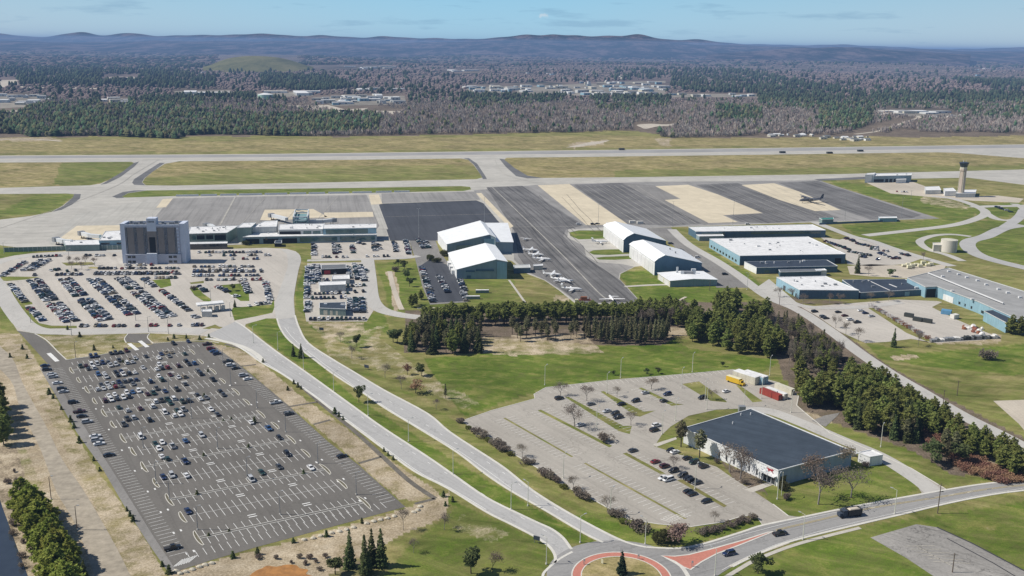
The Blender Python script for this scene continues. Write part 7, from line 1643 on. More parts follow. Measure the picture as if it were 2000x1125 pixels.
CON = [  # conifer stands (polygon, chance)
 ([(-500, 215), (60, 205), (250, 196), (400, 184), (540, 186), (560, 200), (420, 205), (480, 225), (740, 222), (740, 262), (500, 268), (300, 272), (-500, 272)], .68), ([(400, 190), (560, 190), (560, 215), (400, 215)], .25), ([(640, 232), (740, 228), (745, 262), (640, 264)], .9), ([(740, 225), (1000, 225), (1000, 262), (740, 262)], .07),
 ([(890, 185), (1100, 180), (1100, 200), (900, 215)], .5), ([(1150, 190), (1310, 188), (1310, 215), (1170, 216)], .5), ([(1395, 208), (1485, 206), (1490, 236), (1400, 236)], .85), ([(1480, 190), (1700, 195), (1700, 214), (1480, 214)], .85), ([(1600, 212), (1710, 210), (1700, 258), (1600, 255)], .75), ([(1700, 182), (2500, 185), (2500, 232), (1900, 232), (1850, 212), (1700, 214)], .55),
 ([(1200, 138), (1460, 140), (1700, 185), (1650, 200), (1500, 192), (1300, 172), (1200, 160)], .42), ([(510, 148), (640, 150), (700, 172), (600, 180), (510, 170)], .85), ([(0, 125), (300, 130), (420, 150), (420, 175), (0, 165)], .45), ([(0, 90), (500, 92), (1000, 96), (1000, 128), (0, 135)], .32), ([(1000, 100), (2500, 108), (2500, 135), (1000, 130)], .2), ([(1850, 150), (2500, 160), (2500, 186), (1950, 178)], .4), ([(740, 175), (900, 170), (900, 200), (740, 200)], .12), ([(1320, 238), (1390, 238), (1390, 258), (1300, 262)], .05)]
def con_prob(x, y):
    p = np.full(x.shape, .05)
    for poly, pr in CON: p = np.where(inpoly(x, y, poly), pr, p)
    return p
def forest(n, y0, y1, kind):
    x = rf.uniform(-420, 2420, n); u = rf.uniform(0, 1, n); y = y0 + (y1 - y0) * u
    edge = np.interp(x, [e[0] for e in EDGE], [e[1] for e in EDGE]); keep = y < edge - 1.0
    for c in CLEAR: keep &= ~inpoly(x, y, c)
    keep &= ~inpoly(x, y, [(422, 124), (450, 112), (500, 109.5), (550, 113), (582, 124), (582, 128), (422, 128)])
    return x[keep], y[keep]
# front rank along the clearing edge plus the depth of the wood behind it
x, y = forest(30000, 196, 272, 0)
xe = rf.uniform(-420, 2420, 1500); ye = np.interp(xe, [e[0] for e in EDGE], [e[1] for e in EDGE]) - rf.uniform(.5, 2.0, 1500)
ke = ~((xe > 1235) & (xe < 1290)) & ~((xe > 1665) & (xe < 1725)); x = np.concatenate([x, xe[ke]]); y = np.concatenate([y, ye[ke]])
patch = .5 + .5 * np.sin(x * .021 + np.sin(y * .31) * 2.2) * np.cos(y * .23 + x * .008)
iscon = rf.uniform(0, 1, len(x)) < con_prob(x, y) * (.55 + .75 * patch)
X, Y = npG(x, y); P_ = np.stack([X, Y, np.zeros_like(X)], -1)
def tints(n, base, var, yel=0.0):
    b = np.array(base)[None] * rf.uniform(1 - var, 1 + var, (n, 1)); b[:, 0] *= rf.uniform(1 - yel, 1 + yel, n); return b
ci = np.where(iscon)[0]; bi = np.where(~iscon)[0]
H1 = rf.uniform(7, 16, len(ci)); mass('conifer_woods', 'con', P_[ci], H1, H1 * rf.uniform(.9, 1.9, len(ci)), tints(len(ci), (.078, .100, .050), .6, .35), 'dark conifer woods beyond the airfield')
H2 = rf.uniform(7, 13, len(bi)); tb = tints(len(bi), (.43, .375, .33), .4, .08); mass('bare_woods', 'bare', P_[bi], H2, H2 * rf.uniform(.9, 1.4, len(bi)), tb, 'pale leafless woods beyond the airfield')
# middle distance
x, y = forest(52000, 128, 200, 0); X, Y = npG(x, y); D_ = np.hypot(X, Y)
patch = .5 + .5 * np.sin(x * .013 + np.sin(y * .51) * 2.0) * np.cos(y * .35 + x * .006)
iscon = rf.uniform(0, 1, len(x)) < con_prob(x, y) * (.35 + 1.0 * patch)
sc_ = D_ / 3000; W_1 = np.where(iscon, 8, 9) * sc_ ** .8 * rf.uniform(.6, 1.5, len(x)); H_1 = np.where(iscon, rf.uniform(9, 17, len(x)), rf.uniform(3, 5.5, len(x))) * np.clip(sc_, .9, 1.6)
tc_ = np.where(iscon[:, None], tints(len(x), (.055, .072, .042), .4, .2), tints(len(x), (.20, .158, .145), .22, .06))
kd = iscon | (rf.uniform(0, 1, len(x)) < .42)
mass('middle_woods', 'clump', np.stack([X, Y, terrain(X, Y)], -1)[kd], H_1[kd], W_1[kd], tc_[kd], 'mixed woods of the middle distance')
x, y = forest(26000, 98, 130, 0); X, Y = npG(x, y); D_ = np.hypot(X, Y)
patch = .5 + .5 * np.sin(x * .009 + np.sin(y * .9) * 2.0) * np.cos(y * .8 + x * .004)
iscon = rf.uniform(0, 1, len(x)) < con_prob(x, y) * (.3 + 1.0 * patch)
W_1 = D_ / 1920 * rf.uniform(5, 15, len(x)); H_1 = rf.uniform(8, 18, len(x)); tc_ = np.where(iscon[:, None], tints(len(x), (.030, .045, .028), .35, .15), tints(len(x), (.13, .10, .09), .3, .08))
kd = iscon | (rf.uniform(0, 1, len(x)) < .4)
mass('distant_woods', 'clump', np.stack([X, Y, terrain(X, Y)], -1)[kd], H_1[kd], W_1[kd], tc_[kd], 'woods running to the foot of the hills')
# ------------------------------------------------------------------ lamps, poles, signs
def lamp_post(pos, h, label, group, mat='pale_pole', arm=1.8, adir=0.0, heads=1):
    p = gnd(pos); r = empty('street_lamp', p, label, 'lamp post', group)
    part(MB().tube((p.x, p.y, 0), (p.x, p.y, h), .16, .10, 6), 'pole', mat, r)
    part(MB().tube((p.x, p.y, 0), (p.x, p.y, .5), .32, .3, 8), 'footing', 'kerb_concrete', r)
    for k in range(heads):
        a = adir + k * math.pi; dx, dy = math.cos(a), math.sin(a)
        part(MB().tube((p.x, p.y, h - .05), (p.x + dx * arm, p.y + dy * arm, h + .35), .06, .05, 5), 'arm', mat, r)
        part(MB().bar((p.x + dx * arm * .8, p.y + dy * arm * .8, h + .32), (p.x + dx * (arm + .7), p.y + dy * (arm + .7), h + .36), .38, .18), 'lamp_head', 'galvanised', r)
    return r
def lamps(pts, h, group, where, **k):
    pts = sorted(pts)
    for i, (x, y) in enumerate(pts): lamp_post(G(x, y), h, '%s lamp post from the left %s' % (nth(i + 1), where), group, **k)
lamps([(495, 670), (543, 683), (593, 722), (652, 765), (719, 812), (798, 862), (885, 926), (998, 995), (1133, 1060)], 10, 'lamps on the boulevard median', 'on the boulevard median', adir=.6)
lamps([(1067, 1102), (1031, 988), (1260, 1063), (1568, 1054), (1747, 1004), (1396, 1125)], 9.5, 'lamps round the roundabout roads', 'beside the roundabout and cross road', adir=2.4)
lamps([(1064, 752), (1185, 768), (1212, 738), (1331, 758), (1352, 727), (1377, 782), (1380, 800), (1319, 822), (1293, 848), (1503, 733), (1487, 778), (1720, 873), (1192, 1005), (1357, 955), (1518, 975), (1100, 934), (1165, 838), (1545, 806), (1453, 795)], 10, 'lamps in the pale warehouse car park', 'round the pale warehouse car park', adir=1.0)
lamps([(436, 713), (451, 753), (502, 797), (558, 844), (621, 905), (696, 966), (331, 778), (374, 817), (425, 876), (483, 935), (547, 1005), (280, 875), (331, 975), (386, 1035), (305, 945)], 9, 'dark lamps in the new car park', 'standing in the new dark car park', mat='metal_grey', arm=1.0)
lamps([(140, 655), (290, 648), (329, 652), (8, 495), (135, 508), (60, 630), (283, 562), (265, 626), (450, 618), (412, 590)], 9, 'lamps round the hotel car park', 'round the hotel car park', mat='metal_grey', arm=1.2)
lamps([(100, 975), (151, 1035), (148, 700)], 9, 'poles along the left gravel track', 'beside the gravel track at the left', mat='wood_pole', arm=.8)
for i, (x, y, h, lb) in enumerate(((818, 463, 25, 'mast light in front of the dark apron patch'), (946, 433, 25, 'mast light beyond the left hangars'), (1168, 450, 24, 'mast light left of the upper right hangar'), (1313, 443, 24, 'mast light before the second pale apron strip'), (1431, 441, 24, 'mast light above the long low shed'), (1650, 431, 22, 'mast light near the dark transport aircraft'), (1760, 425, 20, 'mast light by the white apron cabin'), (1779, 390, 10, 'low mast light at the fire station yard'), (1459, 566, 12, 'white pole light by the blue works road'), (1475, 460, 8, 'short post light on the shed fence line'))): 
    lamp_post(G(x, y), h, lb, 'tall apron mast lights', mat='galvanised' if i in (0, 1, 8) else 'metal_grey', arm=.9, heads=2)
def pole(x, y, h, lb, arms=True):
    p = gnd(G(x, y)); r = empty('utility_pole', p, lb, 'utility pole', 'wooden utility poles')
    part(MB().tube((p.x, p.y, 0), (p.x, p.y, h), .19, .13, 6), 'pole', 'wood_pole', r)
    if arms: part(MB().bar((p.x - 1.2, p.y, h - .7), (p.x + 1.2, p.y, h - .7), .12, .14), 'cross_arm', 'wood_pole', r)
for x, y, h, lb in ((1831, 1003, 12, 'utility pole on the grass beside the cross road'), (1860, 1118, 7, 'short dark pole on the old tarmac at lower right'), (1869, 773, 8, 'pale pole alone on the right lawn'), (1522, 595, 10, 'utility pole at the bend of the side road'), (1842, 788, 7, 'slim pole by the side road and pines'), (1386, 568, 8, 'pole at the foot of the workshop lawn')): pole(x, y, h, lb)
def sign(x, y, w_, h, z, lb, mat='navy_roof', a=-.5):
    p = gnd(G(x, y)); r = empty('road_sign', p, lb, 'sign'); c, s = math.cos(a) * w_ / 2, math.sin(a) * w_ / 2
    part(MB().bar((p.x - c, p.y - s, z + h / 2), (p.x + c, p.y + s, z + h / 2), .15, h), 'panel', mat, r)
    for k in (-.7, .7): part(MB().tube((p.x + c * k, p.y + s * k + .12, 0), (p.x + c * k, p.y + s * k + .12, z + h), .08, .08, 6), 'post', 'metal_grey', r)
sign(1048, 1061, 2.4, 1.5, 1.2, 'dark back of the direction sign left of the roundabout'); sign(716, 722, 2.8, 1.6, 1.0, 'dark sign beside the inbound carriageway'); sign(628, 648, 2.8, 1.6, 1.0, 'dark sign near the rental yard corner', a=-.3)
sign(1352, 1108, .6, .7, 1.6, 'small post sign on the red brick splitter island', 'metal_grey'); sign(1141, 1104, .6, .7, 1.5, 'small post sign at the roundabout ring, left', 'metal_grey'); sign(1247, 1093, .6, .7, 1.2, 'small post sign at the roundabout ring, right', 'metal_grey')
sign(1176, 1102, .8, 1.4, .3, 'cream marker board on the roundabout island', 'cream_paint')
# boulders along the lower edge of the new car park
BD = [(344, 1116), (352, 1121), (363, 1118), (376, 1113), (390, 1108), (401, 1104), (414, 1101), (594, 1055), (612, 1052), (626, 1048), (648, 1042), (663, 1039), (677, 1035), (691, 1031), (716, 1023), (730, 1019), (743, 1016), (757, 1013), (770, 1009), (808, 1001), (816, 997), (821, 990)]
for i, (x, y) in enumerate(BD):
    p = gnd(G(x, y)); rg = random.Random(i); mb = MB(); rings = []
    for k in range(4):
        z = (0, .25, .6, .78)[k]; rr = (1.05, 1.15, .8, .3)[k]; rings.append([(p.x + math.cos(t) * rr * rg.uniform(.8, 1.15), p.y + math.sin(t) * rr * .7 * rg.uniform(.8, 1.15), z) for t in np.linspace(0, 2 * math.pi, 9)[:-1]])
    o = mb.loft(rings).build('boulder', 'boulder', origin=p); tag(o, '%s pale boulder from the left below the new car park' % nth(i + 1), 'boulder', 'boulders edging the new car park')
# ------------------------------------------------------------------ trucks, bus, containers, tents
def cont(name, quad, h, mat, lb, cat, grp=None, ribs=True, roofmat=None):
    P = [gnd(G(x, y)) for x, y in quad]; r = empty(name, base_of(P), lb, cat, grp); pl = [(p.x, p.y) for p in P]
    part(MB().prism(pl, .15, h - .1, top=False, bottom=True), 'side_wall', mat, r); part(MB().prism(pl, h - .1, h), 'roof', roofmat or mat, r)
    a, b = P[0], P[1]; d = (b - a); m = MB()
    for t in (.48, .52): q = a + d * t; m.bar((q.x, q.y, .3), (q.x, q.y, h - .2), .07, .07)
    part(m, 'door_bar', 'metal_grey', r); return r
def qd(cx, cy, L, Wd, deg):
    """footprint quad in world from centre"""
    c = G(cx, cy); a = math.radians(deg); d = Vector((math.cos(a), math.sin(a), 0)); n = Vector((-d.y, d.x, 0)); return [c + d * (L / 2) - n * (Wd / 2), c + d * (L / 2) + n * (Wd / 2), c - d * (L / 2) + n * (Wd / 2), c - d * (L / 2) - n * (Wd / 2)]
def contw(name, P, h, mat, lb, cat, grp=None, roofmat=None):
    r = empty(name, base_of(P), lb, cat, grp); pl = [(p.x, p.y) for p in P]
    part(MB().prism(pl, .15, h - .1, top=False, bottom=True), 'side_wall', mat, r); part(MB().prism(pl, h - .1, h), 'roof', roofmat or mat, r)
    a, b = P[0], P[1]; d = (b - a)
    for t in (.47, .53): q = a + d * t; e = (P[0] - P[3]).normalized() * .06; m = MB(); m.bar((q.x + e.x, q.y + e.y, .3), (q.x + e.x, q.y + e.y, h - .25), .07, .07); part(m, 'door_bar', 'metal_grey', r)
    return r
contw('shipping_container', qd(1505, 775, 12.2, 2.6, -57), 2.9, 'red_container', 'dull red shipping container behind the warehouse', 'container')
contw('shipping_container', qd(1516, 773, 12.2, 2.6, -57), 2.9, 'white_container', 'white shipping container right of the red one', 'container', roofmat='white_roof')
contw('shipping_container', qd(1532, 765, 11, 2.5, -57), 3.0, 'cream_wall', 'cream open container by the pines', 'container')
contw('storage_tent', qd(1458, 744, 14, 5.2, -50), 4.2, 'cream_wall', 'cream flat topped storage tent by the yellow bus', 'tent', roofmat='white_roof')
contw('storage_tent', qd(1474, 744, 13, 4.6, -50), 4.0, 'light_blue_wall', 'blue-grey fronted storage tent behind the cream one', 'tent', roofmat='white_roof')
# yellow bus
P = qd(1436, 749, 10, 2.5, -50); c0 = (P[0] + P[2]) / 2; d = (P[0] - P[3]).normalized(); n = Vector((-d.y, d.x, 0)); r = empty('box_truck', gnd(c0), 'yellow box truck with pale roof parked beside the cream tent', 'truck')
def ob(mb, u0, v0, z0, u1, v1, z1, c=c0, d=d, n=n): mb.add([tuple(c + d * u + n * v + Vector((0, 0, z))) for z in (z0, z1) for u, v in ((u0, v0), (u1, v0), (u1, v1), (u0, v1))], [(0, 3, 2, 1), (4, 5, 6, 7), (0, 1, 5, 4), (1, 2, 6, 5), (2, 3, 7, 6), (3, 0, 4, 7)]); return mb
part(ob(MB(), -5, -1.25, .7, 3.2, 1.25, 3.2), 'box_body', 'bus_yellow', r); part(ob(MB(), -4.95, -1.2, 3.2, 3.15, 1.2, 3.32), 'roof', 'cream_paint', r)
part(ob(MB(), 3.25, -1.1, .6, 4.2, 1.1, 2.7), 'cab', 'bus_yellow', r); part(ob(MB(), 4.2, -1.0, .6, 5.4, 1.0, 1.6), 'bonnet', 'bus_yellow', r); part(ob(MB(), 4.19, -.95, 1.7, 4.24, .95, 2.55), 'windscreen', 'car_glass', r)
for u in (-3.4, 4.3):
    for s in (-1, 1): a_ = c0 + d * u + n * (s * .95); b_ = c0 + d * u + n * (s * 1.27); part(MB().tube((a_.x, a_.y, .48), (b_.x, b_.y, .48), .48, .48, 12), 'wheel', 'tyre_rubber', r)
# dark lorry with load on the cross road
c0 = gnd(G(1660, 1008)) + Vector((0, 0, Z2)); a = math.radians(196); d = Vector((math.cos(a), math.sin(a), 0)); n = Vector((-d.y, d.x, 0)); r = empty('lorry', c0, 'black tipper lorry carrying a pale load on the cross road', 'truck')
def o2(mb, *q): return ob(mb, *q, c=c0, d=d, n=n)
part(o2(MB(), -4.2, -1.3, .75, 1.6, 1.3, 1.0), 'chassis', 'car_trim', r); b_ = o2(MB(), -4.2, -1.3, 1.0, 1.5, -1.2, 2.9); o2(b_, -4.2, 1.2, 1.0, 1.5, 1.3, 2.9); o2(b_, 1.4, -1.19, 1.0, 1.5, 1.19, 3.0); o2(b_, -4.2, -1.19, 1.0, -4.1, 1.19, 2.6); part(b_, 'tipper_body', 'car_trim', r)
part(o2(MB(), -4.05, -1.18, 1.5, 1.38, 1.18, 2.5), 'load', 'cream_paint', r) if False else part(MB().loft([[tuple(c0 + d * u + n * v + Vector((0, 0, z))) for u, v in ((-4.0 + i, -1.15 + i * .5), (1.3 - i, -1.15 + i * .5), (1.3 - i, 1.15 - i * .5), (-4.0 + i, 1.15 - i * .5))] for i, z in ((0, 1.1), (0, 2.4), (1.0, 3.0))]), 'load', 'gravel_pale', r)
part(o2(MB(), 1.9, -1.2, .7, 3.6, 1.2, 2.9), 'cab', 'navy_roof', r); part(o2(MB(), 3.6, -1.0, .7, 4.9, 1.0, 1.9), 'bonnet', 'navy_roof', r); part(o2(MB(), 3.59, -1.05, 1.95, 3.64, 1.05, 2.7), 'windscreen', 'car_glass', r)
for u in (-3.4, -2.1, 4.0):
    for s in (-1, 1): a_ = c0 + d * u + n * (s * .95); b_ = c0 + d * u + n * (s * 1.3); part(MB().tube((a_.x, a_.y, .5), (b_.x, b_.y, .5), .5, .5, 12), 'wheel', 'tyre_rubber', r)
# works yard: dark skips, racks of pipe and salvage
for x, y, lb in ((1775, 619, 'left dark covered skip on the works yard'), (1792, 627, 'middle dark covered skip on the works yard'), (1811, 630, 'right dark covered skip on the works yard')): contw('skip', qd(x, y, 5.5, 2.6, -40), 2.4, 'dark_container', lb, 'skip')
contw('blue_tarpaulin_shelter', qd(1848, 613, 6, 5, -30), 2.6, 'blue_container', 'bright blue covered stack at the yard edge', 'shelter'); contw('white_cabin', qd(1864, 622, 5, 3, 30), 2.8, 'white_container', 'small white cabin beside the blue stack', 'cabin')
simple('pipe_white', (.72, .70, .66), .6, .12, 1); simple('salvage_red', (.24, .09, .06), .85, .25, 1)
rg = random.Random(8)
k = 0
for t in np.linspace(0, 1, 34):
    x = 1700 + (1812 - 1700) * t; y = 598 + (662 - 598) * t; p = gnd(G(x, y)); r = empty('material_rack', p, '%s white material rack from the left along the yard edge' % nth(k + 1), 'rack', 'racks of white and rusty stock'); k += 1
    a = rg.uniform(-.2, .9); L = rg.uniform(1.2, 2.2)
    for q in (-1, 1): m = MB(); m.bar((p.x + q * L * .4, p.y - 1.2, 0), (p.x + q * L * .4, p.y + 1.0, 1.9), .16, .16); m.bar((p.x + q * L * .4, p.y + 1.0, 0), (p.x + q * L * .4, p.y + 1.0, 1.9), .16, .16); part(m, 'stand', 'rust_steel', r)
    m = MB()
    for j in range(3): z = .5 + j * .55; m.tube((p.x - L, p.y - .9 + j * .7, z), (p.x + L, p.y - .9 + j * .7 + math.sin(a) * .8, z + .1), .22, .22, 6)
    part(m, 'pipe_stack', rg.choice(['pipe_white', 'pipe_white', 'rust_steel', 'metal_grey']), r)
k = 0
for t in np.linspace(0, 1, 26):
    x = 1820 + (1948 - 1820) * t; y = 667 - 7 * t; p = gnd(G(x, y)); r = empty('stock_bundle', p, '%s grey bundle from the left along the bottom of the yard' % nth(k + 1), 'bundle', 'bundles along the bottom edge of the works yard'); k += 1
    m = MB(); h = rg.uniform(1.2, 2.6)
    for j in range(3): m.bar((p.x - .6 + j * .6, p.y - 1.6, h * .5), (p.x - .6 + j * .6, p.y + 1.6, h * .5), .5, h * rg.uniform(.7, 1))
    part(m, 'load', rg.choice(['metal_grey', 'pipe_white', 'dark_container', 'metal_grey']), r); part(MB().box(p.x - 1, p.y - 1.5, .02, p.x + 1, p.y + 1.5, .2), 'pallet', 'wood_pole', r)
for i in range(16):
    x = 1870 + rg.uniform(0, 55); y = 634 + (x - 1870) * .28 + rg.uniform(-6, 7); p = gnd(G(x, y)); r = empty('salvage_heap', p, '%s heap of red-brown salvage before the blue annex' % nth(i + 1), 'heap', 'red-brown salvage heaps')
    m = MB(); s = rg.uniform(.9, 1.7); rings = [[(p.x + math.cos(t) * s * f * rg.uniform(.8, 1.3), p.y + math.sin(t) * s * f * rg.uniform(.8, 1.3), z) for t in np.linspace(0, 6.283, 7)[:-1]] for f, z in ((1, 0), (.9, .9), (.5, 1.6))]; part(m.loft(rings), 'heap', rg.choice(['salvage_red', 'pipe_white', 'rust_steel', 'dark_container']), r)
for i in range(9):
    x = (1766, 1774, 1782, 1790, 1797, 1803, 1812, 1818, 1776)[i]; y = (521, 520, 523, 519, 522, 517, 520, 519, 525)[i]; p = gnd(G(x, y)); r = empty('equipment_stand', p, '%s cream item of plant from the left behind the dark range' % nth(i + 1), 'plant', 'cream plant in the works yard')
    part(MB().box(p.x - 1.8, p.y - 1.3, .6, p.x + 1.6, p.y + 1.3, 2.0 + (i % 3) * .5), 'housing', 'cream_paint', r)
    for s in (-1, 1): part(MB().tube((p.x + s, p.y - 1.2, .45), (p.x + s, p.y + 1.2, .45), .45, .45, 8), 'wheel', 'tyre_rubber', r)
p = gnd(G(1142, 592)); r = empty('fire_training_rig', p, 'rusty orange frame with ladders at the end of the taxiway', 'frame')
for dx in (-3, 0, 3): part(MB().bar((p.x + dx, p.y, 0), (p.x + dx, p.y, 4), .35, .35), 'upright', 'rust_steel', r)
part(MB().box(p.x - 4, p.y - 1.5, 2.0, p.x + 4, p.y + 1.5, 2.5), 'deck', 'salvage_red', r); part(MB().box(p.x - 2.6, p.y - 1.2, 2.55, p.x + 1.4, p.y + 1.2, 4.4), 'cabin', 'rust_steel', r); part(MB().box(p.x - 6.5, p.y - 1, 0, p.x - 4.4, p.y + 1, 2.6), 'tank', 'cream_paint', r)
# long trailers on the grass by the staff car park
for i, (x, y, lb) in enumerate(((942, 572, 'green and white long trailer on the grass'), (924, 584, 'lower green and white long trailer on the grass'))): contw('trailer', qd(x, y, 9, 2.2, 4), 2.2, 'green_wall', lb, 'trailer', 'trailers on the hangar grass', roofmat='white_roof')
# ------------------------------------------------------------------ aircraft
simple('aircraft_white', (.80, .80, .79), .3, .05, .5, spec=.5); simple('aircraft_dark', (.11, .115, .13), .5, .12, .3, spec=.4); simple('aircraft_grey', (.30, .31, .33), .5, .1, .3)
def aircraft(p, head, L, span, lb, mat='aircraft_white', style='prop', grp=None, scl=1.0):
    r = empty('aircraft', p, lb, 'aircraft', grp, rz=head)
    def pt(mb, name, m_): o = mb.build(name, m_); o.parent = r; return o
    R0 = L * .058; prof = [(-.5, .05, .35), (-.42, .35, .22), (-.25, .75, .06), (0, 1.0, 0), (.25, 1.0, 0), (.38, .85, -.04), (.46, .5, -.12), (.5, .08, -.2)]
    zc = L * .10 + .3; rings = []
    for (x, f, dz) in prof: rings.append([(x * L, math.cos(t) * R0 * f, zc + dz * R0 * 1.5 + math.sin(t) * R0 * f * 1.08) for t in np.linspace(0, 2 * math.pi, 13)[:-1]])
    fus = pt(MB().loft(rings), 'fuselage', mat)
    g = MB(); g.add([(L * .37, -R0 * .55, zc + R0 * .6), (L * .37, R0 * .55, zc + R0 * .6), (L * .44, R0 * .38, zc + R0 * .25), (L * .44, -R0 * .38, zc + R0 * .25)], [(0, 1, 2, 3)]); w_ = g.build('windscreen', 'car_glass'); w_.parent = fus
    zw = zc + (R0 * .95 if style in ('prop', 'cargo') else -R0 * .6); sw = .30 if style == 'jet' else .02
    def wing(s, x0, c0_, c1_, sp, z, dih, sweep, name, th):
        vs = []
        for (y, x, c) in ((0, x0, c0_), (s * sp, x0 - sweep * sp, c1_)):
            zz = z + abs(y) * dih
            vs += [(x + c / 2, y, zz), (x, y, zz + th), (x - c / 2, y, zz), (x, y, zz - th * .5)]
        return pt(MB().add(vs, [(0, 1, 5, 4), (1, 2, 6, 5), (2, 3, 7, 6), (3, 0, 4, 7), (4, 5, 6, 7)] if s > 0 else [(4, 5, 1, 0), (5, 6, 2, 1), (6, 7, 3, 2), (7, 4, 0, 3), (7, 6, 5, 4)]), name, mat)
    for s in (-1, 1):
        wing(s, L * .06, L * .17, L * .07, span / 2, zw, .04, sw, 'wing', L * .012)
        wing(s, -L * .43, L * .10, L * .05, span * .18, zc + (R0 * 3.4 if style == 'jet' else R0 * .5), 0, sw * .8, 'tailplane', L * .007)
    fz = zc + R0 * .4
    pt(MB().add([(-L * .34, -.1, fz), (-L * .49, -.1, fz), (-L * .52, -.08, fz + L * .17), (-L * .45, -.08, fz + L * .17), (-L * .34, .1, fz), (-L * .49, .1, fz), (-L * .52, .08, fz + L * .17), (-L * .45, .08, fz + L * .17)], [(0, 1, 2, 3), (7, 6, 5, 4), (0, 3, 7, 4), (1, 0, 4, 5), (2, 1, 5, 6), (3, 2, 6, 7)]), 'fin', mat)
    eng = {'jet': [(-L * .27, 1.9 * R0, zc + R0 * .5)], 'prop': [(L * .12, span * .17, zw - .1)], 'cargo': [(L * .13, span * .15, zw - .3), (L * .11, span * .30, zw - .2)], 'single': []}[style]
    for (x, y, z) in eng:
        for s in (-1, 1):
            e = pt(MB().tube((x - L * .06, s * y, z), (x + L * .06, s * y, z), R0 * .34, R0 * .42, 10), 'engine', mat)
            if style in ('prop', 'cargo'):
                m = MB(); xx = x + L * .065
                for k in range(4): a = k * math.pi / 2 + .4; m.bar((xx, s * y, z), (xx, s * y + math.cos(a) * L * .06, z + math.sin(a) * L * .06), .22, .05)
                q = m.build('propeller', 'metal_grey'); q.parent = e
    for (x, y) in ((L * .36, 0), (-.02 * L, R0 * 1.3), (-.02 * L, -R0 * 1.3)): pt(MB().tube((x, y, .3), (x, y, zc - R0 * .5), .08, .08, 5).tube((x, y - .12, .3), (x, y + .12, .3), .3, .3, 8), 'landing_gear', 'car_trim')
    r.location.z = Z4 + .13; return r
def air(x, y, deg, L, span, lb, **k): return aircraft(gnd(G(x, y)), math.radians(deg), L, span, lb, **k)
GA = 'light aircraft parked by the left hangars'
air(1036, 492, -10, 13, 14, 'farthest back white aircraft in the left hangar row', grp=GA, style='prop'); air(1047, 501, -12, 13, 15, 'second white aircraft from the back in the left hangar row', grp=GA); air(1058, 510, -10, 15, 15, 'third white aircraft from the back with long wing', grp=GA, style='jet')
air(1078, 540, -12, 14, 15, 'white aircraft at the top corner of the small lawn', grp=GA); air(1092, 550, -25, 14, 15, 'white aircraft beside the lawn, second of the lower row', grp=GA, style='jet'); air(1105, 553, 20, 12, 14, 'white aircraft turned toward the lawn edge', grp=GA); air(1116, 569, -8, 15, 14, 'lowest parked aircraft near the rusty frame', grp=GA, style='jet')
air(1194, 588, 96, 15, 17.5, 'white business jet standing nose away at the taxiway end', style='jet'); air(1172, 476, 8, 15, 15, 'white jet parked left of the upper right hangar', style='jet'); air(1027, 470, 70, 9, 10, 'tiny white aircraft before the open hangar bay', style='prop')
air(1584, 396, 196, 30, 40, 'dark four engined transport aircraft on the last pale apron strip', mat='aircraft_dark', style='cargo')
# flag and small bits
p = gnd(G(1526, 968)); r = empty('flagpole', p, 'white flagpole before the warehouse entrance', 'flagpole'); part(MB().tube((p.x, p.y, 0), (p.x, p.y, 9.5), .12, .06, 8), 'pole', 'pale_pole', r); part(MB().tube((p.x, p.y, 9.5), (p.x, p.y, 9.75), .16, .05, 8), 'finial', 'cream_paint', r)
for i, (x, y, lb) in enumerate(((1190, 440, 'white service van at the hangar corner'), (1235, 436, 'white fuel tanker beyond the upper right hangar'), (1250, 437, 'white baggage truck beyond the upper right hangar'))): contw('service_truck', qd(x, y, 6, 2.4, 10), 2.6, 'white_container', lb, 'truck')
# runway-side plant and huts
for x, y, lb in ((1214, 293, 'dark equipment on the runway verge, left'), (1528, 299, 'dark equipment on the runway verge, middle'), (1680, 296, 'dark arched equipment on the runway edge'), (1620, 300, 'small dark equipment on the runway edge')): contw('airfield_equipment', qd(x, y, 9, 5, 10), 3.0, 'dark_container', lb, 'equipment', 'equipment along the runway edge')
# ------------------------------------------------------------------ far town
simple('dark_field', (.26, .235, .19), .95, .35, .03)
TB = []
def town(x0, x1, y0, y1, n, w0, w1, h0, h1, mats, area):
    for _ in range(n):
        x = rg.uniform(x0, x1); y = rg.uniform(y0, y1); TB.append((x, y, rg.uniform(w0, w1), rg.uniform(h0, h1), rg.choice(mats), area))
WM = ['white_wall', 'white_wall', 'cream_wall', 'pale_wall', 'light_blue_wall']
rg = random.Random(31)
town(4, 100, 186, 205, 16, 12, 40, 4, 9, WM, 'industrial estate at the far left'); town(345, 440, 181, 185, 3, 60, 120, 5, 8, WM, 'estate left of the green tank'); town(505, 600, 181, 186, 5, 50, 120, 5, 8, WM, 'estate behind the green tank'); town(615, 785, 188, 205, 34, 12, 45, 4, 10, WM, 'town beyond the left woods')
town(700, 785, 175, 177, 3, 50, 100, 5, 7, WM, 'field edge beyond the left town'); town(912, 1080, 168, 180, 30, 12, 45, 4, 9, WM, 'town beyond the middle woods'); town(1090, 1300, 160, 187, 62, 12, 55, 4, 10, WM, 'town below the wooded ridge'); town(1310, 1470, 184, 190, 9, 20, 50, 4, 8, WM, 'right end of the far town')
town(550, 760, 132, 136, 14, 30, 140, 6, 10, WM, 'roadside sheds below the green hill'); town(865, 930, 139, 142, 3, 60, 150, 8, 12, WM, 'large white sheds in the brown woods'); town(395, 420, 143, 145, 2, 20, 30, 6, 9, WM, 'lone sheds in the left woods'); town(1740, 1835, 219, 224, 8, 25, 90, 3.5, 6, WM, 'low works in the right woods'); town(1800, 1885, 227, 230, 8, 8, 25, 3, 4, WM, 'yard below the low works in the right woods')
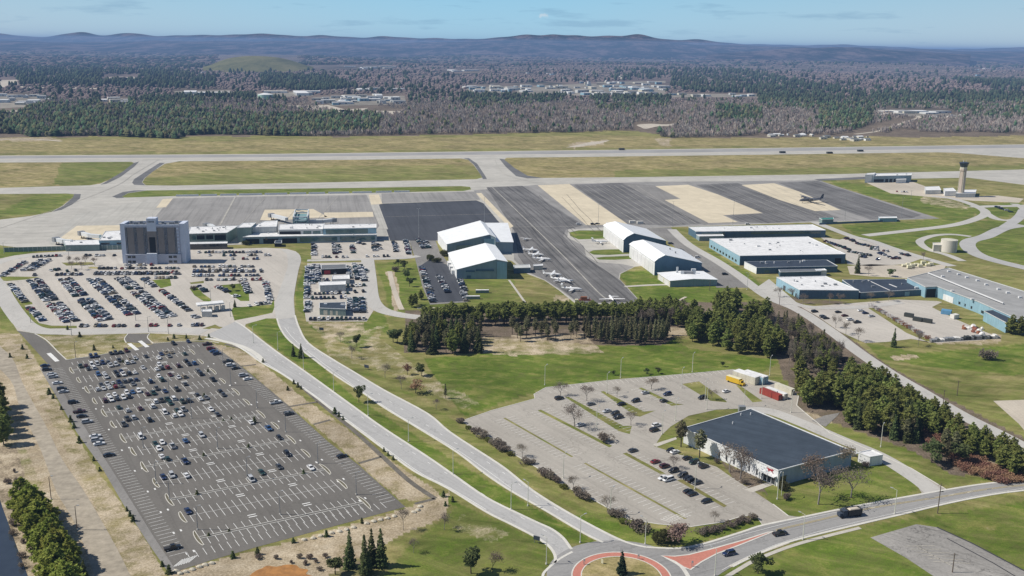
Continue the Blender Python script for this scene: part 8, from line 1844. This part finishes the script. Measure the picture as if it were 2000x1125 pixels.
town(1505, 1600, 264, 268, 14, 5, 16, 2, 3.5, ['cream_wall', 'white_wall', 'cream_wall'], 'contractor yard beyond the runway'); town(1600, 1700, 268, 276, 20, 4, 14, 2, 4, ['cream_wall', 'white_wall', 'cream_wall'], 'contractor yard beyond the runway'); town(1000, 1500, 143, 158, 10, 14, 40, 5, 8, WM, 'farms in the brown country'); town(1900, 1990, 125, 150, 8, 20, 60, 6, 9, WM, 'far farms at the right')
town(200, 250, 194, 202, 6, 18, 40, 5, 9, WM, 'farmstead in the left woods')
byarea = {}
for t in sorted(TB): byarea.setdefault(t[5], []).append(t)
for area, L in byarea.items():
    for i, (x, y, w_, h, mt, _) in enumerate(L):
        c = gnd(G(x, y)); a = rg.choice((.2, .2, -1.3, .5)); d = Vector((math.cos(a), math.sin(a), 0)); n = Vector((-d.y, d.x, 0)); dp = min(w_ * rg.uniform(.5, .8), 40)
        P = [c - d * w_ / 2 - n * dp / 2, c + d * w_ / 2 - n * dp / 2, c + d * w_ / 2 + n * dp / 2, c - d * w_ / 2 + n * dp / 2]
        r = empty('distant_building', c, '%s pale building from the left, %s' % (nth(i + 1), area), 'building', 'pale buildings, ' + area)
        part(MB().prism([(p.x, p.y) for p in P], 0, h, top=False), 'wall', mt, r)
        if w_ < 22:
            z1 = h + dp * .22; m = MB(); A0, A1 = (P[0] + P[3]) / 2, (P[1] + P[2]) / 2
            m.add([(P[0].x, P[0].y, h), (P[1].x, P[1].y, h), (P[2].x, P[2].y, h), (P[3].x, P[3].y, h), (A0.x, A0.y, z1), (A1.x, A1.y, z1)], [(0, 1, 5, 4), (2, 3, 4, 5), (1, 2, 5), (3, 0, 4)]); part(m, 'roof', rg.choice(['mid_roof', 'white_roof', 'grey_roof']), r)
        else: part(MB().prism([(p.x, p.y) for p in P], h, h + .5), 'roof', rg.choice(['white_roof', 'white_roof', 'grey_roof', 'tank_cream']), r)
        m = MB(); e = (P[1] - P[0]) * .06
        for k in range(2): s = P[0].lerp(P[1], .2 + k * .4) - n * .15; m = MB(); m.bar((s.x, s.y, h * .45), ((s + e * 2).x, (s + e * 2).y, h * .45), .2, h * .4); part(m, 'window', 'window_glass', r)
c = gnd(G(519, 196)); simple('mint_tank', (.42, .62, .50), .6, .05, .1); r = empty('water_tank', c, 'round pale green tank rising above the left woods', 'tank'); part(MB().tube((c.x, c.y, 0), (c.x, c.y, 17), 22, 22, 28), 'shell', 'mint_tank', r); part(MB().tube((c.x, c.y, 17), (c.x, c.y, 21), 22, 6, 28), 'roof', 'white_roof', r)
sheet('far_clearing', [(0, 218), (60, 214), (52, 222), (0, 224)], .3, 'gravel_pale'); sheet('far_clearing', [(560, 206), (640, 205), (690, 218), (640, 220)], .3, 'gravel_pale'); sheet('far_clearing', [(660, 214), (780, 217), (770, 224), (680, 222)], .3, 'tank_cream') if False else None
sheet('far_clearing', [(212, 151), (240, 150), (268, 156), (240, 158)], .3, 'gravel_pale'); sheet('far_clearing', smooth_line([(1244, 244), (1270, 242), (1300, 243), (1326, 241), (1310, 246), (1285, 247), (1262, 252), (1252, 249)], 4, True), .3, 'gravel_pale'); sheet('far_clearing', [(1785, 226), (1880, 229), (1860, 231), (1790, 231)], .3, 'gravel_pale'); sheet('far_clearing', [(0, 158), (30, 157), (35, 170), (0, 172)], .3, 'red_brick_paving') if False else None
for q in ([(340, 178), (450, 176), (452, 187), (350, 189)], [(90, 178), (168, 177), (168, 180), (92, 181)], [(610, 190), (790, 187), (795, 204), (650, 207)], [(1000, 170), (1150, 163), (1300, 166), (1300, 186), (1100, 187), (1010, 182)], [(910, 170), (1000, 168), (1000, 182), (912, 181)], [(555, 133.5), (765, 131.5), (765, 136), (560, 138)],
          [(860, 139.5), (940, 138.5), (940, 143), (862, 144)], [(1310, 183), (1480, 184), (1480, 190), (1312, 190)], [(0, 188), (100, 186), (110, 206), (0, 212)], [(1165, 160), (1300, 158), (1300, 162), (1165, 165)], [(500, 182), (610, 179), (612, 188), (500, 191)], [(620, 174), (780, 172), (780, 175.5), (620, 178)], [(1730, 218), (1850, 221), (1880, 228), (1780, 228)]):
    sheet('far_yard', q, .25, 'dark_field')
for q in ([(205, 152), (262, 150), (270, 156), (215, 158)], [(0, 157), (34, 156), (36, 168), (0, 171)], [(40, 168), (190, 172), (190, 174), (40, 171)], [(1700, 173), (1800, 172), (1790, 174), (1700, 176)], [(660, 215), (720, 211), (700, 219), (670, 221)], [(730, 216), (795, 218), (780, 224), (735, 223)]):
    sheet('far_clearing', q, .3, 'gravel_pale')
# ------------------------------------------------------------------ camera, light, sky
cam = bpy.data.cameras.new('camera'); co = bpy.data.objects.new('camera', cam); COL.objects.link(co)
cam.sensor_width = 36.0; cam.lens = 36.0 * FOC / 2000.0; cam.clip_start = 1.0; cam.clip_end = 150000.0
right = Vector((CR, 0, 0)) + Vector((0, -SP, -CP)) * SR
down = Vector((0, -SP, -CP)) * CR + Vector((-SR, 0, 0))
right = Vector((1, 0, 0)) * CR - Vector((0, -SP, -CP)) * SR
down = Vector((1, 0, 0)) * SR + Vector((0, -SP, -CP)) * CR
fwd = Vector((0, CP, -SP))
M = Matrix((right, -down, -fwd)).transposed().to_4x4(); M.translation = (0, 0, CAMH)
co.matrix_world = M
sc.camera = co

SUN_EL = math.radians(47)
sd = Vector((math.cos(SUN_EL), 0.03 * math.cos(SUN_EL), -math.sin(SUN_EL))).normalized()
lamp = bpy.data.lights.new('sun', 'SUN'); lamp.energy = 5.0; lamp.angle = math.radians(0.5); lamp.color = (1.0, 0.94, 0.85)
lo = bpy.data.objects.new('sun', lamp); COL.objects.link(lo); lo.rotation_euler = sd.to_track_quat('-Z', 'Y').to_euler(); lo.location = (-400, 0, 500)
w = bpy.data.worlds.new('World'); sc.world = w; w.use_nodes = True
nt = w.node_tree; bg = nt.nodes['Background']
sky = nt.nodes.new('ShaderNodeTexSky'); sky.sky_type = 'NISHITA'; sky.sun_disc = False
sky.sun_elevation = SUN_EL; sky.sun_rotation = math.radians(268); sky.altitude = 150; sky.air_density = 1.0; sky.dust_density = 0.6; sky.ozone_density = 2.5
tc = nt.nodes.new('ShaderNodeTexCoord')
# thin fair-weather wisps near the horizon
mp = nt.nodes.new('ShaderNodeMapping'); mp.inputs['Scale'].default_value = (9, 9, 75); nt.links.new(tc.outputs['Generated'], mp.inputs['Vector'])
nz = noise(nt, mp.outputs[0], 1.0, 5, 0.6)
cl = ramp(nt, nz, [(0.55, 0.0), (0.66, 1.0)])
skc = mix(nt, 1.0, sky.outputs[0], (.72, .74, .78), 'MULTIPLY')
sx = nt.nodes.new('ShaderNodeSeparateXYZ'); nt.links.new(tc.outputs['Generated'], sx.inputs[0])
low = ramp(nt, sx.outputs[2], [(0.0, 1.0), (.085, 1.0), (.16, 0.0)])
hue = ramp(nt, sx.outputs[2], [(0.0, (4.6, 7.2, 8.6)), (.05, (3.3, 6.4, 8.5)), (.13, (2.2, 5.1, 8.0))])
side = ramp(nt, mth(nt, 'ABSOLUTE', mth(nt, 'ADD', sx.outputs[0], .02)), [(.05, (1.0, 1.0, 1.0)), (.5, (1.22, .97, .90))])
skc = mix(nt, low, skc, mix(nt, 1.0, hue, side, 'MULTIPLY'))
skc = mix(nt, mth(nt, 'MULTIPLY', cl, 0.35), skc, (1.9, 3.6, 5.4))
# one small bright puff of cloud over the middle hills
_u = 1062 - 1000.0; _v = 30 - 562.5; _a = _u * CR + _v * SR; _b = -_u * SR + _v * CR; _d = Vector((_a, FOC * CP - _b * SP, -(FOC * SP + _b * CP))).normalized()
vm = nt.nodes.new('ShaderNodeVectorMath'); vm.operation = 'SUBTRACT'; nt.links.new(tc.outputs['Generated'], vm.inputs[0]); vm.inputs[1].default_value = _d
vs_ = nt.nodes.new('ShaderNodeVectorMath'); vs_.operation = 'MULTIPLY'; vs_.inputs[1].default_value = (1, 1, 2.4); nt.links.new(vm.outputs[0], vs_.inputs[0])
vl = nt.nodes.new('ShaderNodeVectorMath'); vl.operation = 'LENGTH'; nt.links.new(vs_.outputs[0], vl.inputs[0])
pf = ramp(nt, mth(nt, 'ADD', mth(nt, 'MULTIPLY', vl.outputs['Value'], 60.0), mth(nt, 'MULTIPLY', noise(nt, tc.outputs['Generated'], 260, 4, .6), 1.1)), [(.55, .75), (.95, 0.0)])
skc = mix(nt, pf, skc, (7.2, 8.0, 8.6))
nt.links.new(skc, bg.inputs['Color']); bg.inputs['Strength'].default_value = 0.095
sc.view_settings.view_transform = 'Standard'; sc.view_settings.look = 'None'; sc.view_settings.exposure = 0; sc.view_settings.gamma = 1
sc.cycles.max_bounces = 5; sc.cycles.diffuse_bounces = 2; sc.cycles.glossy_bounces = 2; sc.cycles.transmission_bounces = 3; sc.cycles.transparent_max_bounces = 6
sc.cycles.volume_bounces = 0
sc.cycles.use_denoising = True
